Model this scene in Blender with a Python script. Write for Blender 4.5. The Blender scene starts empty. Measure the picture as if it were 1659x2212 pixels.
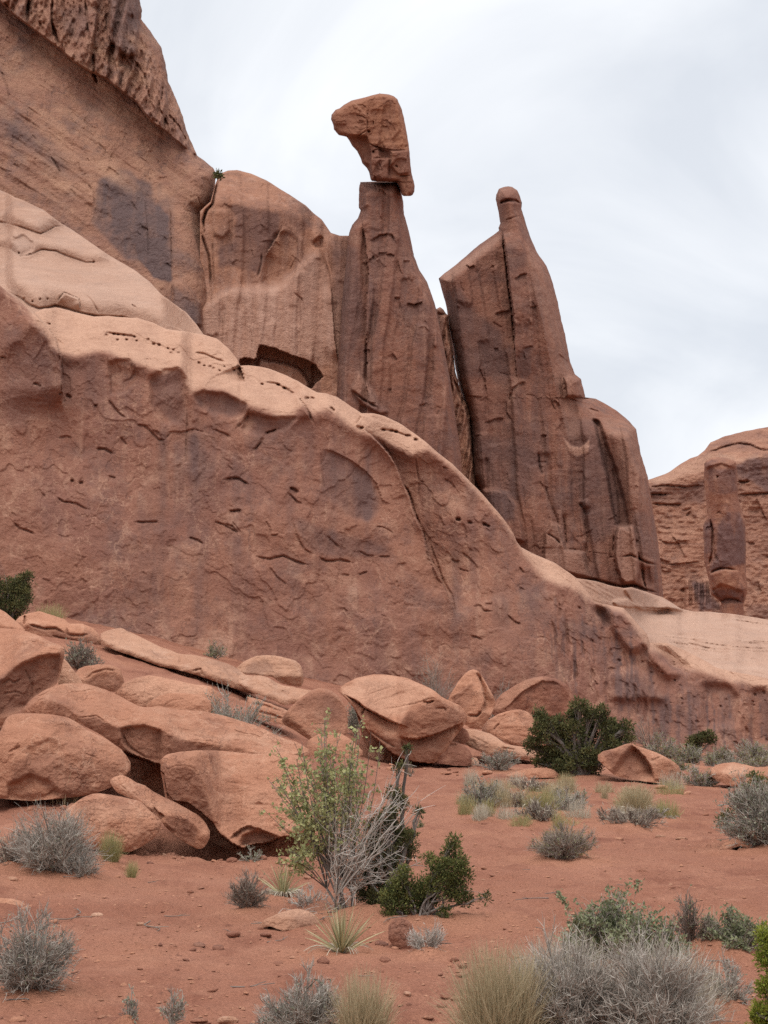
import bpy, math
import numpy as np
from math import radians, sin, cos, tan, atan, pi

# ------------------------------------------------------------------ camera, sky, sun, exposure
SC = bpy.context.scene
F = 3617.0                       # focal length in reference units (reference frame 1659 x 2212)
CX, CY = 829.5, 1106.0
HOR = 1537.0                     # eye level row
PITCH = atan((HOR - CY) / F)
EYE = 1.7
cam_data = bpy.data.cameras.new("camera")
cam_data.sensor_fit = 'VERTICAL'
cam_data.sensor_height = 24.0
cam_data.lens = 24.0 / (2 * tan(atan(CY / F)))
cam_data.clip_start = 0.1
cam_data.clip_end = 8000
cam = bpy.data.objects.new("camera", cam_data)
SC.collection.objects.link(cam)
cam.location = (0, 0, EYE)
cam.rotation_euler = (pi / 2 + PITCH, 0, 0)
SC.camera = cam

SUN_EL, SUN_AZ = radians(62), radians(200)     # azimuth the light comes from, clockwise from +Y
sun_data = bpy.data.lights.new("sun", 'SUN')
sun_data.energy = 1.4
sun_data.angle = radians(28)
sun_data.color = (1.0, 0.96, 0.90)
sun = bpy.data.objects.new("sun", sun_data)
SC.collection.objects.link(sun)
sun.rotation_euler = (pi / 2 - SUN_EL, 0, -SUN_AZ + pi)
sun.location = (0, -20, 60)

SC.view_settings.view_transform = 'Standard'
SC.view_settings.look = 'None'
SC.view_settings.exposure = 0.18
SC.view_settings.gamma = 1.0
SC.view_settings.use_curve_mapping = False


class NT:
    """small helper round a node tree"""
    def __init__(s, nt):
        s.nt = nt
        nt.nodes.clear()
    def n(s, typ, **kw):
        nd = s.nt.nodes.new(typ)
        for k, v in kw.items():
            setattr(nd, k, v)
        return nd
    def put(s, sock, v):
        if isinstance(v, bpy.types.NodeSocket):
            s.nt.links.new(v, sock)
        elif isinstance(v, (tuple, list)) and len(v) == 3 and sock.type == 'RGBA':
            sock.default_value = (*v, 1)
        else:
            sock.default_value = v
    def math(s, op, a, b=0.0, c=None, clamp=False):
        nd = s.n('ShaderNodeMath', operation=op, use_clamp=clamp)
        s.put(nd.inputs[0], a); s.put(nd.inputs[1], b)
        if c is not None: s.put(nd.inputs[2], c)
        return nd.outputs[0]
    def mix(s, fac, a, b, blend='MIX'):
        nd = s.n('ShaderNodeMix', data_type='RGBA', blend_type=blend)
        s.put(nd.inputs[0], fac); s.put(nd.inputs[6], a); s.put(nd.inputs[7], b)
        return nd.outputs[2]
    def noise(s, vec, scale, detail=6, rough=.55, dist=0.0):
        nd = s.n('ShaderNodeTexNoise')
        s.put(nd.inputs['Vector'], vec)
        nd.inputs['Scale'].default_value = scale
        nd.inputs['Detail'].default_value = detail
        nd.inputs['Roughness'].default_value = rough
        nd.inputs['Distortion'].default_value = dist
        return nd.outputs['Fac']
    def vscale(s, vec, sc, rot=(0, 0, 0)):
        nd = s.n('ShaderNodeMapping')
        s.put(nd.inputs['Vector'], vec)
        nd.inputs['Scale'].default_value = sc
        nd.inputs['Rotation'].default_value = rot
        return nd.outputs[0]
    def rng(s, v, a, b, c=0.0, d=1.0):
        nd = s.n('ShaderNodeMapRange')
        s.put(nd.inputs[0], v)
        for i, x in zip((1, 2, 3, 4), (a, b, c, d)): nd.inputs[i].default_value = x
        return nd.outputs[0]
    def attr(s, name):
        return s.n('ShaderNodeAttribute', attribute_name=name).outputs['Fac']


world = bpy.data.worlds.new("World")
SC.world = world
world.use_nodes = True
w = NT(world.node_tree)
tc = w.n('ShaderNodeTexCoord').outputs['Generated']
sep = w.n('ShaderNodeSeparateXYZ'); w.put(sep.inputs[0], tc)
zz = w.math('MAXIMUM', sep.outputs[2], 0.0)
den = w.math('ADD', zz, 0.55)
cmb = w.n('ShaderNodeCombineXYZ')
w.put(cmb.inputs[0], w.math('DIVIDE', sep.outputs[0], den))
w.put(cmb.inputs[1], w.math('DIVIDE', sep.outputs[1], den))
c1 = w.noise(cmb.outputs[0], 3.1, 7, .50, .6)
cloud = w.mix(w.rng(c1, .40, .60), (.71, .745, .80), (.93, .95, .98))
gain = w.math('ADD', 1.0, w.math('MULTIPLY', w.math('MAXIMUM', w.math('SUBTRACT', zz, .42), 0.0), 1.9))
bg_cloud = w.n('ShaderNodeBackground')
w.put(bg_cloud.inputs[0], cloud); w.put(bg_cloud.inputs[1], gain)
sky = w.n('ShaderNodeTexSky', sky_type='NISHITA')
sky.sun_disc = False
sky.sun_elevation = SUN_EL
sky.sun_rotation = SUN_AZ
bg_sky = w.n('ShaderNodeBackground')
w.put(bg_sky.inputs[0], sky.outputs[0]); bg_sky.inputs[1].default_value = 0.10
cover = w.rng(w.noise(cmb.outputs[0], 1.9, 5, .5), .3, .55, .86, .97)
mx = w.n('ShaderNodeMixShader')
w.put(mx.inputs[0], cover); w.put(mx.inputs[1], bg_sky.outputs[0]); w.put(mx.inputs[2], bg_cloud.outputs[0])
wo = w.n('ShaderNodeOutputWorld'); w.put(wo.inputs[0], mx.outputs[0])

# ------------------------------------------------------------------ reference-frame geometry
def Tel(y):
    """tangent of elevation along +Y of frame row y"""
    yy = (CY - np.asarray(y, float)) / F
    return (sin(PITCH) + yy * cos(PITCH)) / (cos(PITCH) - yy * sin(PITCH))
def ray(x, y):
    yy = (CY - np.asarray(y, float)) / F
    dy = cos(PITCH) - yy * sin(PITCH)
    return (np.asarray(x, float) - CX) / F / dy, (sin(PITCH) + yy * cos(PITCH)) / dy
def wpt(x, y, d):
    """world point at horizontal distance d seen at frame position x, y"""
    a, t = ray(x, y)
    return np.stack([a * d, np.broadcast_to(d, np.shape(a * d)) * 1.0, EYE + t * d], -1)
def tile(ox, oy, s):
    """positions read off an enlarged square crop (1659 wide) of the 3072-wide frame"""
    k = s / 1659 * .54004
    return lambda pts: [(ox * .54004 + x * k, oy * .54004 + y * k) for x, y in pts]
I_ = lambda pts: list(pts)
P1, P2, P3 = tile(0, 0, 1200), tile(600, 300, 1200), tile(1600, 600, 1200)
P4, P5, P6 = tile(0, 1000, 1200), tile(900, 1300, 1200), tile(1872, 1600, 1200)
Q1, Q2, Q3, Q4 = tile(0, 2200, 1000), tile(700, 2400, 1000), tile(1300, 2500, 1000), tile(2072, 2400, 1000)
Q5, Q6, Q7, Q8 = tile(0, 3096, 1000), tile(800, 3096, 1000), tile(1400, 3096, 1000), tile(2072, 3096, 1000)
R1, R2, R3 = tile(1000, 200, 900), tile(0, 700, 900), tile(1700, 1800, 1000)

# ------------------------------------------------------------------ noise
_r = np.random.default_rng(11)
_perm = _r.permutation(256); _perm = np.concatenate([_perm, _perm, _perm])
_g = _r.normal(size=(256, 3)); _g /= np.linalg.norm(_g, axis=1)[:, None]
def perlin(P):
    i = np.floor(P).astype(np.int64); f = P - i; i &= 255
    u = f * f * f * (f * (f * 6 - 15) + 10)
    out = 0
    for dx in (0, 1):
        wx = u[:, 0] if dx else 1 - u[:, 0]
        px = _perm[i[:, 0] + dx]
        for dy in (0, 1):
            wy = u[:, 1] if dy else 1 - u[:, 1]
            py = _perm[px + i[:, 1] + dy]
            for dz in (0, 1):
                wz = u[:, 2] if dz else 1 - u[:, 2]
                g = _g[_perm[py + i[:, 2] + dz]]
                out = out + wx * wy * wz * (g[:, 0] * (f[:, 0] - dx) + g[:, 1] * (f[:, 1] - dy) + g[:, 2] * (f[:, 2] - dz))
    return out * 1.5
def fbm(P, oct=4, gain=.5, ridged=False):
    P = np.asarray(P, float); sh = P.shape[:-1]; P = P.reshape(-1, 3)
    a, t, o = 1.0, 0.0, 0.0
    for k in range(oct):
        v = perlin(P + 17.3 * k)
        if ridged: v = 1 - 2 * np.abs(v)
        o = o + a * v; t += a; a *= gain; P = P * 2.03
    return (o / t).reshape(sh)
def worley(P):
    """distance to the border between cells, and a random value per cell"""
    P = np.asarray(P, float); sh = P.shape[:-1]; P = P.reshape(-1, 3)
    b = np.floor(P).astype(np.int64)
    f1 = np.full(len(P), 9.0); f2 = f1.copy(); idc = np.zeros(len(P))
    for dx in (-1, 0, 1):
        for dy in (-1, 0, 1):
            for dz in (-1, 0, 1):
                c = b + (dx, dy, dz); h = _perm[_perm[_perm[c[:, 0] & 255] + (c[:, 1] & 255)] + (c[:, 2] & 255)]
                q = c + .5 + _g[h] * .45
                d = np.linalg.norm(P - q, axis=1)
                m = d < f1
                f2 = np.where(m, f1, np.minimum(f2, d)); idc = np.where(m, h / 255., idc); f1 = np.where(m, d, f1)
    return (f2 - f1).reshape(sh), idc.reshape(sh)
def sstep(a, b, x):
    t = np.clip((x - a) / (b - a), 0, 1); return t * t * (3 - 2 * t)
def box(a, r, ax):
    if r < 1: return a
    p = [(0, 0)] * a.ndim; p[ax] = (r + 1, r)
    c = np.cumsum(np.pad(a, p, mode='edge'), axis=ax); n = a.shape[ax]
    return (np.take(c, range(2 * r + 1, 2 * r + 1 + n), ax) - np.take(c, range(0, n), ax)) / (2 * r + 1)
def blur(a, r):
    r = int(round(r / 1.7))
    for _ in range(3):
        for ax in range(a.ndim): a = box(a, r, ax)
    return a

class Paint:
    """relief in metres (or any mask) drawn over a rectangle of the frame"""
    def __init__(s, x0, y0, x1, y1, q=2.0):
        s.x0, s.y0, s.q = x0, y0, q
        s.nx, s.ny = int((x1 - x0) / q) + 1, int((y1 - y0) / q) + 1
        s.a = np.zeros((s.ny, s.nx))
    def _win(s, pts, m):
        p = np.asarray(pts, float)
        i0 = max(0, int((p[:, 0].min() - m - s.x0) / s.q)); i1 = min(s.nx, int((p[:, 0].max() + m - s.x0) / s.q) + 2)
        j0 = max(0, int((p[:, 1].min() - m - s.y0) / s.q)); j1 = min(s.ny, int((p[:, 1].max() + m - s.y0) / s.q) + 2)
        if i1 <= i0 or j1 <= j0: return None
        X, Y = np.meshgrid(s.x0 + s.q * np.arange(i0, i1), s.y0 + s.q * np.arange(j0, j1))
        return (slice(j0, j1), slice(i0, i1)), X, Y
    @staticmethod
    def _dist(pts, X, Y):
        best = np.full(X.shape, 1e9); sg = np.ones(X.shape); al = np.zeros(X.shape)
        n = len(pts) - 1
        for k in range(n):
            (ax, ay), (bx, by) = pts[k], pts[k + 1]
            dx, dy = bx - ax, by - ay; L = dx * dx + dy * dy + 1e-9
            t = np.clip(((X - ax) * dx + (Y - ay) * dy) / L, 0, 1)
            d = np.hypot(X - ax - t * dx, Y - ay - t * dy)
            m = d < best
            best = np.where(m, d, best); al = np.where(m, (k + t) / n, al)
            sg = np.where(m, np.sign(dx * (Y - ay) - dy * (X - ax)), sg)
        return best, sg, al
    def crack(s, pts, w=2.2, h=.3, jit=0.0):
        W = s._win(pts, w * 4)
        if W is None: return s
        sl, X, Y = W
        if jit:
            n = fbm(np.stack([X, Y, 0 * X], -1) / 14.0, 2) * jit; X = X + n; Y = Y + n
        d, sg, al = s._dist(pts, X, Y)
        taper = np.clip(np.minimum(al, 1 - al) * 6, .25, 1)
        s.a[sl] -= .42 * h * np.exp(-(d / (w * .85 * taper)) ** 2) * taper
        return s
    def step(s, pts, h=.3, decay=20., side=1, jit=2.0):
        """raised on one side (side=1: below a left-to-right line), sharp at the line, dying away with distance"""
        W = s._win(pts, decay * 3)
        if W is None: return s
        sl, X, Y = W
        if jit:
            n = fbm(np.stack([X, Y, 0 * X], -1) / 12.0, 2) * jit; X = X + n; Y = Y + n
        d, sg, al = s._dist(pts, X, Y)
        fade = sstep(0, .2, al) * sstep(1, .8, al)
        s.a[sl] += h * fade * np.exp(-d / decay) * (sg * side > 0)
        return s
    def poly(s, pts, h=1.0, soft=2.0, jit=0.0):
        W = s._win(pts, soft * 3 + 4)
        if W is None: return s
        sl, X, Y = W
        if jit:
            n = fbm(np.stack([X, Y, 0 * X], -1) / 16.0, 3) * jit; m_ = fbm(np.stack([X, Y, 0 * X + 9], -1) / 16.0, 3) * jit
            X = X + n; Y = Y + m_
        ins = np.zeros(X.shape, bool); n = len(pts)
        for k in range(n):
            (ax, ay), (bx, by) = pts[k], pts[(k + 1) % n]
            if ay == by: continue
            ins ^= ((ay > Y) != (by > Y)) & (X < (bx - ax) * (Y - ay) / (by - ay) + ax)
        s.a[sl] += h * blur(ins.astype(float), soft / s.q)
        return s
    def at(s, X, Y):
        u = np.clip((X - s.x0) / s.q, 0, s.nx - 1.001); v = np.clip((Y - s.y0) / s.q, 0, s.ny - 1.001)
        i, j = u.astype(int), v.astype(int); fu, fv = u - i, v - j
        return ((s.a[j, i] * (1 - fu) + s.a[j, i + 1] * fu) * (1 - fv) + (s.a[j + 1, i] * (1 - fu) + s.a[j + 1, i + 1] * fu) * fv)

# ------------------------------------------------------------------ meshes and tags
def mk(name, V, faces, mat, attrs=None, parent=None, origin=None, smooth=True, loc=True):
    """one mesh object; faces is an (n,3) or (n,4) array or a list of such arrays"""
    V = np.asarray(V, np.float32).reshape(-1, 3)
    fl = faces if isinstance(faces, list) else [faces]
    if origin is None:
        origin = (0, 0, 0) if parent is not None or not loc else ((V[:, 0].min() + V[:, 0].max()) / 2, (V[:, 1].min() + V[:, 1].max()) / 2, V[:, 2].min())
    V = V - np.asarray(origin, np.float32)
    me = bpy.data.meshes.new(name)
    me.vertices.add(len(V)); me.vertices.foreach_set('co', V.ravel())
    tot = np.concatenate([np.full(len(f), f.shape[1], np.int32) for f in fl])
    idx = np.concatenate([np.asarray(f, np.int32).ravel() for f in fl])
    me.loops.add(len(idx)); me.loops.foreach_set('vertex_index', idx)
    me.polygons.add(len(tot))
    me.polygons.foreach_set('loop_start', np.concatenate([[0], np.cumsum(tot)[:-1]]).astype(np.int32))
    me.polygons.foreach_set('loop_total', tot)
    me.polygons.foreach_set('use_smooth', np.full(len(tot), smooth))
    for k, v in (attrs or {}).items():
        at = me.attributes.new(k, 'FLOAT', 'POINT'); at.data.foreach_set('value', np.asarray(v, np.float32).ravel())
    me.materials.append(mat)
    me.update(calc_edges=True); me.validate()
    o = bpy.data.objects.new(name, me)
    SC.collection.objects.link(o)
    o.location = origin
    if parent is not None: o.parent = parent
    return o
def tag(o, label=None, cat=None, group=None, kind=None):
    for k, v in (('label', label), ('category', cat), ('group', group), ('kind', kind)):
        if v: o[k] = v
    return o
def empty(name, loc):
    o = bpy.data.objects.new(name, None); SC.collection.objects.link(o)
    o.location = loc; o.empty_display_size = .2
    return o
def gridfaces(nv, nu, wrap=False):
    a = np.arange(nv * nu).reshape(nv, nu)
    if wrap: a = np.concatenate([a, a[:, :1]], 1)
    return np.stack([a[:-1, :-1], a[:-1, 1:], a[1:, 1:], a[1:, :-1]], -1).reshape(-1, 4)
def curve(pts, x):
    p = np.asarray(sorted(pts), float); return np.interp(x, p[:, 0], p[:, 1])

# ------------------------------------------------------------------ materials
def rock_mat(name, A, B, stain_shade, pale, streak=.3, bed=.3, sc=1.0, bump=.5, fine=1.0):
    m = bpy.data.materials.new(name); m.use_nodes = True
    t = NT(m.node_tree)
    pos = t.n('ShaderNodeNewGeometry').outputs['Position']
    big = t.noise(pos, .22 * sc, 7, .62, .6)
    col = t.mix(t.rng(big, .36, .64), A, B)
    # pale flecks and darker blotches
    bl = t.noise(pos, 1.1 * sc, 8, .68, .3)
    col = t.mix(t.rng(bl, .53, .66, 0, .45), col, pale)
    b2 = t.noise(t.vscale(pos, (1, 1, .8)), .7 * sc, 8, .66)
    col = t.mix(t.rng(b2, .52, .66, 0, .6), col, stain_shade)
    # water streaks down the face, broken along their length
    st = t.noise(t.vscale(pos, (1, 1, .045)), 1.5 * sc, 7, .62)
    br = t.noise(pos, .35 * sc, 4, .5)
    stf = t.math('MULTIPLY', t.rng(st, .47, .66), t.rng(br, .36, .6))
    col = t.mix(t.math('MULTIPLY', stf, streak), col, stain_shade)
    st2 = t.noise(t.vscale(pos, (1, 1, .05)), 3.1 * sc, 6, .6)
    col = t.mix(t.math('MULTIPLY', t.rng(st2, .56, .7), streak * .6), col, pale)
    # thin spall edges: pale and dark contour lines, in patches
    v1 = t.math('ABSOLUTE', t.math('SUBTRACT', t.noise(t.vscale(pos, (1, 1, .75)), .8 * sc, 5, .6, .2), .5))
    vm = t.rng(t.noise(pos, .5 * sc, 3, .5), .45, .58)
    col = t.mix(t.math('MULTIPLY', t.rng(v1, .012, .003, 0, .38), vm), col, pale)
    v2 = t.math('ABSOLUTE', t.math('SUBTRACT', t.noise(t.vscale(pos, (1, 1, .6)), 1.3 * sc, 5, .6, .2), .53))
    vm2 = t.rng(t.noise(pos, .7 * sc, 3, .5), .5, .6)
    line2 = t.math('MULTIPLY', t.rng(v2, .010, .002), vm2)
    col = t.mix(t.math('MULTIPLY', line2, .5), col, stain_shade)
    # bedding
    wob = t.noise(pos, .12 * sc, 3, .5)
    bv = t.vscale(pos, (.12, .12, 2.6))
    bd = t.noise(bv, 1.4 * sc, 6, .65, .35)
    col = t.mix(t.math('MULTIPLY', t.rng(bd, .5, .7), bed), col, pale)
    col = t.mix(t.math('MULTIPLY', t.rng(bd, .5, .3), bed * .8), col, stain_shade)
    # painted stains, bleached areas, light and shade, edges broken up
    e = t.noise(t.vscale(pos, (1, 1, .3)), 1.3 * sc, 6, .6)
    sa = t.math('MULTIPLY', t.attr('stain_shade'), t.rng(e, .3, .55, .45, 1.1), clamp=True)
    col = t.mix(sa, col, stain_shade)
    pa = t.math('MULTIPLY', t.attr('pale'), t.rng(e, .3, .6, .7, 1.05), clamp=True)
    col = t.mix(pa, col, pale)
    g = t.noise(pos, 26 * sc * fine, 5, .7)
    col = t.mix(1.0, col, t.mix(t.rng(g, .3, .7), (.80, .785, .77), (1.18, 1.175, 1.165)), 'MULTIPLY')
    bs = t.n('ShaderNodeBsdfPrincipled')
    t.put(bs.inputs['Base Color'], col)
    bs.inputs['Roughness'].default_value = .93
    bs.inputs['Specular IOR Level'].default_value = .12
    h = t.math('ADD', t.math('MULTIPLY', t.noise(pos, 1.7 * sc * fine, 9, .66, .3), .55 / sc / fine),
               t.math('MULTIPLY', t.noise(t.vscale(pos, (1, 1, 1.8)), 9 * sc * fine, 7, .7), .10 / sc / fine))
    h = t.math('SUBTRACT', h, t.math('MULTIPLY', line2, .05 / sc))
    bp = t.n('ShaderNodeBump'); bp.inputs['Strength'].default_value = bump; bp.inputs['Distance'].default_value = 1.0
    t.put(bp.inputs['Height'], h); t.put(bs.inputs['Normal'], bp.outputs[0])
    out = t.n('ShaderNodeOutputMaterial'); t.put(out.inputs[0], bs.outputs[0])
    return m
def plant_mat(name, c1, c2, rough=.75, trans=0.0):
    m = bpy.data.materials.new(name); m.use_nodes = True
    t = NT(m.node_tree)
    bs = t.n('ShaderNodeBsdfPrincipled')
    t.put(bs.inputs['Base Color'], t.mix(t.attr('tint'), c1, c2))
    bs.inputs['Roughness'].default_value = rough
    bs.inputs['Specular IOR Level'].default_value = .2
    sh = bs.outputs[0]
    if trans:
        tr = t.n('ShaderNodeBsdfTranslucent'); t.put(tr.inputs[0], t.mix(t.attr('tint'), c1, c2))
        mxs = t.n('ShaderNodeMixShader'); mxs.inputs[0].default_value = trans
        t.put(mxs.inputs[1], sh); t.put(mxs.inputs[2], tr.outputs[0]); sh = mxs.outputs[0]
    out = t.n('ShaderNodeOutputMaterial'); t.put(out.inputs[0], sh)
    return m

M = {}
M['wall'] = rock_mat('wall_rock', (.305, .144, .096), (.248, .117, .085), (.155, .090, .078), (.50, .295, .205), .55, .10, .9, .45)
M['bench'] = rock_mat('bench_rock', (.43, .252, .178), (.37, .205, .140), (.30, .185, .142), (.50, .325, .245), .04, .5, .8, .5)
M['upper'] = rock_mat('upper_rock', (.350, .180, .120), (.290, .142, .100), (.140, .092, .086), (.46, .26, .17), .5, .22, .55, .7)
M['dome'] = rock_mat('dome_rock', (.40, .200, .125), (.335, .162, .108), (.185, .100, .080), (.465, .275, .205), .8, .14, .6, .55)
M['tower'] = rock_mat('tower_rock', (.268, .120, .080), (.222, .102, .072), (.150, .086, .074), (.36, .20, .145), .85, .40, .55, .55)
M['butte'] = rock_mat('butte_rock', (.41, .208, .138), (.36, .175, .117), (.17, .095, .082), (.50, .29, .20), .4, .40, .33, .7)
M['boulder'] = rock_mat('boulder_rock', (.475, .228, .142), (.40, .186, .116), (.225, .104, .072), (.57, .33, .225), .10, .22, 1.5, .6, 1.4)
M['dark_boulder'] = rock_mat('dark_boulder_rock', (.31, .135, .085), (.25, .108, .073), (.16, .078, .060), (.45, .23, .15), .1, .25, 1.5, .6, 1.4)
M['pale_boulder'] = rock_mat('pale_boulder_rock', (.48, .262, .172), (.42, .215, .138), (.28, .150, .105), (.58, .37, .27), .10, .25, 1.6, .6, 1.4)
SC.cycles.use_denoising = False

# ------------------------------------------------------------------ ground
CTRL = [(-250, 2212, 9), (0, 2212, 9), (400, 2212, 9), (830, 2212, 9), (1250, 2212, 9), (1659, 2212, 9), (1900, 2212, 9),
        (0, 2050, 11.3), (450, 2050, 11.6), (830, 2050, 11.6), (1300, 2050, 11.5), (1659, 2050, 11.5),
        (0, 1900, 14.5), (300, 1900, 15.3), (830, 1900, 15.5), (1300, 1880, 16.3), (1659, 1880, 16.3),
        (-200, 1760, 19), (0, 1745, 19.5), (160, 1735, 19.5), (420, 1850, 17.2), (620, 1860, 17.2), (800, 1760, 23), (1050, 1750, 23.5), (1350, 1770, 22.5), (1659, 1800, 20.5),
        (620, 1690, 28), (850, 1648, 36), (1000, 1658, 35.5), (1260, 1675, 33), (1480, 1700, 31), (1659, 1705, 31), (1850, 1705, 31),
        (-300, 1560, 25), (0, 1600, 25), (100, 1520, 28), (300, 1540, 30), (540, 1585, 32),
        (-250, 1300, 45), (0, 1345, 44), (130, 1340, 45), (220, 1365, 45), (480, 1430, 48), (700, 1485, 50), (900, 1520, 51), (1100, 1560, 51), (1300, 1600, 51), (1500, 1640, 51), (1659, 1645, 51), (1900, 1650, 51)]
_c = np.array(CTRL, float)
_cw = wpt(_c[:, 0], _c[:, 1], _c[:, 2])
_q = np.stack([_cw[:, 0] / _c[:, 2] * 3.0, np.log(_c[:, 2])], -1)
def _tps(r2): return .5 * r2 * np.log(r2 + 1e-9)
_n = len(_q)
_K = _tps(((_q[:, None] - _q[None]) ** 2).sum(-1)) + np.eye(_n) * .004
_Pm = np.concatenate([np.ones((_n, 1)), _q], 1)
_A = np.block([[_K, _Pm], [_Pm.T, np.zeros((3, 3))]])
_wt = np.linalg.solve(_A, np.concatenate([_cw[:, 2], np.zeros(3)]))
def gz0(X, Y):
    X, Y = np.asarray(X, float), np.asarray(Y, float)
    d = np.clip(Y, 8.0, 53.0)
    s = np.clip(X / np.maximum(Y, 8.0) * 3.0, -1.0, 1.0)
    q = np.stack([s.ravel(), np.log(d).ravel()], -1)
    out = np.empty(len(q))
    for k in range(0, len(q), 40000):
        b = q[k:k + 40000]
        r2 = ((b[:, None] - _q[None]) ** 2).sum(-1)
        out[k:k + 40000] = _tps(r2) @ _wt[:_n] + _wt[_n] + b @ _wt[_n + 1:]
    z = out.reshape(d.shape)
    far = sstep(60, 220, Y)
    return z * (1 - far) + (-1.0) * far
def ground_hit(px, py):
    a, t = ray(px, py)
    d = np.exp(np.linspace(math.log(5), math.log(58), 700))
    f = EYE + t * d - gz0(a * d, d)
    k = np.nonzero(f < 0)[0]
    dd = 50.0 if not len(k) else (d[0] if k[0] == 0 else np.interp(0, [-f[k[0] - 1], -f[k[0]]], [d[k[0] - 1], d[k[0]]]))
    return np.array([a * dd, dd, EYE + t * dd])

def sand_mat():
    m = bpy.data.materials.new('red_sand'); m.use_nodes = True
    t = NT(m.node_tree)
    pos = t.n('ShaderNodeNewGeometry').outputs['Position']
    col = t.mix(t.rng(t.noise(pos, .35, 7, .6, .4), .36, .64), (.285, .119, .076), (.350, .158, .104))
    col = t.mix(t.rng(t.noise(pos, 1.6, 8, .65), .5, .72, 0, .6), col, (.44, .215, .142))
    col = t.mix(t.rng(t.noise(t.vscale(pos, (1, .45, 1)), 1.5, 9, .72), .50, .68, 0, .8), col, (.19, .070, .046))
    col = t.mix(t.math('MULTIPLY', t.attr('soft'), .75), col, (.44, .205, .125))
    g = t.noise(pos, 60, 5, .75)
    col = t.mix(1.0, col, t.mix(t.rng(g, .3, .7), (.70, .68, .66), (1.28, 1.28, 1.27)), 'MULTIPLY')
    vo = t.n('ShaderNodeTexVoronoi'); t.put(vo.inputs['Vector'], t.vscale(pos, (1, 1, 1))); vo.inputs['Scale'].default_value = 22
    chip = t.rng(vo.outputs['Distance'], .20, .12)
    chip = t.math('MULTIPLY', chip, t.rng(t.noise(pos, 5.1, 4, .6), .55, .62))
    col = t.mix(t.math('MULTIPLY', chip, .6), col, (.22, .085, .055))
    lit = t.rng(t.noise(t.vscale(pos, (1, .7, 1)), 17, 4, .7), .60, .68, 0, .75)
    col = t.mix(t.math('MULTIPLY', lit, t.rng(t.noise(pos, 1.2, 4, .6), .42, .6)), col, (.17, .075, .052))
    bs = t.n('ShaderNodeBsdfPrincipled')
    t.put(bs.inputs['Base Color'], col)
    bs.inputs['Roughness'].default_value = .95; bs.inputs['Specular IOR Level'].default_value = .08
    h = t.math('ADD', t.math('MULTIPLY', t.noise(pos, 4.5, 9, .72), .24), t.math('MULTIPLY', t.noise(pos, 28, 6, .7), .035))
    h = t.math('ADD', h, t.math('MULTIPLY', chip, .015))
    bp = t.n('ShaderNodeBump'); bp.inputs['Strength'].default_value = .6; bp.inputs['Distance'].default_value = 1.0
    t.put(bp.inputs['Height'], h); t.put(bs.inputs['Normal'], bp.outputs[0])
    out = t.n('ShaderNodeOutputMaterial'); t.put(out.inputs[0], bs.outputs[0])
    return m
M['sand'] = sand_mat()

MOUNDS_PITS = []      # (x, y, radius, height): sand heaped round the plants, and pits that darken gaps under boulders
def gz(X, Y, detail=False):
    X, Y = np.asarray(X, float), np.asarray(Y, float)
    z = gz0(X, Y)
    for mx_, my_, r_, h_ in MOUNDS_PITS:
        z = z + h_ * np.exp(-((X - mx_) ** 2 + (Y - my_) ** 2) / (r_ * r_))
    if detail:
        P = np.stack([X, Y, 0 * X], -1)
        near = 1 - sstep(60, 120, Y)
        z = z + near * (.08 * fbm(P * .8, 4) + .045 * fbm(P * 3.6, 3) + .016 * fbm(P * 1.9 + 50, 4, ridged=True) + .017 * np.maximum(fbm(P * 11, 2), -.1) + .02 * sstep(.38, .5, fbm(P * 6.5 + 20, 3)))
    return z
def build_ground():
    d = np.exp(np.arange(math.log(4.5), math.log(58), .0042))
    Yv = np.concatenate([[-400, -100, -30, -8, 0, 2.5], d, np.exp(np.linspace(math.log(60), math.log(5000), 40))])
    s = np.concatenate([np.arange(0, .30, .00125), .30 * np.exp(np.linspace(.05, 5.2, 40))])
    s = np.concatenate([-s[:0:-1], s])
    scl = np.where(Yv < 4.5, 4.5 + (4.5 - Yv) * .3, Yv)
    X = scl[:, None] * s[None]; Y = np.repeat(Yv[:, None], len(s), 1)
    Z = gz(X, Y, True)
    P = np.stack([X, Y, 0 * X], -1)
    soft = np.clip(sstep(.05, .4, fbm(P * .33 + 4, 4)) * .7, 0, 1)
    for mx_, my_, r_, h_ in MOUNDS_PITS:
        soft = np.maximum(soft, np.exp(-((X - mx_) ** 2 + (Y - my_) ** 2) / (r_ * r_ * 1.3)))
    o = mk('ground', np.stack([X, Y, Z], -1), gridfaces(len(Yv), len(s))[:, ::-1] * 1, M['sand'], {'soft': soft}, loc=False)
    # faces must look up
    if o.data.polygons[len(o.data.polygons) // 2].normal.z < 0: o.data.flip_normals()
    tag(o, kind='structure')
    return o

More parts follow.
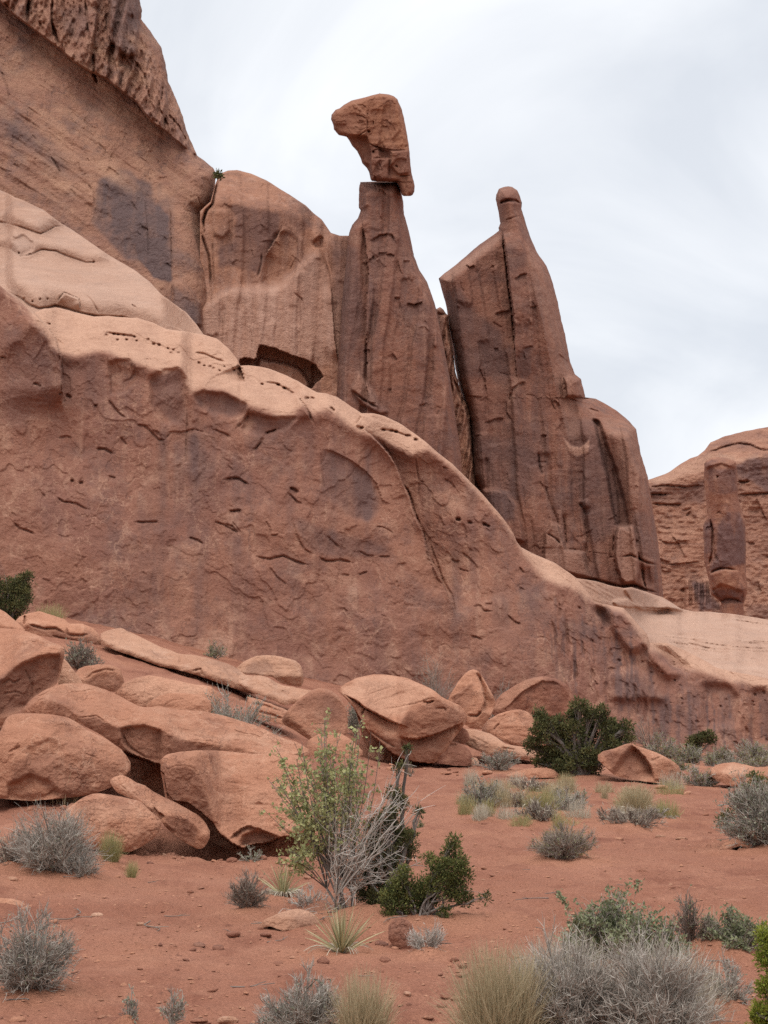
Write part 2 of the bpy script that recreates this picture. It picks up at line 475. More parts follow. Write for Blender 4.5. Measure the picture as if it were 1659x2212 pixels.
# ------------------------------------------------------------------ rock builders
def attr_at(ps, X, Y):
    return {k: np.clip(p.at(X, Y), 0, 1) for k, p in ps.items()}
def noise_disp(P, amps):
    o = 0
    for am in amps:
        if len(am) == 3:
            f, a, oc = am
            o = o + a * fbm(P * f + 3.1 * oc + f, oc)
        else:                                   # spalled plates: sharp low steps along noise contours
            f, a, oc, st = am
            v = fbm(P * np.asarray(st) * f + 9.7 + f, oc)
            for k, th in enumerate((-.26, -.09, .07, .2)):
                o = o + a * (.6 + .5 * (k % 2)) * sstep(th - .012, th + .012, v)
    return o
def integrate(Y, S, d0):
    """depth up each column (rows go from the foot upward) for a face leaning back by slope S degrees"""
    T = Tel(Y)
    cot = 1 / np.tan(np.radians(np.clip(S, 14, 165)))
    g = cot / np.maximum(1 - T * cot, .18)
    dT = np.diff(T, axis=0)
    L = np.concatenate([np.zeros((1, Y.shape[1])), np.cumsum((g[1:] + g[:-1]) / 2 * dT, 0)])
    return d0 * np.exp(np.clip(L, -1, 1.6))
def cliff(name, x0, x1, top, bot, dbase, slope, relief=None, mat='wall', attrs=None, amps=(), q=2.0, lip=14, back=14., smooth=4, rough=1.2, warp=None):
    """a rock mass standing behind its skyline: face integrated upward from its foot, rounded over the top, closed behind"""
    xs = np.arange(x0, x1 + q, q)
    jn = fbm(np.stack([xs / 22., 0 * xs, 0 * xs + abs(x0) * .1], -1), 4) * rough
    tp = curve(top, xs) + jn; bt = np.maximum(curve(bot, xs), tp + 8)
    nv = int(max(bt - tp) / q) + 2
    v = np.linspace(0, 1, nv)[:, None]
    Y = bt + (tp - bt) * v; X = np.repeat(xs[None], nv, 0)
    S = slope(X, Y)
    near = np.clip((Y - tp) / lip, 0, 1)
    S = S + (np.minimum(S, 24) - S) * (1 - near) ** 2
    d = integrate(Y, S, curve(dbase, xs)[None])
    L = np.log(d)
    for _ in range(2): L = box(L, smooth, 1)
    d = np.exp(L)
    P = wpt(X, Y, d)
    disp = noise_disp(P, amps)
    if relief is not None: disp = disp + relief.at(X, Y)
    if warp is not None: disp = disp + warp(P, X, Y)
    P = wpt(X, Y, d - disp)
    tpw = P[-1]; rows = [P]
    for dy, dz in ((.4, -.25), (1.2, -.9), (back * .35, -back * .3), (back, -back * .9)):
        rows.append((tpw + np.array([0, dy, dz]))[None])
    foot = P[0] + np.array([0, back * 1.5, -2.0]); rows.append(np.minimum(foot, tpw + np.array([0, 0, -back]))[None] * 0 + np.stack([foot[:, 0], tpw[:, 1] + back, foot[:, 2]], -1)[None])
    V = np.concatenate(rows)
    at = {k: np.concatenate([a, np.repeat(a[-1:], 5, 0)]) for k, a in attr_at(attrs or {}, X, Y).items()}
    return mk(name, V, gridfaces(V.shape[0], V.shape[1]), M[mat], at)
def tower(name, prof, d0, thick, lean=0.0, relief=None, mat='tower', attrs=None, amps=(), q=2.0, n=3.0, facet=None, rough=1.0, nf=None, R=26):
    """a free-standing rock: every row is a closed boxy ring between its left and right outline; prof rows are (y, left, right)"""
    p = np.asarray(sorted(prof), float)
    ys = np.arange(p[0, 0], p[-1, 0] + q, q); ys[-1] = p[-1, 0]
    jl = fbm(np.stack([ys / 14., 0 * ys, 0 * ys + 5], -1), 4) * rough; jr = fbm(np.stack([ys / 14., 0 * ys, 0 * ys + 31], -1), 4) * rough
    l = np.interp(ys, p[:, 0], p[:, 1]) + jl; r = np.interp(ys, p[:, 0], p[:, 2]) + jr
    r = np.maximum(r, l + 1)
    wmax = (r - l).max(); nf = nf or int(wmax / q * 1.25) + 16; nb = 24
    th = np.concatenate([np.linspace(0, pi, nf), np.linspace(pi, 2 * pi, nb + 2)[1:-1]])
    # equal spacing in x along the front, denser at both edges
    c, s_ = np.cos(th), np.sin(th)
    e = 2.0 / n
    ux = -np.sign(c) * np.abs(c) ** 1.0
    prof_d = np.clip(1 - np.abs(ux) ** n, 0, 1) ** (1 / n)
    prof_d = np.where(s_ >= 0, prof_d, -prof_d)
    X = (l + r)[:, None] / 2 + (r - l)[:, None] / 2 * ux[None]
    Y = np.repeat(ys[:, None], len(th), 1)
    hw = (r - l) / 2 / F * d0
    tk = np.minimum(thick, hw * 1.6 + .25)
    for _ in range(2): tk = box(tk, 3, 0)
    def sparse(e):
        k = [0]
        for i in range(1, len(ys)):
            if i - k[-1] >= 4 or abs(e[i] - e[k[-1]]) > 1.5 or i == len(ys) - 1: k.append(i)
        return [(e[i], ys[i]) for i in k]
    ol = sparse(l)[::-1] + sparse(r)
    od = Paint._dist(ol, X[:, :nf], Y[:, :nf])[0]
    od = np.clip(od / R, 0, 1); od[:, 0] = 0; od[:, -1] = 0
    off = np.repeat(prof_d[None], len(ys), 0)
    off[:, :nf] = (1 - (1 - od) ** n) ** (1 / n)
    tkf = np.concatenate([np.full((len(ys), nf), 1.0) * np.minimum(thick, hw.max() * 1.6), np.repeat(tk[:, None], nu_ := len(th) - nf, 1)], 1)
    d = d0 + lean * (p[-1, 0] - ys)[:, None] / F * d0 - tkf * off
    front = np.concatenate([off[:, :nf] ** .5, 0 * off[:, nf:]], 1)
    P = wpt(X, Y, d)
    disp = noise_disp(P, amps) * np.maximum(front, .25)
    if relief is not None: disp = disp + relief.at(X, Y) * np.clip(front * 1.6, 0, 1)
    disp[:, :nf] = np.maximum(disp[:, :nf], -.75 * (tkf * off)[:, :nf] - .05)
    P = wpt(X, Y, d - disp)
    V = P.reshape(-1, 3); nu = len(th)
    f = gridfaces(len(ys), nu, False).reshape(len(ys) - 1, nu - 1, 4)
    ff = f[:, :nf - 1].reshape(-1, 4)
    # the back shell gets its own copy of both edge columns so that the edges stay crisp
    b_ = np.concatenate([P[:, nf - 1:nf], P[:, nf:], P[:, :1]], 1); nbk = b_.shape[1]
    fb = gridfaces(len(ys), nbk) + len(V) + 2
    f = np.concatenate([ff, fb])[:, ::-1]
    mid0 = V[:nu].mean(0) + np.array([0, 0, .05]); mid1 = V[-nu:].mean(0)
    V = np.concatenate([V, [mid0, mid1], b_.reshape(-1, 3)])
    k = np.arange(nu); k2 = (k + 1) % nu; b = (len(ys) - 1) * nu
    nv0 = len(ys) * nu
    tri = np.concatenate([np.stack([0 * k + nv0, k, k2], -1), np.stack([0 * k + nv0 + 1, b + k2, b + k], -1)])
    at = {kk: np.concatenate([a.ravel(), [0, 0], np.concatenate([a[:, nf - 1:nf], a[:, nf:], a[:, :1]], 1).ravel()]) for kk, a in attr_at(attrs or {}, X, Y).items()}
    return mk(name, V, [f, tri], M[mat], at)
def boulder(name, top, bot, ridge=None, depth=None, st=38, sf=84, under=118, mat='boulder', amps=None, relief=None, attrs=None, trans=10, side=.45, pw=2.4, thick=1.0, q=2.0, rough=1.0, bottom_px=None, utop=.10, ubot=.16, tilt=0.0):
    """a closed boulder: top face from its crest down to the ridge, front face from the ridge to the bottom"""
    t_, b_ = np.asarray(sorted(top), float), np.asarray(sorted(bot), float)
    x0 = max(t_[0, 0], b_[0, 0]); x1 = min(t_[-1, 0], b_[-1, 0])
    nu = max(36, int((x1 - x0) / q * 1.15))
    u = -np.cos(np.linspace(0, pi, nu)) * .55 + np.linspace(-1, 1, nu) * .45
    xs = (x0 + x1) / 2 + (x1 - x0) / 2 * u
    fine = np.linspace(x0, x1, 400)
    def smc(p):
        y = np.interp(fine, p[:, 0], p[:, 1]); r = 5
        return np.interp(xs, fine, box(box(y, r, 0), r, 0))
    sd = abs(hash((round(x0), round(x1)))) % 97
    jj = lambda k: fbm(np.stack([xs / 16., 0 * xs + k, 0 * xs + sd], -1), 4) * rough * (1 - u ** 8)
    tp, bt = smc(t_) + jj(1), smc(b_) + jj(2)
    bt = np.maximum(bt, tp + .8)
    hmax = max(bt - tp); nv = max(24, int(hmax / q))
    v = np.linspace(0, 1, nv)[:, None]
    Y = bt + (tp - bt) * v; X = np.repeat(xs[None], nv, 0)
    if ridge is not None:
        rg = smc(np.asarray(sorted(ridge), float)) + jj(3) * 1.6
        S = sf + (st - sf) * sstep(-trans / 2, trans / 2, rg[None] - Y)
    else:
        S = sf + (st - sf) * sstep(.15, .85, v) + 0 * Y
    S = S + (np.minimum(S, 18) - S) * sstep(1 - utop, 1, v)
    S = S + (under - S) * sstep(ubot, 0, v)
    if depth is None:
        k = np.argmax(bt); depth = ground_hit(xs[k], bt[k] - 1)[1]
    d = integrate(Y, S, np.full((1, nu), depth))
    hw = (x1 - x0) / 2 / F * depth
    sideoff = hw * side * (1 - np.clip(1 - np.abs(u) ** pw, 0, 1) ** (1 / pw)) + tilt * u * hw
    L = d + sideoff[None]
    for _ in range(2): L = box(L, 2, 1)
    P = wpt(X, Y, L)
    sc = min(hw, 2.0)
    am = amps if amps is not None else ((.9 / sc, .11 * sc, 3), (3.2 / sc, .035 * sc, 3), (11 / sc, .010 * sc, 3), (.8 / sc, .016 * sc, 5, (1, 1, .8)), (2.4 / sc, .007 * sc, 4, (1, 1, 1.6)))
    disp = noise_disp(P, am) + sc * .012 * fbm(P * np.array([2., 2., 9.]) / sc, 3)
    if relief is not None: disp = disp + relief.at(X, Y)
    P = wpt(X, Y, L - disp)
    rows = [P, P[-1:]]; th_ = thick * 1.7 * min(hw, 3.0)
    for w_ in np.linspace(0, 1, 12)[1:-1]:
        b = P[-1] * (1 - w_) + P[0] * w_
        edge = np.clip(1 - np.abs(u) ** 4, 0, 1)
        off = th_ * edge * sin(pi * w_) ** .7
        rows.append((b + (b - np.array([0, 0, EYE])) / b[:, 1:2] * off[:, None])[None])
    rows.append(P[:1])
    V = np.concatenate(rows)
    at = {k: np.concatenate([a, np.repeat(a[-1:], 12, 0)]) for k, a in attr_at(attrs or {}, X, Y).items()}
    nl = V.shape[0]; a = np.arange(nl * nu).reshape(nl, nu)
    f = gridfaces(nl, nu).reshape(nl - 1, nu - 1, 4)
    f = np.concatenate([f[:nv - 1], f[nv:]]).reshape(-1, 4)
    V = V.reshape(-1, 3)
    caps = []
    for col in (0, nu - 1):
        V = np.concatenate([V, a[:, col].shape and V[a[:, col]].mean(0)[None]]); c = len(V) - 1
        k = a[:, col]; k2 = np.roll(k, -1); caps.append(np.stack([0 * k + c, k, k2], -1) if col == 0 else np.stack([0 * k + c, k2, k], -1))
    at = {k: np.concatenate([x.ravel(), [0, 0]]) for k, x in at.items()}
    return mk(name, V, [f] + caps, M[mat], at)

# ------------------------------------------------------------------ the cliffs
rs = np.random.default_rng(5)
def joints(p, sx, sy, amp, shear=0.0, seed=0, where=None):
    """flat joint faces of different standing, no lines drawn between them"""
    X, Y = np.meshgrid(p.x0 + p.q * np.arange(p.nx), p.y0 + p.q * np.arange(p.ny))
    h = lambda a, b: np.modf(np.abs(np.sin(a * 12.9898 + b * 78.233 + seed * 3.7) * 43758.5453))[0]
    u = (X + shear * Y) / sx + .55 * fbm(np.stack([X / sx / 3, Y / sy / 1.5, 0 * X + seed], -1), 3)
    i = np.floor(u); cut = u - i > .35 + .5 * h(i, 1); i = i + .5 * cut
    v = Y / (sy * (.6 + .9 * h(i, 2))) + 7 * h(i, 3) + .10 * fbm(np.stack([X / 9., Y / 9., 0 * X + seed], -1), 2)
    j = np.floor(v)
    f = amp * (h(i, 5) - .5) + amp * .75 * (h(i, j) - .5) * (h(j, i + 4) > .45) + amp * .35 * (u - np.floor(u) - .5) * (h(i, 9) - .5)
    f = blur(f, 1.2)
    p.a += f if where is None else f * where(X, Y)
    return p
def flakes(p, region, n, lo, hi, ang, h, w=1.6, ch=.12, spread=.5):
    """short curved spall edges scattered over a polygon"""
    m = Paint(p.x0, p.y0, p.x0 + p.nx * p.q, p.y0 + p.ny * p.q, 6).poly(region, 1, 3)
    r = np.asarray(region); c = 0; tries = 0
    while c < n and tries < n * 30:
        tries += 1
        x, y = rs.uniform(r[:, 0].min(), r[:, 0].max()), rs.uniform(r[:, 1].min(), r[:, 1].max())
        if m.at(np.array([x]), np.array([y]))[0] < .5: continue
        c += 1
        L = rs.uniform(lo, hi) * (1 + 1.2 * (rs.random() < .12)); a = ang + rs.normal() * spread; k = rs.uniform(-.9, .9)
        t = np.linspace(-.5, .5, 7)
        px = x + L * (t * cos(a) - k * (t * t - .08) * sin(a)); py = y + L * (t * sin(a) + k * (t * t - .08) * cos(a))
        pts = list(zip(px, py))
        hh = h * rs.uniform(.4, 1.3)
        p.step(pts, -hh, rs.uniform(6, 22), 1, 2.5)
        if rs.random() < .6: p.step(pts, hh * .5, rs.uniform(5, 14), -1, 2.5)
        if rs.random() < .15: p.crack(pts, w * rs.uniform(.7, 1.3), ch * rs.uniform(.5, 1.6), 2)
    return p

# ---- near wall
A1_TOP = [(-520, 470), (-300, 560), (-120, 610)] + P4([(0, 195), (60, 250), (110, 285), (180, 350), (240, 325), (330, 320), (440, 350), (520, 368), (600, 365), (680, 372), (760, 376), (850, 402), (920, 438), (1010, 448), (1130, 468), (1200, 490), (1260, 540), (1310, 600)]) + P5([(85, 225), (130, 222), (200, 232), (240, 240), (320, 270), (400, 308), (460, 345), (510, 373), (560, 378), (620, 398), (680, 438), (755, 488), (820, 488), (880, 503), (960, 540), (1050, 600), (1120, 655), (1180, 708), (1260, 770), (1340, 850), (1420, 930), (1480, 1000), (1540, 1070), (1590, 1140)]) + P6([(270, 785), (300, 822), (350, 850), (420, 876), (480, 903), (560, 955), (620, 1010), (660, 1060), (700, 1120), (760, 1130), (860, 1150), (900, 1195), (940, 1240), (990, 1295), (1005, 1342), (1100, 1343), (1200, 1385), (1330, 1452), (1370, 1478), (1450, 1500), (1540, 1515), (1659, 1540)]) + [(1800, 1490), (2000, 1530), (2300, 1560)]
A1_EDGE = [(-520, 540), (-300, 640), (-120, 690)] + P4([(0, 215), (60, 270), (120, 340), (180, 420), (260, 480), (320, 570), (420, 592), (560, 562), (640, 590), (780, 640), (900, 690), (1000, 655), (1060, 790), (1150, 770), (1260, 790), (1380, 862), (1420, 872), (1540, 932), (1620, 925)]) + P5([(350, 505), (430, 450), (480, 500), (560, 470), (660, 540), (740, 590), (800, 610), (870, 640), (960, 690), (1040, 725), (1120, 690), (1180, 735), (1260, 800), (1340, 880), (1420, 960), (1480, 1030), (1540, 1100), (1600, 1180)]) + P6([(300, 850), (360, 930), (420, 1000), (500, 1030), (600, 1060), (680, 1120), (760, 1150), (860, 1180), (930, 1270), (1000, 1380), (1100, 1420), (1200, 1480), (1330, 1520), (1450, 1560), (1659, 1600)]) + [(1900, 1560), (2300, 1600)]
A1_D = [(-520, 47), (0, 50), (500, 51.5), (1000, 53), (1300, 54), (1659, 56), (2300, 60)]
A1_BOT = [(-520, 1440), (0, 1410), (220, 1420), (480, 1490), (700, 1545), (900, 1580), (1100, 1620), (1300, 1660), (1659, 1705), (2300, 1720)]
def build_near_wall():
    p = Paint(-530, 440, 2310, 1760, 2.0)
    edge = lambda X: curve(A1_EDGE, X)
    def slope(X, Y):
        e = edge(X)
        s = np.where(Y < e, 42, 79)
        s = 79 + (40 - 79) * sstep(9, -9, Y - e)
        s = s + 30 * np.exp(-((Y - e - 16) / 12.) ** 2) * sstep(60, 140, X) * (1 - sstep(900, 1100, X))
        # the right-hand end is lower, lumpier and leans back more
        s = s - 9 * sstep(1180, 1350, X)
        # foot of the wall flares out
        b = curve(A1_BOT, X)
        s = s - 16 * sstep(150, 20, b - Y)
        return s
    # left bulge standing proud of the wall to its right
    bul = P4([(-700, 215), (0, 215), (60, 250), (110, 290), (180, 362), (260, 430), (310, 500), (333, 590), (338, 760), (345, 900), (300, 1100), (200, 1300), (0, 1600), (-700, 1600)])
    p.step(P4([(60, 230), (190, 350), (265, 425), (312, 495), (333, 585), (340, 680), (348, 780), (360, 900)]), 1.0, 90, 1, 1)
    p.crack(P4([(325, 560), (338, 660), (340, 770), (355, 880)]), 2.2, .5, 1)
    # crest that falls from the skyline, with the wall beyond it set back
    crest = P5([(750, 560), (800, 605), (870, 672), (920, 735), (955, 800), (985, 880), (1015, 940), (1050, 1050), (1090, 1140), (1130, 1280), (1190, 1400), (1260, 1560), (1290, 1650)])
    p.step(crest, -1.1, 85, -1, 2)
    p.step(crest, .35, 14, 1, 1)
    p.crack(P5([(985, 880), (1020, 935), (1050, 1040), (1090, 1140)]), 2.4, .6, 1.5)
    p.crack(P5([(1050, 725), (1065, 800), (1075, 900), (1065, 960)]), 1.8, .3, 1.5)
    # dark patch under an arched spall
    spall = P5([(540, 700), (600, 700), (680, 740), (760, 800), (820, 880), (850, 960), (850, 1040), (800, 1085), (700, 1070), (640, 1010), (590, 960), (550, 900), (535, 800)])
    p.poly(spall, -.05, 2.5, 3)
    p.step(P5([(530, 680), (600, 700), (700, 750), (780, 810), (840, 880), (870, 970), (940, 1000)]), .10, 16, -1, 2)
    p.crack(P5([(528, 680), (535, 760), (545, 880), (560, 930)]), 1.6, .2, 1.5)
    for c, ww, hh in [(([(155, 1275), (240, 1295), (320, 1275), (400, 1310), (470, 1330)]), 2.4, .55), (([(520, 1285), (560, 1305), (640, 1300), (710, 1315)]), 2.6, .6), (([(370, 1060), (395, 1160), (440, 1240), (490, 1270)]), 1.8, .3),
                      (([(560, 1160), (600, 1200), (640, 1235)]), 1.8, .3), (([(360, 900), (385, 905), (410, 925)]), 2.4, .5), (([(370, 945), (400, 980), (430, 988)]), 1.8, .4), (([(20, 1030), (90, 1022)]), 1.6, .3), (([(0, 850), (80, 848), (135, 885)]), 1.8, .35),
                      (([(0, 1100), (40, 1110), (75, 1155)]), 1.8, .35), (([(220, 1075), (250, 1120), (255, 1165), (310, 1150)]), 1.5, .25), (([(150, 695), (200, 650), (240, 590), (310, 570)]), 1.8, .35), (([(640, 1380), (690, 1378)]), 1.6, .3),
                      (([(240, 1330), (290, 1395), (350, 1440)]), 1.6, .3), (([(1250, 1290), (1270, 1305), (1300, 1305)]), 2.2, .45), (([(1310, 1255), (1350, 1290), (1385, 1325)]), 2.2, .45), (([(1370, 1555), (1410, 1550), (1430, 1580), (1475, 1580)]), 2.2, .45),
                      (([(1090, 1090), (1115, 1250), (1170, 1400), (1240, 1470)]), 1.8, .4), (([(1120, 1170), (1160, 1280), (1210, 1420), (1260, 1500), (1280, 1650)]), 1.8, .4), (([(730, 1245), (790, 1275), (830, 1278)]), 1.6, .3), (([(850, 1280), (920, 1278)]), 1.5, .25),
                      (([(400, 390), (440, 440), (470, 490), (490, 550)]), 1.8, .4), (([(1210, 850), (1250, 870), (1280, 910)]), 1.6, .3), (([(1630, 1340), (1655, 1375)]), 2.2, .4), (([(1560, 1600), (1600, 1640), (1640, 1655)]), 1.8, .35)]:
        p.crack(P5(c), ww * .85, hh * .6, 2.5); p.step(P5(c), -.06, 16, 1)
    for c, ww, hh in [(([(0, 590), (40, 598)]), 1.8, .35), (([(180, 735), (210, 745), (230, 755)]), 3.0, .6), (([(325, 790), (340, 795)]), 3.4, .6), (([(365, 800), (395, 815)]), 3.6, .7), (([(520, 858), (540, 858)]), 2.4, .5), (([(595, 820), (630, 870), (660, 905), (700, 930)]), 2.2, .5),
                      (([(745, 962), (800, 970), (850, 1020), (880, 1050), (915, 1050)]), 2.2, .5), (([(910, 1050), (940, 1010), (1010, 1010), (1070, 990), (1140, 1010)]), 1.8, .35), (([(1180, 990), (1230, 1010), (1275, 1030)]), 1.8, .35), (([(1300, 985), (1350, 950), (1390, 870)]), 2., .4),
                      (([(320, 1040), (370, 1030), (400, 1040)]), 1.8, .35), (([(530, 1100), (580, 1100), (630, 1130)]), 3.0, .6), (([(665, 1030), (705, 1080)]), 1.8, .35), (([(390, 1275), (410, 1278)]), 3.0, .6), (([(435, 1285), (460, 1285)]), 3.0, .6), (([(310, 1365), (350, 1390), (420, 1400), (490, 1440)]), 2., .45),
                      (([(70, 1500), (110, 1540), (150, 1550), (200, 1575)]), 2.4, .5), (([(740, 1505), (890, 1503)]), 2.0, .4), (([(1180, 1500), (1240, 1520), (1320, 1565)]), 2.2, .45), (([(1260, 1440), (1340, 1440)]), 1.8, .35), (([(1390, 1110), (1430, 1075), (1470, 1010), (1550, 985)]), 1.8, .35),
                      (([(1230, 1270), (1310, 1260), (1385, 1300)]), 1.8, .35), (([(1040, 1590), (1090, 1600), (1130, 1630)]), 2.2, .45), (([(1600, 1310), (1650, 1340)]), 2.2, .45), (([(1590, 1340), (1655, 1400)]), 1.8, .35), (([(600, 1250), (640, 1260)]), 1.8, .3)]:
        p.crack(P4(c), ww * .85, hh * .6, 2.5); p.step(P4(c), -.06, 16, 1)
    # pits along the tops of the domes
    for xy in [(630, 465), (650, 468), (685, 473), (745, 482), (755, 503), (820, 495), (850, 520), (880, 525), (930, 545), (945, 570), (960, 555), (990, 570), (1100, 625), (1130, 640), (1160, 645), (1180, 655), (1215, 668), (1240, 645), (1290, 662), (1320, 687), (700, 498), (650, 498), (590, 470), (265, 408), (275, 410)]:
        x, y = P4([xy])[0]
        r = rs.uniform(1.6, 3.2); p.crack([(x - r * 1.3, y - 1), (x + r * 1.3, y + 1)], r, rs.uniform(.35, .6))
    for xy in [(205, 328), (295, 330), (330, 350), (370, 375), (455, 405), (485, 405), (590, 460), (600, 470), (875, 580), (920, 585), (945, 590), (1005, 612), (1055, 635), (1290, 1075), (1355, 1093), (1435, 1103), (1455, 1112), (755, 568), (1020, 612)]:
        x, y = P5([xy])[0]
        r = rs.uniform(2.0, 3.6); p.crack([(x - r * 1.6, y - 1), (x + r * 1.6, y + 1)], r, rs.uniform(.4, .8))
    p.crack(P4([(570, 455), (640, 465), (720, 475), (760, 485)]), 2.4, .5, 1)
    p.crack(P4([(1070, 565), (1130, 575), (1200, 605), (1250, 620)]), 2.2, .45, 1)
    p.crack(P5([(220, 315), (280, 325), (330, 350), (380, 378)]), 2.4, .5, 1)
    p.crack(P5([(840, 575), (930, 585), (1010, 615)]), 2.0, .4, 1)
    p.crack(P5([(720, 555), (745, 520), (760, 490)]), 1.6, .4, 1)
    p.crack(P5([(110, 300), (105, 260), (90, 230)]), 1.8, .4, 1)
    p.crack(P5([(385, 365), (430, 440), (490, 540)]), 1.8, .45, 1)
    p.step(P5([(110, 320), (95, 260), (80, 220)]), -.7, 30, -1, 1)
    p.step(P5([(395, 370), (430, 430), (480, 520)]), .25, 30, 1, 1)
    p.step(P5([(720, 560), (745, 520), (757, 488)]), .3, 30, 1, 1)
    p.crack(P4([(1025, 590), (1040, 700), (1035, 900), (1030, 1100), (1030, 1200)]), 1.6, .25, 1.5)
    # scalloped hollows beneath the lip
    for poly in [[(600, 620), (720, 600), (760, 690), (700, 780), (620, 800)], [(830, 700), (900, 660), (980, 650), (1030, 700), (1030, 860), (990, 960), (900, 960), (840, 850)], [(1070, 800), (1120, 780), (1250, 800), (1370, 850), (1350, 910), (1280, 930), (1120, 880)], [(1360, 900), (1500, 930), (1640, 920), (1600, 980), (1450, 1030), (1340, 990)]]:
        p.poly(P4(poly), -.22, 3, 5)
    # lumpy right-hand end
    for poly, h in [([(700, 1150), (790, 1180), (800, 1240), (760, 1250), (720, 1200)], -.7), ([(1030, 1350), (1100, 1380), (1250, 1490), (1150, 1490), (1060, 1420)], -.5), ([(1000, 1360), (1060, 1430), (1180, 1520), (1100, 1540), (1000, 1440)], .4), ([(800, 1510), (920, 1480), (1000, 1520), (1060, 1600), (1100, 1659), (800, 1659)], .35), ([(1300, 1570), (1440, 1580), (1500, 1640), (1480, 1800), (1300, 1800)], -.35), ([(1560, 1600), (1659, 1600), (1659, 1900), (1560, 1900)], -.3),
                    ([(740, 1180), (860, 1160), (970, 1280), (1000, 1350), (900, 1400), (820, 1300)], .55)]:
        p.poly(P6(poly), h, 6, 6)
    for c in [[(1640, 950), (1680, 1010)]]: pass
    for k in range(46):
        x = rs.uniform(1190, 1660); y = curve(A1_EDGE, x) + rs.uniform(10, 170); L = rs.uniform(20, 90)
        p.crack([(x, y), (x + rs.uniform(-2, 10), y + L * .5), (x + rs.uniform(0, 14), y + L)], rs.uniform(2, 5), rs.uniform(.12, .3), 2)
    for k in range(40):
        x = rs.uniform(1250, 1700); y = curve(A1_EDGE, x) + rs.uniform(-10, 110)
        r = rs.uniform(1.5, 4); p.crack([(x - r, y - r), (x + r, y + r)], r, rs.uniform(.15, .4), 2)
    wall = P4([(-300, 650), (330, 650), (420, 620), (1030, 900), (1350, 950)]) + P5([(500, 600), (800, 660), (1000, 1000), (1150, 1500), (1200, 1800)]) + [(1180, 1560), (900, 1560), (480, 1450), (0, 1400), (-300, 1400)]
    flakes(p, wall, 60, 7, 26, .55, .04, 1.1, .14, .45)
    flakes(p, P5([(850, 690), (1180, 740), (1500, 1060), (1620, 1250), (1659, 1500), (1500, 1800), (1250, 1700), (1050, 1100)]), 24, 8, 28, .7, .045, 1.2, .16, .5)
    flakes(p, P6([(350, 1000), (680, 1150), (1000, 1400), (1600, 1620), (1659, 1900), (500, 1900), (420, 1500)]), 24, 8, 26, .9, .05, 1.3, .12, .7)
    pale = Paint(-530, 440, 2310, 1760, 3.0)
    xs = np.linspace(-520, 2300, 900); e = curve(A1_EDGE, xs); tp = curve(A1_TOP, xs)
    right = sstep(-40, 120, xs)
    pale.poly(list(zip(xs, tp - 6)) + list(zip(xs[::-1], (e - 3 + (1 - right) * -60)[::-1])), 1.0, 4, 6)  # skyward lip drawn paler: pale rock plus top light put into the colour
    pale.poly(P4([(330, 330), (600, 370), (1000, 450), (1130, 470), (1260, 545), (1000, 500), (800, 470), (600, 430)]), .5, 6, 4)
    stain_shade = Paint(-530, 440, 2310, 1760, 3.0)
    stain_shade.poly(spall, .75, 4, 6)  # hollow of the spall rendered mostly as darker colour
    stain_shade.poly(P5([(380, 1060), (560, 1130), (850, 1210), (920, 1250), (700, 1290), (520, 1270), (440, 1230)]), .6, 6, 8)
    stain_shade.poly(P4([(0, 420), (230, 420), (330, 600), (330, 760), (250, 900), (100, 1000), (0, 950)]), .45, 14, 10)
    stain_shade.poly(P4([(330, 620), (560, 570), (600, 800), (500, 900), (350, 850)]), .4, 12, 10)
    stain_shade.poly(P4([(840, 700), (1000, 650), (1030, 950), (960, 970), (850, 850)]), .6, 6, 8)
    stain_shade.poly(P4([(1080, 790), (1250, 800), (1380, 860), (1280, 930), (1100, 860)]), .6, 6, 6)  # two hollows beneath the lip toned darker
    stain_shade.poly(P4([(1030, 1010), (1100, 1010), (1180, 1200), (1230, 1500), (1100, 1400), (1040, 1200)]), .35, 10, 8)
    stain_shade.poly(P4([(1400, 900), (1650, 950), (1600, 1200), (1480, 1000), (1420, 1100)]), .4, 8, 8)
    stain_shade.poly(P6([(520, 1200), (700, 1250), (720, 1330), (640, 1330), (560, 1300), (510, 1320)]), .7, 5, 8)
    stain_shade.poly(P6([(820, 1290), (900, 1240), (960, 1290), (940, 1310), (850, 1310)]), .6, 5, 6)
    stain_shade.poly(P6([(820, 1540), (900, 1510), (1000, 1540), (1080, 1659), (800, 1659)]), .6, 8, 8)
    for k in range(70):
        x = rs.uniform(1170, 1680); y = curve(A1_EDGE, x) + rs.uniform(0, 120); wd = rs.uniform(2, 8); L = rs.uniform(40, 150)
        stain_shade.poly([(x, y), (x + wd, y + 4), (x + wd + 4, y + L), (x + 5, y + L)], rs.uniform(.3, .8), 2.2, 3)
    for k in range(40):
        x = rs.uniform(250, 1150); y = curve(A1_EDGE, x) + rs.uniform(5, 160); wd = rs.uniform(5, 22); L = rs.uniform(80, 260)
        stain_shade.poly([(x, y), (x + wd, y), (x + wd * .8, y + L), (x + wd * .2, y + L)], rs.uniform(.15, .45), 5, 6)
    for x in (1640, 1700, 1420, 1480, 1560): stain_shade.poly([(x, 1500), (x + 26, 1500), (x + 22, 1600), (x + 4, 1590)], .6, 5, 6)
    o = cliff('sandstone_cliff', -520, 2300, A1_TOP, A1_BOT, A1_D, slope, p, 'wall', {'stain_shade': stain_shade, 'pale': pale},
              ((.10, .9, 3), (.33, .34, 3), (1.1, .05, 3), (3.6, .014, 3), (.30, .042, 5, (1, 1, .75)), (.9, .020, 5, (1, 1, .7))), 1.8, 9, 9., 3, 1.2)
    tag(o, 'long ruddy sandstone wall with pale domed lip behind the boulders', 'cliff')
build_near_wall()

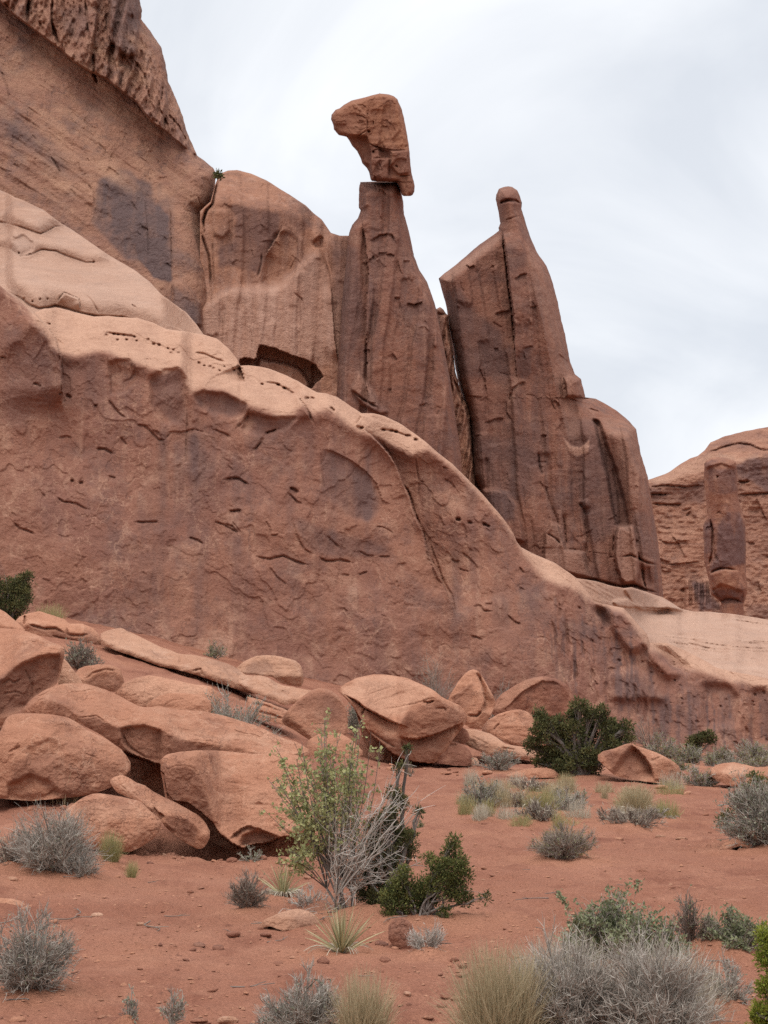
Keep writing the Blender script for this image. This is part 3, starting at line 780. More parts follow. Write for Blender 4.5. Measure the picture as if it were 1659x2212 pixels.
# ---- pale slickrock terraces behind the near wall (upper left)
def build_terrace():
    top = [(-520, 300), (-200, 395)] + P1([(0, 1052), (40, 1068), (85, 1092), (130, 1108), (240, 1160), (330, 1230), (400, 1270), (500, 1340), (600, 1410), (740, 1490), (830, 1560), (900, 1635)]) + P4([(1030, 345), (1090, 415), (1135, 480)])
    bot = [(-520, 800), (-120, 860), (0, 860), (140, 900), (300, 920), (450, 940)]
    p = Paint(-530, 280, 460, 800, 1.5)
    L1 = R2([(-400, 330), (0, 345), (130, 375), (300, 435), (330, 420), (400, 380), (475, 372)])
    L2 = R2([(-400, 520), (0, 525), (80, 545), (140, 600), (220, 590), (300, 550), (410, 560), (500, 600), (640, 645), (800, 640)])
    L3 = R2([(60, 860), (150, 905), (220, 960), (290, 985), (410, 965), (500, 985), (600, 1020), (730, 1045), (900, 1050), (1060, 1090), (1200, 1135)])
    def slope(X, Y):
        s = 30 + 0 * X
        for L, a, wd in ((L1, 95, 11), (L2, 85, 9), (L3, 92, 18)):
            l = np.asarray(L); x0, x1 = l[0, 0], l[-1, 0]
            y = np.interp(X, l[:, 0], l[:, 1])
            k = sstep(x0 - 5, x0 + 15, X) * sstep(x1 + 5, x1 - 25, X)
            s = s + (a - 30) * k * np.exp(-((Y - y + wd * .6) / wd) ** 2)
        s = s + 25 * sstep(330, 430, X)
        return s
    p.crack(L1, 1.8, .5, 1); p.crack(L2[1:], 1.8, .5, 1); p.crack(L3, 2.6, .8, 1)
    p.crack(R2([(0, 280), (50, 235), (90, 215), (140, 172)]), 2, .5, 1)
    p.step(R2([(420, 950), (470, 870), (580, 910), (590, 1000)]), .5, 20, 1, .5)
    p.crack(R2([(415, 940), (475, 868), (580, 912), (590, 1010)]), 1.6, .4, .5)
    p.crack(R2([(620, 870), (680, 930), (735, 1030)]), 1.6, .3, 1)
    p.crack(R2([(970, 955), (1005, 980)]), 2, .4)
    p.poly(R2([(70, 545), (90, 480), (170, 440), (250, 500), (240, 560), (150, 600)]), -.5, 2, 3)
    for xy in [(90, 560), (140, 575), (215, 580), (100, 460), (295, 915), (350, 912), (180, 910), (240, 930), (690, 640)]:
        x, y = R2([xy])[0]; p.crack([(x - 2, y), (x + 2, y + 1)], 2.6, .5)
    for k in range(26):
        x, y = rs.uniform(-100, 380), rs.uniform(450, 700)
        p.step([(x, y), (x + 30, y + 8), (x + 60, y + 24)], .10, 10, 1, 2)
    pale = Paint(-530, 280, 460, 800, 3); pale.poly([(-530, 440), (200, 470), (450, 700), (460, 800), (-530, 800)], .4, 20, 20)
    stain_shade = Paint(-530, 280, 460, 800, 3)
    stain_shade.poly(R2([(70, 560), (100, 450), (180, 440), (260, 500), (220, 590), (140, 600)]), .8, 4, 5)  # hollow between the ledges toned darker
    stain_shade.poly(R2([(250, 430), (290, 300), (420, 340), (470, 370), (330, 420)]), .4, 4, 5)
    stain_shade.poly(R2([(600, 820), (800, 830), (1000, 1000), (1000, 1040), (760, 1000), (640, 900)]), .35, 8, 6)
    o = cliff('sandstone_terrace', -520, 441, top, bot, [(-520, 58), (441, 58)], slope, p, 'bench', {'stain_shade': stain_shade, 'pale': pale},
              ((.12, .7, 3), (.5, .12, 3), (2.0, .03, 3)), 1.6, 8, 10, 4, 1.0)
    tag(o, 'pale stepped slickrock terraces between the dark upper cliff and the near wall', 'rock terrace')
build_terrace()

# ---- high cliff, upper left
def build_high_cliff():
    prof_r = P1([(770, -60), (772, 0), (785, 60), (780, 105), (830, 170), (890, 260), (915, 350), (930, 450), (970, 540), (1010, 640), (1030, 720), (1060, 790), (1090, 860), (1130, 888), (1180, 930), (1196, 962), (1180, 1090), (1152, 1150), (1122, 1180), (1120, 1240), (1140, 1330), (1158, 1480), (1165, 1600), (1165, 1900), (1180, 3000)])
    prof = [(-190, -620, 300)] + [(y, -620, x) for x, y in prof_r]
    base = P1([(-1600, -500), (-400, -230), (0, 10), (60, 70), (150, 140), (340, 280), (410, 345), (500, 400), (580, 432), (680, 512), (760, 572), (830, 668), (930, 740), (1000, 800), (1085, 858)])
    p = Paint(-630, -200, 480, 760, 1.6)
    bx = np.asarray(base)
    X, Y = np.meshgrid(p.x0 + p.q * np.arange(p.nx), p.y0 + p.q * np.arange(p.ny))
    yb = np.interp(X, bx[:, 0], bx[:, 1])
    up = sstep(2, -3, Y - yb) * (X < bx[-1, 0] + 4)
    # smooth slab leaning back below the broken band
    p.a -= (2.4 * sstep(260, 0, np.clip(Y - yb, 0, 260)) * (1 - up) - .3 * up) * sstep(424, 350, X)
    p.crack(base[:-1], 1.8, .9, 2)
    # broken joint faces in the band, tall above and smaller toward the foot
    joints(p, 30, 120, 1.6, .15, 1, lambda X, Y: up)
    joints(p, 17, 34, .9, .45, 5, lambda X, Y: up * sstep(-190, -40, Y - yb))
    joints(p, 9, 16, .5, .5, 8, lambda X, Y: up * sstep(-110, -10, Y - yb))
    p.a += up * .5 * fbm(np.stack([X / 12., Y / 30., 0 * X], -1), 4, ridged=True)
    for c, ww, h in [([(155, -20), (150, 130)], 3.2, 2.2), ([(290, -20), (285, 130), (335, 280)], 3, 2.2), ([(470, -20), (485, 150), (500, 250)], 2.6, 1.5), ([(515, 280), (520, 410), (540, 470)], 3, 2), ([(620, 310), (650, 410)], 2.6, 1.6), ([(585, 30), (590, 200), (600, 260)], 2.2, 1), ([(900, 470), (890, 560)], 2.6, 1.6), ([(740, 330), (800, 420), (830, 560)], 2.2, 1), ([(20, 10), (60, 60)], 3, 2), ([(920, 620), (990, 700), (1040, 800)], 2.4, 1.2), ([(880, 600), (930, 700)], 2.4, 1.2)]:
        p.crack(P1(c), ww, h, 1.5)
    p.poly(P1([(600, -100), (770, -100), (785, 60), (770, 110), (750, 300), (700, 310), (620, 240)]), 1.6, 3, 3)
    for c, ww, h in [([(275, 860), (310, 910), (340, 970)], 2.2, .8), ([(0, 380), (30, 450), (60, 560)], 2, .7), ([(480, 1010), (520, 1070), (525, 1140)], 1.6, .5), ([(940, 1110), (945, 1300), (950, 1550)], 1.4, .35), ([(1000, 1150), (1110, 1200)], 1.4, .3), ([(1090, 1080), (1120, 1180)], 1.6, .4), ([(1120, 1340), (1150, 1500), (1150, 1650)], 1.6, .4), ([(400, 1020), (440, 970), (500, 960)], 1.4, .3), ([(800, 1080), (815, 1250), (820, 1450)], 1.4, .25), ([(770, 760), (800, 800), (850, 830)], 1.6, .4), ([(540, 790), (590, 840)], 1.6, .4), ([(420, 620), (500, 700), (540, 720)], 1.6, .4)]:
        p.crack(P1(c), ww, h, 1.5); p.step(P1(c), .15, 18, 1)
    # diagonal cross-beds of the slab
    dm = sstep(-.1, .35, fbm(np.stack([(X * .55 - Y * .83) / 9., (X * .83 + Y * .55) / 130., 0 * X], -1), 4, ridged=True))
    p.a += (.13 * dm + .35 * fbm(np.stack([(X * .55 - Y * .83) / 22., (X * .83 + Y * .55) / 300., 0 * X + 3], -1), 4)) * (1 - up) * sstep(620, 420, Y + .2 * X)
    flakes(p, P1([(0, 150), (500, 480), (1000, 860), (1150, 950), (1100, 1500), (900, 1500), (500, 1150), (0, 1000)]), 34, 10, 34, .75, .12, 1.2, .25, .35)
    # block leaning at the foot
    p.poly(P1([(955, 1570), (975, 1550), (1010, 1555), (1060, 1610), (1110, 1680), (1110, 1800), (955, 1800)]), 1.2, 2, 2)
    stain_shade = Paint(-630, -200, 480, 760, 2)
    stain_shade.poly(P1([(540, 1000), (640, 950), (700, 930), (760, 990), (830, 1010), (850, 1100), (930, 1200), (945, 1550), (850, 1530), (790, 1450), (700, 1430), (600, 1340), (510, 1220), (530, 1100)]), .8, 5, 9)
    for k in range(16):
        x = 210 + rs.uniform(0, 160); y = 375 + (x - 210) * .25 + rs.uniform(-8, 20); wd = rs.uniform(3, 11); stain_shade.poly([(x, y), (x + wd, y), (x + wd * 1.2, y + rs.uniform(70, 190)), (x, y + rs.uniform(70, 190))], .3, 3.5, 3)
    stain_shade.poly(P1([(740, 1330), (940, 1330), (945, 1560), (850, 1530), (790, 1450)]), .8, 4, 5)
    stain_shade.poly(P1([(0, 610), (100, 690), (280, 790), (350, 870), (385, 930), (330, 970), (200, 850), (100, 760), (0, 700)]), .65, 12, 14)
    stain_shade.poly(P1([(600, -100), (770, -100), (785, 60), (770, 110), (750, 300), (700, 310), (620, 240)]), .6, 4, 6)
    stain_shade.poly(P1([(340, 60), (480, 20), (490, 150), (420, 230), (340, 150)]), .5, 8, 8)
    stain_shade.poly(P1([(960, 1580), (1100, 1700), (1100, 1800), (950, 1800)]), .6, 4, 5)
    pale = Paint(-630, -200, 480, 760, 3)
    for k in range(80):
        x, y = rs.uniform(-100, 420), rs.uniform(60, 440); L = rs.uniform(30, 150)
        pale.poly([(x, y), (x + L * .6, y + L * .42 - 4), (x + L, y + L * .75), (x + L * .5, y + L * .42 + 6)], .36, 4, 9)
    return tower('sandstone_cliff', prof, 109.2, 5.5, .52, p, 'upper', {'stain_shade': stain_shade, 'pale': pale}, ((.06, .8, 3), (.25, .35, 3), (.9, .12, 3), (.16, .07, 5, (1, 1, .6)), (.45, .04, 5, (1, 1, .6))), 1.7, 2.4, None, 1.6, R=70)
tag(build_high_cliff(), 'tall upper cliff with broken dark blocks above a smooth leaning slab', 'cliff')

# ---- domed rock between the high cliff and the pedestal
def build_dome():
    top = P2([(270, 760), (300, 730), (335, 700), (345, 660), (362, 600), (380, 560), (395, 543), (430, 529), (480, 525), (560, 545), (640, 580), (720, 630), (800, 680), (860, 720), (900, 760), (950, 800), (985, 850), (1000, 873), (1050, 888), (1095, 888), (1130, 890), (1160, 960), (1260, 1200)])
    bot = [(425, 1120), (830, 1220)]
    p = Paint(425, 340, 840, 980, 1.5)
    edge = P2([(260, 740), (345, 702), (430, 690), (480, 710), (560, 735), (640, 742), (720, 755), (800, 770), (850, 800), (900, 880), (1000, 930), (1260, 1200)])
    slab = P2([(200, 1300), (275, 1268), (330, 1230), (390, 1182), (470, 1150), (560, 1160), (680, 1160), (720, 1140), (760, 1112), (820, 1050), (870, 990), (910, 960), (945, 970), (985, 1040), (1000, 1100)])
    def slope(X, Y):
        e = curve(edge, X); sl = curve(slab, X); sx = slab[-1][0]
        s = 82 + (44 - 82) * sstep(8, -8, Y - e)
        lo = sstep(sx + 12, sx - 8, X)
        band = np.exp(-((Y - sl - 8) / 11.) ** 2)
        s = s + (30 - s) * band * lo
        return s
    p.crack(P2([(283, 870), (300, 930), (325, 1000), (335, 1100), (335, 1200)]), 2.2, 1.6, 1)
    p.crack(P2([(378, 560), (362, 640), (344, 720), (312, 748), (296, 800), (300, 870)]), 2.6, 3.0, 1.5)
    p.crack(P2([(345, 900), (350, 1050), (355, 1190)]), 1.4, .7, 1)
    p.crack(P2([(620, 980), (612, 1060), (590, 1130)]), 2, .7, 1.5)
    p.crack(P2([(815, 880), (812, 1000), (760, 1110)]), 1.4, .5, 1)
    p.step(P2([(630, 1010), (700, 900), (740, 830)]), .6, 30, 1, 2)
    p.poly(P2([(340, 745), (440, 745), (440, 860), (400, 900), (350, 880)]), .35, 2, 3)
    p.poly(P2([(690, 880), (760, 860), (820, 900), (800, 1060), (700, 1150), (620, 1150), (640, 1020)]), -.5, 4, 4)
    p.poly(P2([(900, 930), (940, 890), (960, 900), (950, 960), (910, 955)]), -.6, 2, 2)
    p.step(P2([(1000, 1150), (1010, 1300), (1020, 1450), (1045, 1600)]), .8, 18, 1, 1)
    # opening beneath the leaning slab
    alc = P5([(80, 188), (120, 182), (160, 192), (172, 180), (192, 108), (290, 135), (400, 178), (450, 195), (500, 222), (543, 290), (500, 325), (480, 350), (300, 420), (80, 300)])
    p.poly(alc, -2.6, 1.1, 3.5)
    p.poly(P5([(190, 185), (290, 205), (350, 215), (430, 258), (470, 340), (300, 400), (150, 330)]), 1.3, 1.6, 4)
    p.crack(P2([(790, 1200), (840, 1240), (860, 1330)]), 1.5, .5, 1)
    for k in range(30):
        x = rs.uniform(440, 715); y = rs.uniform(620, 740); p.crack([(x, y), (x + rs.uniform(-2, 3), y + rs.uniform(30, 90))], rs.uniform(1.5, 3), rs.uniform(.08, .22), 1)
    flakes(p, P2([(380, 560), (560, 570), (860, 760), (1000, 1000), (800, 1100), (600, 1120), (380, 1130)]), 14, 8, 30, .5, .10, 1.2, .2, .6); joints(p, 40, 150, .35, .05, 2)
    flakes(p, P2([(1000, 920), (1130, 930), (1200, 1500), (1050, 1600)]), 8, 8, 26, .9, .10, 1.2, .2, .6)
    stain_shade = Paint(425, 340, 840, 980, 2)
    stain_shade.poly(P2([(430, 715), (560, 735), (720, 760), (710, 850), (690, 920), (640, 1010), (600, 1100), (480, 1060), (380, 1060), (380, 960), (470, 920), (480, 780)]), .95, 4, 6)
    stain_shade.poly(P2([(820, 800), (870, 790), (900, 830), (830, 880), (800, 840)]), .6, 4, 5)
    stain_shade.poly(P2([(1010, 1000), (1130, 930), (1200, 1200), (1180, 1600), (1050, 1600), (1000, 1250)]), .6, 10, 6)
    stain_shade.poly(P2([(1000, 900), (1080, 900), (1060, 1000), (1000, 1010)]), .5, 6, 5)
    pale = Paint(425, 340, 840, 980, 2)
    pale.poly(P2([(280, 1300), (390, 1190), (560, 1165), (700, 1165), (900, 980), (980, 1060), (1000, 1300), (1000, 1600), (280, 1600)]), .5, 5, 5)
    for k in range(64):
        x = rs.uniform(440, 730); y = rs.uniform(600, 700); wd = rs.uniform(1.5, 6); pale.poly([(x, y), (x + wd, y), (x + wd, y + rs.uniform(60, 170)), (x, y + rs.uniform(60, 170))], .42, 1.8, 1.5)
    for k in range(50):
        x = rs.uniform(440, 790); y = rs.uniform(470, 720); wd = rs.uniform(2, 7); stain_shade.poly([(x, y), (x + wd, y), (x + wd, y + rs.uniform(50, 150)), (x, y + rs.uniform(50, 150))], .28, 2, 1.5)
    o = cliff('rock_dome', 432, 816, top, bot, [(430, 110.4), (820, 111.4)], slope, p, 'dome', {'stain_shade': stain_shade, 'pale': pale},
              ((.08, .6, 3), (.3, .18, 3), (1.2, .06, 3), (.3, .02, 5, (1, 1, .8))), 1.5, 12, 18, 2, 1.0)
    tag(o, 'orange domed rock with dark streaked face, joined to the pedestal of the balanced rock', 'rock dome')
build_dome()

# ---- pedestal under the balanced rock
def build_pedestal():
    L = P2([(1162, 598), (1158, 610), (1156, 640), (1155, 735), (1165, 748), (1150, 790), (1118, 830), (1102, 870), (1096, 900), (1085, 1000), (1060, 1250), (1040, 1560), (1030, 1800), (1020, 2100), (990, 2900)])
    Rr = P2([(1368, 592), (1384, 620), (1400, 700), (1405, 770), (1425, 840), (1440, 900), (1460, 1000), (1490, 1080), (1530, 1140), (1560, 1220), (1582, 1290), (1600, 1380), (1620, 1480), (1640, 1580), (1660, 1680), (1690, 1900), (1720, 2100), (1760, 2900)])
    l, r = np.asarray(L), np.asarray(Rr)
    ys = np.unique(np.concatenate([l[:, 1], r[:, 1]]))
    prof = [(y, np.interp(y, l[:, 1], l[:, 0]), np.interp(y, r[:, 1], r[:, 0])) for y in ys]
    p = Paint(715, 380, 1010, 1000, 1.4)
    p.poly(P2([(1156, 640), (1175, 640), (1178, 720), (1150, 745)]), -.8, 1.5, 1)
    p.crack(P2([(1155, 735), (1180, 715)]), 1.6, .8)
    for c, h in [([(1210, 925), (1260, 890), (1310, 877), (1340, 885), (1365, 940)], .5), ([(1300, 995), (1330, 990), (1355, 1000)], .4), ([(1205, 1030), (1240, 1000)], .4), ([(1400, 1030), (1440, 1030)], .4), ([(1265, 630), (1290, 640), (1310, 670)], .5), ([(1350, 1230), (1385, 1235)], .5), ([(1420, 1260), (1460, 1272), (1510, 1250)], .6), ([(1180, 1525), (1215, 1518)], .4)]:
        p.step(P2(c), -h * .45, 12, 1, 2); p.step(P2(c), h * .2, 10, -1, 2); p.crack(P2(c), 1.3, h * .7, 2)
    p.step(P2([(1395, 640), (1410, 790), (1440, 930), (1480, 1090), (1540, 1210), (1580, 1330), (1600, 1600)]), -.9, 20, -1, 1)
    p.crack(P2([(1250, 590), (1245, 615), (1260, 640)]), 1.5, .5, 1)
    p.step(P2([(1165, 760), (1190, 900), (1210, 1100), (1195, 1300), (1200, 1600), (1200, 2000)]), -.7, 26, 1, 2)
    # slab peeling at the foot
    p.poly(P5([(700, 355), (740, 265), (790, 330), (850, 440), (900, 480), (860, 500), (760, 440)]), .7, 1.5, 1.5)
    p.crack(P5([(700, 360), (760, 410), (850, 462)]), 2.2, 1.2, 1)
    for k in range(20):
        x = rs.uniform(770, 920); y = rs.uniform(500, 800); p.crack([(x, y), (x + rs.uniform(0, 8), y + rs.uniform(50, 130))], rs.uniform(2, 4), rs.uniform(.08, .22), 1)
    flakes(p, P2([(1170, 760), (1400, 700), (1500, 1150), (1600, 1500), (1650, 1900), (1080, 1900), (1110, 950)]), 16, 8, 24, .5, .12, 1.2, .2, .9); joints(p, 44, 170, .55, .1, 3)
    stain_shade = Paint(715, 380, 1010, 1000, 2)
    stain_shade.poly(P2([(1220, 950), (1360, 900), (1450, 1060), (1400, 1300), (1300, 1200), (1210, 1060)]), .4, 8, 6)
    stain_shade.poly(P2([(1050, 950), (1150, 950), (1190, 1400), (1100, 1600), (1050, 1500)]), .7, 8, 6)
    pale = Paint(715, 380, 1010, 1000, 2)
    pale.poly(P2([(1100, 880), (1200, 890), (1180, 940), (1110, 930)]), .7, 3, 3)
    pale.poly(P5([(700, 355), (740, 265), (790, 330), (850, 440), (800, 430)]), .5, 3, 3)
    o = tower('rock_pedestal', prof, 113.1, 5.0, .10, p, 'tower', {'stain_shade': stain_shade, 'pale': pale}, ((.1, .35, 3), (.35, .12, 3), (1.2, .06, 3), (.3, .025, 5, (1, 1, .8))), 1.5, 2.4, None, 1.3, R=24)
    tag(o, 'tall dark red pedestal tower carrying the balanced head-shaped rock', 'rock tower')
build_pedestal()

# ---- the balanced rock
def build_balanced():
    Lp = R1([(955, 321), (905, 332), (850, 348), (750, 372), (690, 405), (660, 430), (632, 440), (600, 478), (598, 510), (612, 545), (618, 585), (640, 612), (655, 628), (712, 640), (735, 672), (752, 705), (790, 745), (812, 790), (828, 835), (862, 870), (880, 910), (890, 955), (900, 968)])
    Rp = R1([(960, 321), (1020, 326), (1060, 340), (1086, 362), (1098, 390), (1120, 440), (1135, 500), (1150, 580), (1165, 660), (1175, 740), (1182, 820), (1190, 900), (1200, 945), (1208, 968)])
    l, r = np.asarray(Lp), np.asarray(Rp)
    ys = np.unique(np.concatenate([l[:, 1], r[:, 1]]))
    prof = [(y, np.interp(y, l[:, 1], l[:, 0]), np.interp(y, r[:, 1], r[:, 0])) for y in ys]
    k = 900 / 1659 * .54004
    yb = prof[-1][0]
    prof += [(yb + 2.0, 1000 * .54004 + 1080 * k, prof[-1][2]), (yb + 9, 1000 * .54004 + 1098 * k, 1000 * .54004 + 1213 * k), (yb + 22, 1000 * .54004 + 1112 * k, 1000 * .54004 + 1212 * k), (yb + 30, 1000 * .54004 + 1122 * k, 1000 * .54004 + 1198 * k), (yb + 32, 1000 * .54004 + 1135 * k, 1000 * .54004 + 1180 * k)]
    p = Paint(690, 180, 910, 440, 1.0)
    for c, w_, h in [([(855, 480), (865, 540), (860, 595), (800, 632), (720, 630), (655, 626)], 1.3, .6), ([(862, 595), (885, 605)], 2.6, 1.0), ([(780, 480), (830, 490), (858, 510)], 1.2, .4), ([(770, 410), (830, 405), (860, 430)], 1.0, .25), ([(850, 650), (880, 690), (940, 720), (1060, 742), (1170, 735)], 1.4, .6), ([(1140, 720), (1165, 700)], 2.2, .6), ([(900, 745), (915, 755)], 2.6, .8), ([(885, 690), (890, 800), (885, 900)], 1.2, .4), ([(1030, 745), (1045, 770), (1025, 860), (1020, 950)], 1.3, .5), ([(890, 800), (960, 795), (1025, 800)], 1.1, .4), ([(950, 830), (980, 900)], 1.1, .4), ([(1070, 850), (1090, 865)], 2, .6), ([(920, 930), (925, 960)], 2, .8), ([(1100, 930), (1190, 925)], 1.5, .6), ([(1185, 920), (1195, 1000)], 1.3, .5), ([(1160, 770), (1170, 850)], 1.4, .5), ([(1085, 370), (1100, 400)], 1.4, .4), ([(900, 745), (950, 730), (1000, 760)], 1.2, .4)]:
        p.crack(R1(c), w_, h, .7)
    p.poly(R1([(560, 400), (760, 380), (860, 480), (862, 590), (850, 630), (640, 630), (560, 560)]), .45, 1.5, 1)
    p.poly(R1([(700, 640), (860, 640), (890, 760), (880, 960), (700, 960)]), -.6, 1.5, 1.5)
    p.poly(R1([(945, 725), (1035, 745), (1035, 800), (960, 795)]), -.45, 1, 1)
    p.poly(R1([(1045, 745), (1180, 740), (1190, 900), (1100, 920), (1040, 860)]), .3, 1.2, 1)
    p.poly(R1([(890, 800), (1020, 800), (1020, 950), (900, 960)]), .25, 1, 1)
    flakes(p, R1([(650, 430), (1080, 380), (1180, 940), (900, 940), (860, 640), (660, 600)]), 10, 4, 15, .4, .10, 1.0, .2, .8); joints(p, 34, 26, .30, .1, 4)
    stain_shade = Paint(690, 180, 910, 440, 1.5)
    stain_shade.poly(R1([(880, 690), (1180, 740), (1215, 1080), (880, 970)]), .75, 3, 3)
    stain_shade.poly(R1([(720, 640), (860, 640), (890, 760), (880, 960), (800, 800)]), .6, 3, 3)  # recess below the chin toned darker
    stain_shade.poly(R1([(600, 440), (860, 480), (860, 630), (640, 620)]), .3, 4, 4)
    o = tower('balanced_rock', prof, 112.6, 2.7, .0, p, 'capstone', {'stain_shade': stain_shade}, ((.25, .18, 3), (.8, .10, 3), (2.5, .05, 3), (.5, .05, 4, (1, 1, .9))), 1.0, 3.4, None, 1.2, R=14)
    tag(o, 'head-shaped boulder balanced on top of the red pedestal', 'balanced rock')
M['capstone'] = rock_mat('capstone_rock', (.315, .142, .082), (.27, .118, .072), (.190, .088, .064), (.37, .19, .12), .15, .35, .9, .5)
build_balanced()

# ---- broken rock in the gap between the two towers
def build_gap():
    l = np.asarray(P3([(215, 872), (200, 880), (202, 905), (205, 960), (205, 1100), (215, 1250), (225, 1400), (230, 1659), (240, 2100), (240, 2500)]))
    r = np.asarray(P3([(228, 872), (240, 882), (255, 905), (268, 915), (275, 1000), (292, 1100), (305, 1220), (340, 1350), (385, 1450), (400, 1659), (440, 2100), (460, 2500)]))
    ys = np.unique(np.concatenate([l[:, 1], r[:, 1]]))
    prof = [(y, np.interp(y, l[:, 1], l[:, 0]), np.interp(y, r[:, 1], r[:, 0])) for y in ys]
    p = Paint(930, 650, 1060, 1120, 1.4)
    joints(p, 9, 40, .9, .2, 6); joints(p, 5, 14, .4, .3, 7)
    p.crack(P3([(200, 905), (265, 912)]), 2.2, 1.4, 1)
    for c in [[(250, 1100), (250, 1180), (275, 1280), (295, 1360)], [(290, 1250), (330, 1350), (370, 1440), (385, 1500)], [(260, 950), (280, 1050), (300, 1200)]]: p.crack(P3(c), 3, 2.0, 1)
    o = tower('rock_column', prof, 123, 3, .05, p, 'dome', None, ((.3, .3, 3), (1.0, .15, 3)), 1.4, 2.4, None, 1.6, R=12)
    tag(o, 'narrow broken column of rock wedged in the gap between the two towers', 'rock column')
build_gap()

# ---- second tower
def build_tower():
    l = np.asarray(P3([(575, 204), (548, 214), (533, 245), (530, 272), (538, 310), (545, 345), (550, 385), (556, 405), (545, 430), (548, 445), (520, 467), (440, 522), (370, 582), (300, 642), (245, 682), (214, 710), (225, 750), (238, 800), (258, 870), (263, 910), (270, 1000), (288, 1080), (305, 1200), (330, 1320), (360, 1420), (380, 1520), (390, 1659)]) + P6([(20, 420), (60, 540), (100, 700), (130, 850), (150, 1000), (170, 1160), (180, 1450)]))
    r = np.asarray(P3([(620, 205), (648, 222), (662, 252), (674, 292), (672, 325), (684, 365), (700, 420), (722, 485), (760, 570), (810, 640), (840, 720), (870, 830), (890, 930), (915, 1030), (940, 1170), (968, 1240), (1000, 1266), (1014, 1320), (1025, 1368), (1080, 1374), (1120, 1395), (1200, 1442), (1270, 1502), (1307, 1545), (1315, 1600), (1325, 1659)]) + P6([(945, 220), (955, 300), (975, 360), (995, 430), (1010, 530), (1030, 650), (1050, 780), (1065, 900), (1078, 1075), (1080, 1160), (1090, 1450)]))
    ys = np.unique(np.concatenate([l[:, 1], r[:, 1]])); ys = ys[(ys >= l[0, 1])]
    prof = [(y, np.interp(y, l[:, 1], l[:, 0]), np.interp(y, r[:, 1], r[:, 0])) for y in ys]
    p = Paint(930, 660, 1440, 1340, 1.5)
    p = Paint(930, 390, 1450, 1340, 1.5)
    groove = P3([(563, 440), (575, 520), (590, 640), (605, 780), (618, 870), (628, 980), (635, 1140)])
    p.step(groove + P3([(650, 1300)]), 1.3, 70, -1, 1)
    p.step(groove, -.7, 26, 1, 1)
    p.crack(groove, 2.6, 2.2, 1)
    arete = P3([(655, 365), (690, 560), (720, 680), (750, 800), (790, 950), (815, 1080), (840, 1200), (870, 1350), (900, 1470), (925, 1570)])
    X, Y = np.meshgrid(p.x0 + p.q * np.arange(p.nx), p.y0 + p.q * np.arange(p.ny))
    ar = np.asarray(arete); xa = np.interp(Y, ar[:, 1], ar[:, 0])
    lim = sstep(1190, 1130, Y - .0 * X)
    p.a -= .040 * np.clip(X - xa, 0, 130) * sstep(ar[-1, 1] + 10, ar[-1, 1] - 80, Y)
    p.step(arete, .35, 12, 1, 1)
    # cap joint
    p.crack(P3([(550, 300), (570, 285), (600, 277), (640, 280), (672, 300)]), 2.8, 3.4, .6)
    p.crack(P3([(575, 390), (610, 380), (650, 365), (675, 370)]), 1.6, .6, 1)
    p.crack(P3([(540, 440), (562, 450), (570, 500)]), 1.6, .8, .6)
    for c, h in [([(630, 715), (670, 690), (705, 680)], .6), ([(715, 870), (755, 862)], .5), ([(520, 905), (570, 895), (615, 888)], .5), ([(360, 630), (385, 650), (412, 635)], .6), ([(430, 1240), (440, 1205), (470, 1280), (480, 1360)], .35), ([(600, 1390), (620, 1320), (660, 1290), (700, 1280)], .5), ([(590, 1380), (590, 1450), (620, 1500)], .4), ([(680, 1100), (740, 1080)], .35), ([(520, 1100), (545, 1097)], .4), ([(460, 1510), (520, 1490), (580, 1480)], .4), ([(780, 1575), (812, 1580)], .4), ([(870, 1120), (930, 1170), (960, 1240)], .5), ([(855, 1380), (890, 1420)], .5), ([(330, 1330), (380, 1360), (470, 1365)], .35)]:
        p.step(P3(c), -h * .4, 14, 1, 2); p.step(P3(c), h * .2, 12, -1, 2); p.crack(P3(c), 1.2, h * .5, 2)
    # knob on the right shoulder and the buttress beyond it
    p.poly(P3([(908, 1270), (940, 1255), (985, 1265), (1012, 1320), (1018, 1368), (920, 1365)]), 1.5, 2, 1)
    p.crack(P3([(905, 1260), (915, 1310), (920, 1365)]), 2.2, 1.6, .6)
    p.crack(P3([(925, 1370), (980, 1390), (1045, 1410)]), 1.6, .7, 1)
    rec = P6([(690, 110), (722, 110), (740, 170), (765, 240), (800, 330), (830, 430), (860, 540), (885, 640), (895, 730), (860, 700), (822, 690), (800, 600), (770, 420), (735, 280), (705, 150)])
    p.poly(rec, -1.1, 2.0, 2.5)
    p.poly(P6([(730, 130), (790, 220), (850, 420), (900, 600), (930, 760), (960, 900), (1090, 1080), (1060, 640), (985, 430), (930, 260), (840, 180)]), .7, 9, 2)
    p.crack(P3([(1045, 1430), (1075, 1440), (1105, 1448)]), 2.2, .9, 1)
    # spur standing at the foot
    p.poly(P6([(830, 702), (870, 693), (910, 702), (925, 760), (940, 860), (945, 950), (930, 1010), (870, 1015), (845, 990), (820, 930), (808, 850), (815, 760)]), 2.0, 3, 1.5)
    p.crack(P6([(810, 720), (806, 850), (822, 940), (850, 1000)]), 2.4, 1.6, 1); p.crack(P6([(918, 720), (940, 850), (950, 900)]), 2.2, 1.4, 1); p.crack(P6([(840, 868), (900, 858), (940, 875), (990, 900), (1060, 915)]), 2.2, 1.2, 1)
    p.crack(P6([(590, 985), (680, 990), (760, 1010), (840, 1032), (910, 1020), (980, 1050), (1075, 1072)]), 3.2, 1.6, 1.5)
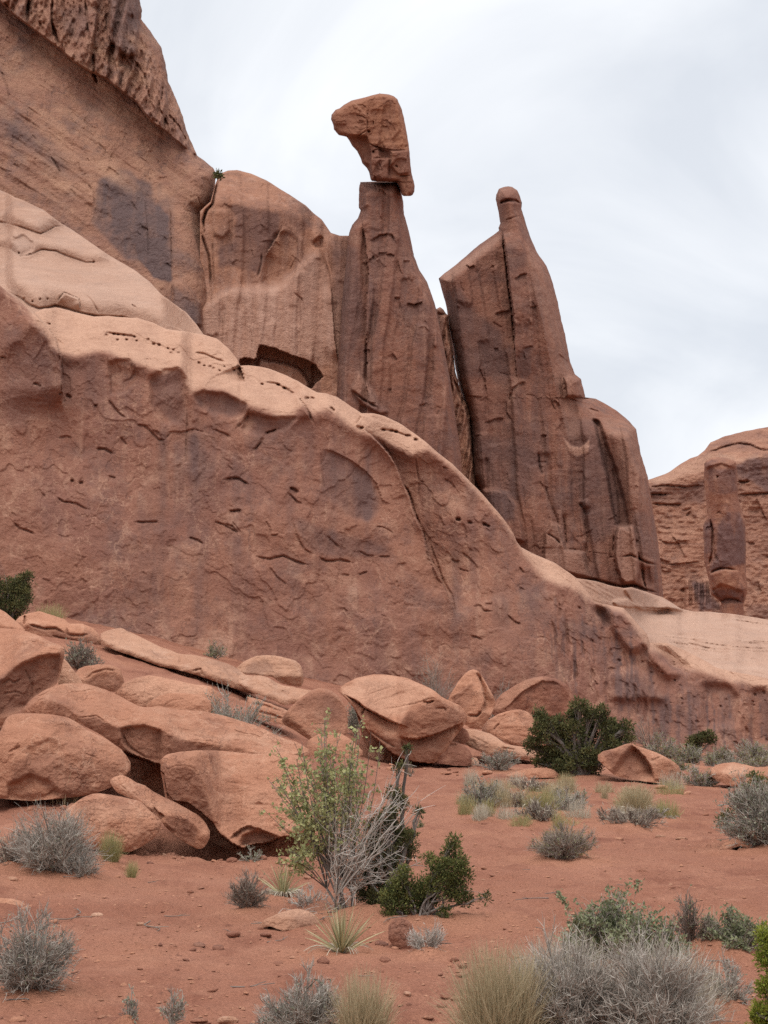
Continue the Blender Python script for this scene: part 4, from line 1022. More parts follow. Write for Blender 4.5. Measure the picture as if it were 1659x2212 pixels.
    for c, h in [([(385, 280), (395, 370), (410, 420)], .9), ([(410, 430), (450, 560), (490, 660), (520, 760)], .6), ([(520, 610), (535, 720), (545, 820)], .9), ([(520, 825), (600, 830), (650, 838), (655, 780)], .7), ([(640, 640), (660, 760), (655, 860), (690, 930)], .5), ([(430, 735), (480, 765), (515, 800)], .9), ([(610, 570), (640, 600), (650, 640)], .8), ([(960, 920), (965, 980), (985, 1050)], 1.0), ([(780, 870), (815, 870)], .8), ([(415, 810), (415, 860)], .5)]:
        p.crack(P6(c), 1.9, h, 1); p.step(P6(c), -h * .35, 24, -1, 1)
    p.poly(P6([(425, 730), (460, 680), (500, 690), (520, 780), (540, 830), (640, 840), (660, 930), (690, 990), (560, 960), (420, 900)]), .9, 3, 2)
    p.poly(P6([(525, 220), (575, 258), (620, 262), (650, 240), (672, 210), (670, 290), (600, 330), (560, 290)]), .12, 3, 1)
    p.step(P6([(500, 130), (530, 210), (575, 255), (620, 262), (652, 240), (675, 205)]), -.25, 20, -1, 1)
    p.poly(P6([(620, 560), (660, 550), (672, 590), (640, 600)]), .6, 1.5, 1)
    p.poly(P6([(85, 500), (150, 490), (220, 510), (270, 580), (300, 700), (310, 780), (200, 780), (85, 700)]), 2.2, 3, 2)
    for k in range(60):
        x = rs.uniform(1000, 1400); y = rs.uniform(620, 1150); p.crack([(x, y), (x + rs.uniform(0, 10), y + rs.uniform(40, 140))], rs.uniform(2, 5), rs.uniform(.06, .2), 1)
    flakes(p, P3([(300, 720), (540, 600), (800, 800), (920, 1200), (1000, 1600), (500, 1900), (350, 1500), (280, 1000)]), 18, 8, 30, .3, .12, 1.2, .2, 1.0); joints(p, 60, 220, .75, -.12, 9); joints(p, 26, 90, .18, -.1, 12)
    flakes(p, P6([(150, 300), (900, 200), (1050, 900), (700, 950), (200, 800)]), 14, 8, 30, .8, .12, 1.2, .2, .9)
    stain_shade = Paint(930, 390, 1450, 1340, 2)
    stain_shade.poly(P3([(240, 790), (330, 760), (420, 900), (560, 1000), (600, 1250), (420, 1260), (320, 1250), (290, 1000)]), .8, 8, 8)
    stain_shade.poly(P3([(640, 1130), (720, 1080), (730, 1230), (690, 1270), (640, 1240)]), .8, 3, 4)
    stain_shade.poly(P3([(600, 600), (690, 560), (700, 650), (620, 660)]), .6, 5, 5)
    stain_shade.poly(P6([(520, 90), (700, 120), (760, 300), (800, 560), (840, 700), (700, 800), (620, 640), (600, 380)]), .6, 8, 8)
    stain_shade.poly(P6([(30, 200), (380, 250), (400, 480), (300, 560), (100, 480)]), .6, 14, 8)
    stain_shade.poly(P6([(90, 520), (200, 510), (260, 580), (260, 660), (180, 680), (110, 600)]), .9, 3, 3)
    stain_shade.poly(P6([(900, 600), (1030, 640), (1060, 900), (940, 850)]), .55, 8, 6)
    stain_shade.poly(rec, .5, 2, 2)  # shade of the dark gap painted into the recess
    pale = Paint(930, 390, 1450, 1340, 2)
    pale.poly(P3([(700, 500), (830, 720), (880, 900), (930, 1170), (1000, 1600), (920, 1600), (850, 1200), (780, 900), (700, 600)]), .35, 6, 4)  # face turned right drawn paler, its light put into the colour
    pale.poly(P3([(225, 700), (330, 630), (450, 540), (545, 470), (550, 500), (400, 620), (260, 740)]), .7, 3, 3)
    pale.poly(P6([(535, 220), (580, 258), (620, 262), (650, 242), (672, 215), (665, 290), (600, 310), (560, 290)]), 1, 1.5, 1)
    pale.poly(P6([(830, 702), (870, 693), (910, 702), (940, 860), (930, 1010), (860, 1010), (815, 850)]), .6, 2, 2)
    pale.poly(P6([(430, 730), (470, 680), (510, 700), (530, 800), (640, 840), (680, 970), (560, 960), (420, 880)]), .5, 4, 3)
    pale.poly(P6([(740, 100), (930, 150), (960, 320), (1000, 560), (900, 640), (850, 420), (790, 220)]), .35, 5, 4)
    pale.poly(P3([(600, 1390), (625, 1300), (640, 1210), (650, 1260), (705, 1275), (660, 1300), (620, 1400)]), .8, 2, 2)
    o = tower('rock_tower', prof, 126, 6.5, .08, p, 'tower', {'stain_shade': stain_shade, 'pale': pale}, ((.08, .5, 3), (.3, .14, 3), (1.1, .06, 3), (.3, .025, 5, (1, 1, .8))), 1.5, 2.2, None, 1.3, R=28)
    tag(o, 'dark pointed sandstone tower with a small round knob on its tip', 'rock tower')
build_tower()

# ---- far butte and the pillar in front of it
def build_butte():
    top = P6([(900, 470), (1000, 440), (1060, 420), (1110, 400), (1180, 350), (1230, 322), (1270, 310), (1310, 275), (1340, 235), (1420, 200), (1520, 175), (1600, 160), (1659, 148)]) + [(1760, 900), (1900, 890), (2150, 930)]
    bot = [(1360, 1460), (2150, 1470)]
    p = Paint(1350, 880, 2160, 1360, 1.5)
    e1 = P6([(900, 480), (1010, 480), (1100, 460), (1200, 420), (1310, 400), (1480, 360), (1560, 330), (1659, 320)]) + [(2150, 1010)]
    def slope(X, Y):
        e = curve(e1, X)
        return 84 + (38 - 84) * sstep(10, -10, Y - e) + 18 * np.exp(-((Y - e - 20) / 9.) ** 2)
    for c, w_, h in [([(1005, 518), (1050, 520), (1110, 522)], 2.6, 3), ([(1015, 572), (1100, 578), (1190, 578)], 2.4, 2.6), ([(1000, 480), (1100, 470), (1200, 480), (1310, 470)], 2.2, 2), ([(1490, 452), (1560, 450)], 3.2, 3.5), ([(1490, 525), (1560, 520), (1659, 515), (1900, 520)], 2.4, 3), ([(1310, 290), (1370, 275), (1440, 250), (1500, 240), (1560, 245), (1620, 275), (1700, 280), (1900, 270)], 3, 2.6), ([(1050, 770), (1100, 790), (1180, 790)], 1.6, 1.2), ([(1100, 910), (1180, 905), (1300, 890)], 1.4, 1), ([(1590, 530), (1620, 600), (1659, 680)], 1.4, 1), ([(1120, 740), (1170, 800), (1200, 870)], 1.4, .8), ([(1010, 860), (1120, 900)], 1.6, 1)]:
        p.crack(P6(c), w_, h * .6, 2); p.step(P6(c), .5, 12, -1, 1)
    X, Y = np.meshgrid(p.x0 + p.q * np.arange(p.nx), p.y0 + p.q * np.arange(p.ny))
    p.a += .16 * fbm(np.stack([X / 90., Y / 6., 0 * X], -1), 4) + .35 * fbm(np.stack([X / 14., Y / 9., 0 * X + 3], -1), 3)
    for k in range(5):
        x = 1011 + (1200 + k * 32) * .39; p.poly([(x, 1335), (x + 3, 1255 + rs.uniform(-5, 8)), (x + 9, 1250 + rs.uniform(-5, 8)), (x + 13, 1335)], 1.5, 1.5, 1)
    flakes(p, P6([(1020, 600), (1300, 600), (1300, 1100), (1080, 1100)]) , 8, 6, 24, .2, .4, 1.1, .5, .8); joints(p, 60, 60, .35, 0, 3)
    flakes(p, P6([(1550, 540), (1800, 540), (1800, 1150), (1550, 1150)]) , 8, 6, 24, .2, .4, 1.1, .5, .8)
    stain_shade = Paint(1350, 880, 2160, 1360, 2)
    stain_shade.poly(P6([(1480, 360), (1560, 320), (1659, 315), (1900, 330), (1900, 520), (1659, 510), (1560, 440), (1490, 440)]), .9, 3, 5)
    stain_shade.poly(P6([(1005, 490), (1200, 470), (1310, 440), (1310, 570), (1200, 570), (1015, 560)]), .6, 3, 5)
    stain_shade.poly(P6([(1230, 1000), (1310, 1010), (1360, 1100), (1420, 1160), (1280, 1165)]), 1, 3, 4)
    stain_shade.poly(P6([(1540, 1130), (1659, 1130), (1659, 1220), (1540, 1200)]), .5, 3, 4)
    stain_shade.poly(P6([(1330, 250), (1420, 225), (1540, 230), (1600, 265), (1450, 265)]), .5, 3, 4)
    pale = Paint(1350, 880, 2160, 1360, 2)
    pale.poly(P6([(1010, 440), (1180, 360), (1320, 300), (1500, 300), (1450, 350), (1250, 410), (1050, 470)]), .5, 4, 5)
    o = cliff('sandstone_butte', 1362, 2150, top, bot, [(1360, 215), (2150, 215)], slope, p, 'butte', {'stain_shade': stain_shade, 'pale': pale},
              ((.04, 2.0, 3), (.15, .6, 3), (.6, .25, 3)), 1.6, 12, 50, 2, 1.3)
    tag(o, 'distant layered butte beyond the towers, dark ledges under its rounded top', 'butte')
    l = np.asarray(P6([(1345, 318), (1318, 335), (1308, 352), (1304, 400), (1310, 480), (1318, 560), (1322, 640), (1300, 700), (1304, 800), (1308, 900), (1330, 990), (1345, 1075), (1398, 1118), (1400, 1130), (1390, 1160), (1385, 1190), (1375, 1400)]))
    r = np.asarray(P6([(1420, 318), (1462, 330), (1482, 345), (1488, 400), (1490, 450), (1494, 540), (1510, 600), (1532, 670), (1537, 800), (1536, 950), (1546, 1050), (1528, 1118), (1522, 1130), (1524, 1160), (1530, 1190), (1540, 1400)]))
    ys = np.unique(np.concatenate([l[:, 1], r[:, 1]]))
    prof = [(y, np.interp(y, l[:, 1], l[:, 0]), np.interp(y, r[:, 1], r[:, 0])) for y in ys]
    q = Paint(1500, 970, 1640, 1345, 1.3)
    q.crack(P6([(1328, 975), (1360, 945), (1400, 930), (1440, 935), (1490, 942)]), 2.6, 1.8, 1)
    q.crack(P6([(1360, 1080), (1390, 1118), (1430, 1100), (1470, 1100), (1525, 1125)]), 2.6, 1.8, 1)
    q.crack(P6([(1340, 650), (1355, 720), (1350, 850), (1330, 930)]), 2.4, 1.2, 1)
    q.step(P6([(1340, 650), (1360, 720), (1370, 850), (1390, 900)]), -1.0, 14, 1, 1)
    q.poly(P6([(1305, 300), (1490, 300), (1490, 380), (1400, 350), (1310, 380)]), .7, 2, 2)
    q.poly(P6([(1330, 960), (1420, 935), (1490, 945), (1540, 1040), (1500, 1100), (1400, 1090)]), .8, 3, 2)
    q.poly(P6([(1350, 1050), (1400, 1020), (1520, 1060), (1525, 1120), (1400, 1120)]), -.8, 3, 2)
    flakes(q, P6([(1310, 380), (1480, 380), (1530, 900), (1320, 900)]), 6, 6, 22, .6, .3, 1.0, .4, .8); joints(q, 40, 60, .4, .1, 5)
    st = Paint(1500, 970, 1640, 1345, 1.5)
    st.poly(P6([(1330, 380), (1480, 380), (1490, 500), (1420, 530), (1330, 500)]), .6, 3, 4)
    st.poly(P6([(1380, 700), (1430, 620), (1500, 620), (1537, 700), (1535, 900), (1430, 930), (1330, 950), (1370, 850)]), .8, 3, 4)
    st.poly(P6([(1305, 680), (1350, 670), (1350, 850), (1310, 850)]), .8, 2, 3)
    st.poly(P6([(1340, 1050), (1530, 1040), (1525, 1120), (1400, 1120)]), .7, 2, 3)  # sunken band near the pillar foot toned darker
    M['pillar'] = rock_mat('pillar_rock', (.325, .145, .090), (.27, .120, .080), (.15, .085, .078), (.44, .235, .15), .35, .3, .5, .6)
    o = tower('rock_pillar', prof, 186, 7.5, .0, q, 'pillar', {'stain_shade': st}, ((.1, .5, 3), (.4, .3, 3), (1.2, .12, 3)), 1.3, 2.0, None, 1.1, R=44)
    tag(o, 'stout rounded rock pillar standing in front of the distant butte', 'rock pillar')
build_butte()

# ---- bare slickrock between the near wall and the butte
def build_slickrock():
    top = [(980, 1130)] + P6([(200, 760), (300, 818), (380, 858), (480, 900), (560, 955), (600, 985), (700, 1000), (800, 1030), (860, 1040), (905, 1035), (980, 1060), (1075, 1090), (1140, 1130), (1180, 1155), (1250, 1170), (1340, 1172), (1450, 1182), (1560, 1198), (1659, 1215)]) + [(1800, 1352), (2000, 1372), (2300, 1400)]
    bot = [(980, 1420), (1300, 1480), (1500, 1560), (1659, 1580), (2300, 1640)]
    p = Paint(970, 1100, 2310, 1660, 1.6)
    def slope(X, Y):
        fl = sstep(1215, 1420, X)
        lowest = np.interp(X, *np.asarray(P6([(700, 1160), (900, 1165), (1100, 1168), (1250, 1172), (1659, 1218)])).T)
        s = 42 - 25 * fl * sstep(-2, 6, Y - lowest)
        s = s + fl * (7 * np.sin((Y - .10 * X) / 13.0 + 2.5 * fbm(np.stack([X / 90., Y / 40., 0 * X], -1), 3)) + 9 * fbm(np.stack([X / 60., Y / 9., 0 * X + 2], -1), 4)) * sstep(0, 20, Y - lowest)
        return s
    p.poly(P6([(860, 1040), (905, 1035), (980, 1060), (1080, 1100), (1180, 1160), (960, 1160), (890, 1100)]), 1.0, 3, 3)
    p.poly(P6([(800, 1110), (880, 1100), (960, 1140), (960, 1150), (860, 1150), (820, 1140)]), .9, 2, 2)
    p.crack(P6([(850, 1145), (890, 1152), (950, 1148)]), 2.2, 1.0, 1); p.crack(P6([(870, 1060), (900, 1110), (960, 1150), (1170, 1160)]), 1.8, .7, 1)
    for c in [[(1270, 1405), (1330, 1430), (1480, 1440)], [(1400, 1235), (1430, 1245)], [(1440, 1350), (1520, 1355)], [(1560, 1430), (1600, 1440), (1659, 1445)], [(1080, 1280), (1160, 1300), (1300, 1290)], [(1200, 1340), (1350, 1380)]]:
        p.crack(P6(c), 2, .35, 1.5)
    for k in range(26):
        x, y = rs.uniform(1330, 1700), rs.uniform(1325, 1500); L = rs.uniform(60, 220); q_ = [(x + L * t, y + .10 * L * t + 4 * math.sin(3 * t + k)) for t in np.linspace(0, 1, 7)]
        p.step(q_, -rs.uniform(.05, .14), rs.uniform(4, 10), 1, 2)
        if k % 3 == 0: p.crack(q_, 1.3, .16, 2)
    X, Y = np.meshgrid(p.x0 + p.q * np.arange(p.nx), p.y0 + p.q * np.arange(p.ny))
    p.a += .16 * fbm(np.stack([(X + Y) / 50., (Y - .55 * X) / 6., 0 * X], -1), 3) * sstep(1390, 1330, X)
    pale = Paint(970, 1100, 2310, 1660, 3); pale.poly([(1320, 1300), (2310, 1300), (2310, 1660), (1320, 1660)], .55, 20, 15)
    stain_shade = Paint(970, 1100, 2310, 1660, 3); stain_shade.poly(P6([(860, 1035), (980, 1060), (1180, 1160), (960, 1160)]), .5, 3, 4)
    o = cliff('slickrock_hill', 985, 2300, top, bot, [(985, 62), (1300, 64), (1659, 66), (2300, 70)], slope, p, 'bench', {'pale': pale, 'stain_shade': stain_shade},
              ((.12, .5, 3), (.5, .10, 3), (2.0, .03, 3)), 1.8, 8, 12, 3, .8)
    tag(o, kind='structure')
build_slickrock()

# ------------------------------------------------------------------ boulders
for x_, y_, r_, h_, back_ in [(600, 1850, .55, -.40, .75), (665, 1846, .5, -.40, .7), (470, 1852, .4, -.25, .55), (345, 1835, .35, -.2, .5), (325, 1690, .5, -.45, .5), (820, 1640, .8, -.5, 1.2), (640, 1575, .6, -.4, .8), (270, 1700, .4, -.3, .4)]:
    q_ = ground_hit(x_, y_); MOUNDS_PITS.append((q_[0] * (q_[1] + back_) / q_[1], q_[1] + back_, r_, h_))  # pits sunk below the boulders so their gaps fall into shade
def rel(*ops, box_=None, q=1.5):
    pts = np.concatenate([np.asarray(o[1], float) for o in ops])
    p = Paint(pts[:, 0].min() - 40, pts[:, 1].min() - 40, pts[:, 0].max() + 40, pts[:, 1].max() + 40, q)
    for o in ops: getattr(p, o[0])(*o[1:])
    return p
def tone_mask(polys, soft=4, h=.8):  # masks for stains, pale rock and shade painted on boulder faces
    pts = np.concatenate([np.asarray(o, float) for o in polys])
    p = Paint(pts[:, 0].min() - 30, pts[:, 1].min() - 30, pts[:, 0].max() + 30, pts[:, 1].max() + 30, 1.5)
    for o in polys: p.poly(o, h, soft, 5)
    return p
def B(label, *a, **k):
    o = boulder('boulder', *a, **k); tag(o, label, 'boulder', k.get('group')); return o

B('big square block with lit flat top and dark undercut face at the left edge', Q1([(-420, 640), (-250, 560), (-100, 522), (0, 518), (100, 522), (180, 540), (250, 565), (340, 612), (405, 632), (426, 655)]),
  Q1([(-420, 900), (-300, 1180), (0, 1190), (60, 1120), (150, 1055), (240, 965), (330, 925), (385, 885), (402, 830), (420, 720), (426, 690)]),
  Q1([(-420, 860), (-200, 890), (0, 872), (70, 820), (120, 760), (180, 728), (260, 705), (340, 695), (400, 675), (426, 662)]), 24.5, 32, 97, 112, 'boulder',
  relief=rel(('crack', Q1([(0, 900), (60, 860), (90, 880), (150, 850)]), 2, .10, 1), ('poly', Q1([(0, 880), (130, 760), (300, 700), (400, 690), (390, 860), (150, 1050), (0, 1100)]), -.12, 4, 6), ('crack', Q1([(150, 760), (220, 900), (210, 1000)]), 1.6, .08, 2), ('crack', Q1([(0, 960), (100, 940), (160, 960)]), 1.6, .08, 2)), attrs={'stain_shade': tone_mask([Q1([(-100, 900), (120, 760), (300, 705), (420, 680), (390, 880), (150, 1060), (0, 1120)])])}, side=.25, pw=4, tilt=.1)  # undercut front darkened here: its shade is put into the colour
B('long pale slab lying diagonally across the top of the left boulder pile', Q1([(143, 1068), (200, 990), (310, 920), (430, 884), (560, 884), (680, 918), (800, 970), (900, 1028), (960, 1046), (1050, 1034), (1161, 1056), (1361, 1072), (1491, 1100), (1721, 1172), (1861, 1242), (1981, 1277), (2060, 1330)]),
  Q1([(143, 1080), (250, 1096), (400, 1105), (530, 1152), (680, 1232), (845, 1352), (862, 1480), (900, 1600), (1000, 1680), (1110, 1690), (1200, 1500), (1500, 1440), (1761, 1410), (2060, 1370)]),
  Q1([(143, 1078), (230, 1020), (330, 985), (450, 1040), (530, 1108), (590, 1104), (640, 1098), (720, 1150), (800, 1190), (950, 1165), (1060, 1190), (1200, 1252), (1400, 1292), (1561, 1300), (1641, 1335), (1761, 1372), (2060, 1350)]), 20.6, 30, 100, 112, 'boulder',
  relief=rel(('poly', Q1([(700, 1290), (850, 1352), (1000, 1404), (1075, 1428), (1200, 1470), (1200, 1720), (700, 1720)]), -1.5, 1.2, 2), ('crack', Q1([(800, 1190), (850, 1300), (1000, 1400)]), 2, .08, 2), ('crack', Q1([(530, 1110), (640, 1100), (700, 1140)]), 1.8, .08, 2), ('poly', Q1([(800, 1190), (950, 1165), (1070, 1200), (1060, 1420), (900, 1370), (820, 1280)]), -.10, 3, 3), ('crack', Q1([(780, 1300), (800, 1250)]), 1.5, .06), ('crack', Q1([(1250, 1260), (1400, 1270), (1500, 1300)]), 1.5, .05, 2)), side=.3, pw=3.5, tilt=.12,
  attrs={'stain_shade': tone_mask([Q1([(500, 1120), (640, 1105), (760, 1180), (950, 1175), (1060, 1200), (1300, 1290), (1700, 1370), (1400, 1440), (1000, 1410), (800, 1320), (640, 1220)])], 3, .6)})  # slab front tinted dark below the ridge, shade drawn as colour
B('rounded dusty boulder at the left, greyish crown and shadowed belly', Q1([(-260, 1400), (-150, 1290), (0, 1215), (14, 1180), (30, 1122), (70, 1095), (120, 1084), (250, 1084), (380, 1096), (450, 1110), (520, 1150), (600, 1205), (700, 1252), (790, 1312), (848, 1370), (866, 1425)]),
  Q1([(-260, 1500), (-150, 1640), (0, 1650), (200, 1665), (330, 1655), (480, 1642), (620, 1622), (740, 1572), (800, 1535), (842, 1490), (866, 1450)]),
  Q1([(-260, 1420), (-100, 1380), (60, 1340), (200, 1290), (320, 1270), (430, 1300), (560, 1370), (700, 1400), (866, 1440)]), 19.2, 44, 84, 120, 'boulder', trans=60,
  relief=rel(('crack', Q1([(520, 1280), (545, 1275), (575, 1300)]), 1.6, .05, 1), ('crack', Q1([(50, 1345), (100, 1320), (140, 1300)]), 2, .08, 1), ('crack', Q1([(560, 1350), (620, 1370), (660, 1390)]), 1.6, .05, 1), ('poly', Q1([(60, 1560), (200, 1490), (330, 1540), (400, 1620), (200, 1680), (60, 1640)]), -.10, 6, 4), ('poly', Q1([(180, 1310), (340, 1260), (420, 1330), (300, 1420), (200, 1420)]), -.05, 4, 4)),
  attrs={'stain_shade': tone_mask([Q1([(100, 1400), (300, 1330), (500, 1420), (620, 1560), (480, 1640), (330, 1600), (200, 1500), (60, 1560)])], 6, .45)})  # shadow on the belly painted as a darker tone
B('largest slab of the pile, broad pale face tilted toward the leafy shrub', Q1([(1066, 1405), (1078, 1378), (1100, 1358), (1180, 1340), (1300, 1329), (1450, 1330), (1659, 1352), (1761, 1352), (1861, 1352), (1980, 1362), (2060, 1402), (2090, 1470), (2098, 1580)]),
  Q1([(1066, 1440), (1090, 1600), (1110, 1760), (1200, 1900), (1330, 1990), (1460, 2034), (1607, 2040), (1847, 2042), (2047, 2038), (2085, 1990), (2098, 1700)]),
  Q1([(1066, 1410), (1110, 1455), (1160, 1436), (1230, 1428), (1290, 1448), (1340, 1535), (1390, 1640), (1425, 1780), (1455, 1878), (1540, 1925), (1640, 1860), (1700, 1870), (1777, 1900), (1900, 1870), (2098, 1830)]), 17.4, 50, 100, 100, 'boulder', trans=12, ubot=.04,
  relief=rel(('poly', Q1([(1040, 1440), (1088, 1490), (1108, 1610), (1150, 1668), (1240, 1676), (1330, 1742), (1400, 1802), (1458, 1887), (1530, 1942), (1607, 1984), (1657, 1959), (1777, 1940), (1847, 1910), (2047, 1880), (2140, 1850), (2140, 2100), (1040, 2100)]), -1.3, 1.2, 2), ('crack', Q1([(1070, 1410), (1110, 1455), (1160, 1436), (1230, 1430), (1290, 1450), (1340, 1540), (1380, 1640), (1410, 1760)]), 2, .04, 2), ('step', Q1([(1517, 1917), (1560, 1880), (1640, 1830), (1720, 1850), (1790, 1880), (1847, 1905)]), -.10, 20, 1, 2), ('crack', Q1([(1350, 1480), (1400, 1490)]), 1.4, .05), ('poly', Q1([(1600, 1960), (1610, 1900), (1700, 1860), (1800, 1890), (1847, 1910), (1760, 1945)]), -.12, 2, 2), ('crack', Q1([(1430, 1560), (1560, 1545), (1700, 1560)]), 1.6, .03, 2), ('crack', Q1([(1450, 1690), (1600, 1680), (1850, 1700)]), 1.6, .03, 2)), side=.22, pw=4,
  attrs={'stain_shade': tone_mask([Q1([(1080, 1420), (1160, 1440), (1290, 1455), (1350, 1570), (1400, 1720), (1440, 1880), (1300, 1740), (1150, 1660), (1110, 1600)]), Q1([(1600, 1960), (1640, 1890), (1720, 1865), (1840, 1905), (1760, 1945)])], 2, .55)})  # overhanging left facet and lip hollow carry painted shade
B('small narrow slab propped diagonally against the largest slab', Q1([(732, 1535), (738, 1518), (760, 1504), (785, 1500), (802, 1490), (850, 1508), (900, 1540), (960, 1562), (1030, 1610), (1110, 1650), (1180, 1682), (1250, 1722), (1320, 1762), (1365, 1810), (1388, 1852), (1392, 1880)]),
  Q1([(732, 1540), (750, 1580), (780, 1612), (850, 1642), (900, 1655), (950, 1692), (1000, 1735), (1060, 1780), (1090, 1830), (1140, 1876), (1200, 1925), (1260, 1960), (1310, 1985), (1350, 1978), (1380, 1940), (1392, 1900)]),
  Q1([(732, 1538), (800, 1560), (880, 1620), (960, 1670), (1020, 1730), (1090, 1760), (1180, 1762), (1250, 1790), (1300, 1830), (1340, 1880), (1392, 1890)]), 17.1, 40, 94, 120, 'boulder', trans=10,
  relief=rel(('crack', Q1([(785, 1500), (800, 1560), (850, 1600)]), 2, .05, 1), ('step', Q1([(1020, 1700), (1050, 1740), (1100, 1770)]), -.06, 12, 1, 1), ('crack', Q1([(880, 1600), (920, 1640)]), 1.6, .04)), attrs={'stain_shade': tone_mask([Q1([(1090, 1765), (1180, 1765), (1260, 1800), (1310, 1860), (1300, 1960), (1200, 1920), (1120, 1850)])], 3, .6)}, side=.35)  # shaded front below the ridge drawn in colour
B('smooth low boulder at the front of the pile behind the grey bush', Q5([(400, 290), (440, 235), (500, 190), (560, 150), (605, 134), (650, 127), (740, 138), (850, 160), (930, 178), (980, 228), (1030, 276), (1062, 296), (1072, 312)]),
  Q5([(400, 330), (480, 420), (600, 500), (860, 520), (930, 488), (1000, 442), (1052, 395), (1064, 350), (1072, 325)]), None, 16.6, 46, 88, 122, 'boulder',
  relief=rel(('crack', Q5([(1000, 300), (1060, 310)]), 1.6, .03), ('crack', Q5([(700, 400), (800, 420), (900, 400)]), 2, .02, 2)), side=.35, ubot=.22)
B('small brown lens-shaped boulder with a dark split, behind the long slab', Q1([(495, 830), (520, 790), (560, 772), (650, 758), (740, 762), (800, 790), (822, 860)]), Q1([(495, 850), (560, 890), (690, 930), (765, 945), (800, 910), (822, 880)]), Q1([(495, 840), (560, 868), (640, 800), (740, 790), (800, 830), (822, 872)]), 27, 40, 92, 110, 'boulder',
  relief=rel(('crack', Q1([(560, 865), (620, 815), (700, 792), (780, 800)]), 2.4, .12, 1)), attrs={'stain_shade': tone_mask([Q1([(560, 870), (650, 830), (800, 840), (810, 890), (760, 940), (650, 910)])], 3, .6)})  # darker tone below the split
B('pale pointed shard standing beside the square block', Q1([(385, 850), (400, 800), (414, 712), (450, 745), (490, 800), (520, 840), (560, 900)]), Q1([(385, 920), (470, 930), (560, 930)]), None, 26.2, 62, 84, 95, 'pale_boulder', side=.3)
B('domed buff boulder behind the dip of the long slab', Q1([(765, 940), (820, 882), (900, 846), (1000, 829), (1100, 850), (1180, 866), (1250, 884), (1400, 905), (1460, 960)]), Q1([(765, 960), (960, 1075), (1300, 1090), (1460, 1080)]), None, 28.5, 45, 82, 100, 'boulder', relief=rel(('crack', Q1([(1000, 830), (960, 950), (930, 1000)]), 1.6, .03, 1)), attrs={'pale': tone_mask([Q1([(800, 900), (1000, 830), (1250, 880), (1400, 920), (1200, 1040), (950, 1040)])], 8, .5)})
B('small buff boulder half hidden by the sage bush and long slab', Q1([(975, 1035), (1010, 995), (1060, 966), (1130, 948), (1220, 950), (1320, 958), (1400, 1000)]), Q1([(975, 1050), (1100, 1075), (1400, 1085)]), None, 27, 45, 82, 100, 'boulder', relief=rel(('crack', Q1([(1090, 1035), (1140, 1000), (1230, 985)]), 2, .06, 1)))
def ledge(label, *a, **k):
    o = boulder('rock_ledge', *a, **k); tag(o, label, 'rock ledge'); return o
ledge('long thin bedrock ledge running down below the foot of the wall', Q1([(668, 560), (690, 540), (730, 530), (800, 514), (870, 548), (960, 590), (1060, 640), (1150, 672), (1200, 692), (1280, 694), (1400, 720), (1500, 752), (1560, 775), (1630, 830), (1700, 850), (1740, 880)]),
  Q1([(668, 620), (760, 665), (870, 700), (980, 742), (1060, 772), (1200, 800), (1330, 838), (1500, 900), (1600, 935), (1690, 960), (1740, 940)]), Q1([(668, 590), (760, 630), (870, 670), (980, 712), (1060, 745), (1200, 770), (1330, 800), (1500, 855), (1600, 900), (1740, 910)]), 38.5, 22, 88, 140, 'pale_boulder', trans=6,
  relief=rel(('crack', Q1([(1200, 690), (1190, 750)]), 1.8, .2, 1), ('crack', Q1([(900, 600), (960, 640), (1040, 680)]), 1.5, .06, 2), ('crack', Q1([(1280, 800), (1330, 790), (1350, 840)]), 2.6, .4, 1)), side=.2, rough=1.6)
ledge('lower layer of the bedrock ledge, ruddy and pitted, above the sage bush', Q1([(640, 640), (700, 640), (800, 670), (930, 720), (1060, 760), (1200, 790), (1330, 830), (1420, 860)]), Q1([(640, 720), (760, 800), (900, 850), (1130, 900), (1420, 930)]), Q1([(640, 660), (800, 740), (1000, 790), (1200, 840), (1420, 880)]), 38.8, 40, 82, 95, 'boulder', relief=rel(('crack', Q1([(1035, 800), (1042, 812)]), 3, .2), ('crack', Q1([(760, 760), (800, 740), (850, 760)]), 2, .12, 2), ('crack', Q1([(1120, 850), (1140, 800), (1130, 770)]), 1.6, .08, 1), ('crack', Q1([(850, 760), (960, 790), (1100, 830)]), 1.6, .08, 2)), side=.3)
ledge('craggy dark-cracked outcrop at the wall foot beside the left juniper', Q1([(105, 470), (130, 440), (170, 425), (200, 418), (260, 404), (340, 430), (430, 460), (460, 490), (500, 488), (550, 488), (620, 520), (655, 560), (672, 600)]), Q1([(105, 490), (150, 530), (250, 580), (400, 640), (520, 690), (640, 690), (672, 640)]), Q1([(105, 480), (200, 490), (330, 500), (430, 530), (550, 550), (672, 610)]), 39.5, 38, 92, 105, 'boulder',
  relief=rel(('crack', Q1([(180, 490), (250, 510), (300, 525), (370, 520), (440, 560)]), 2.6, .35, 2), ('crack', Q1([(440, 500), (450, 560), (500, 570), (600, 560)]), 2.6, .3, 2), ('crack', Q1([(165, 430), (160, 500)]), 2.6, .4, 1), ('crack', Q1([(330, 560), (450, 600), (560, 620)]), 2.2, .25, 2)), side=.3, rough=2.2, attrs={'stain_shade': tone_mask([Q1([(560, 520), (660, 580), (650, 690), (560, 650)]), Q1([(170, 500), (440, 540), (600, 600), (400, 620)])], 4, .7)})  # darker tone over the cracked gaps and right end
ledge('low ruddy ledge under the left juniper at the frame edge', Q1([(-260, 430), (-100, 398), (0, 393), (40, 415), (80, 450), (130, 492), (165, 528)]), Q1([(-260, 580), (0, 570), (165, 545)]), Q1([(-260, 500), (0, 490), (80, 510), (165, 535)]), 36, 30, 90, 100, 'boulder', side=.2)
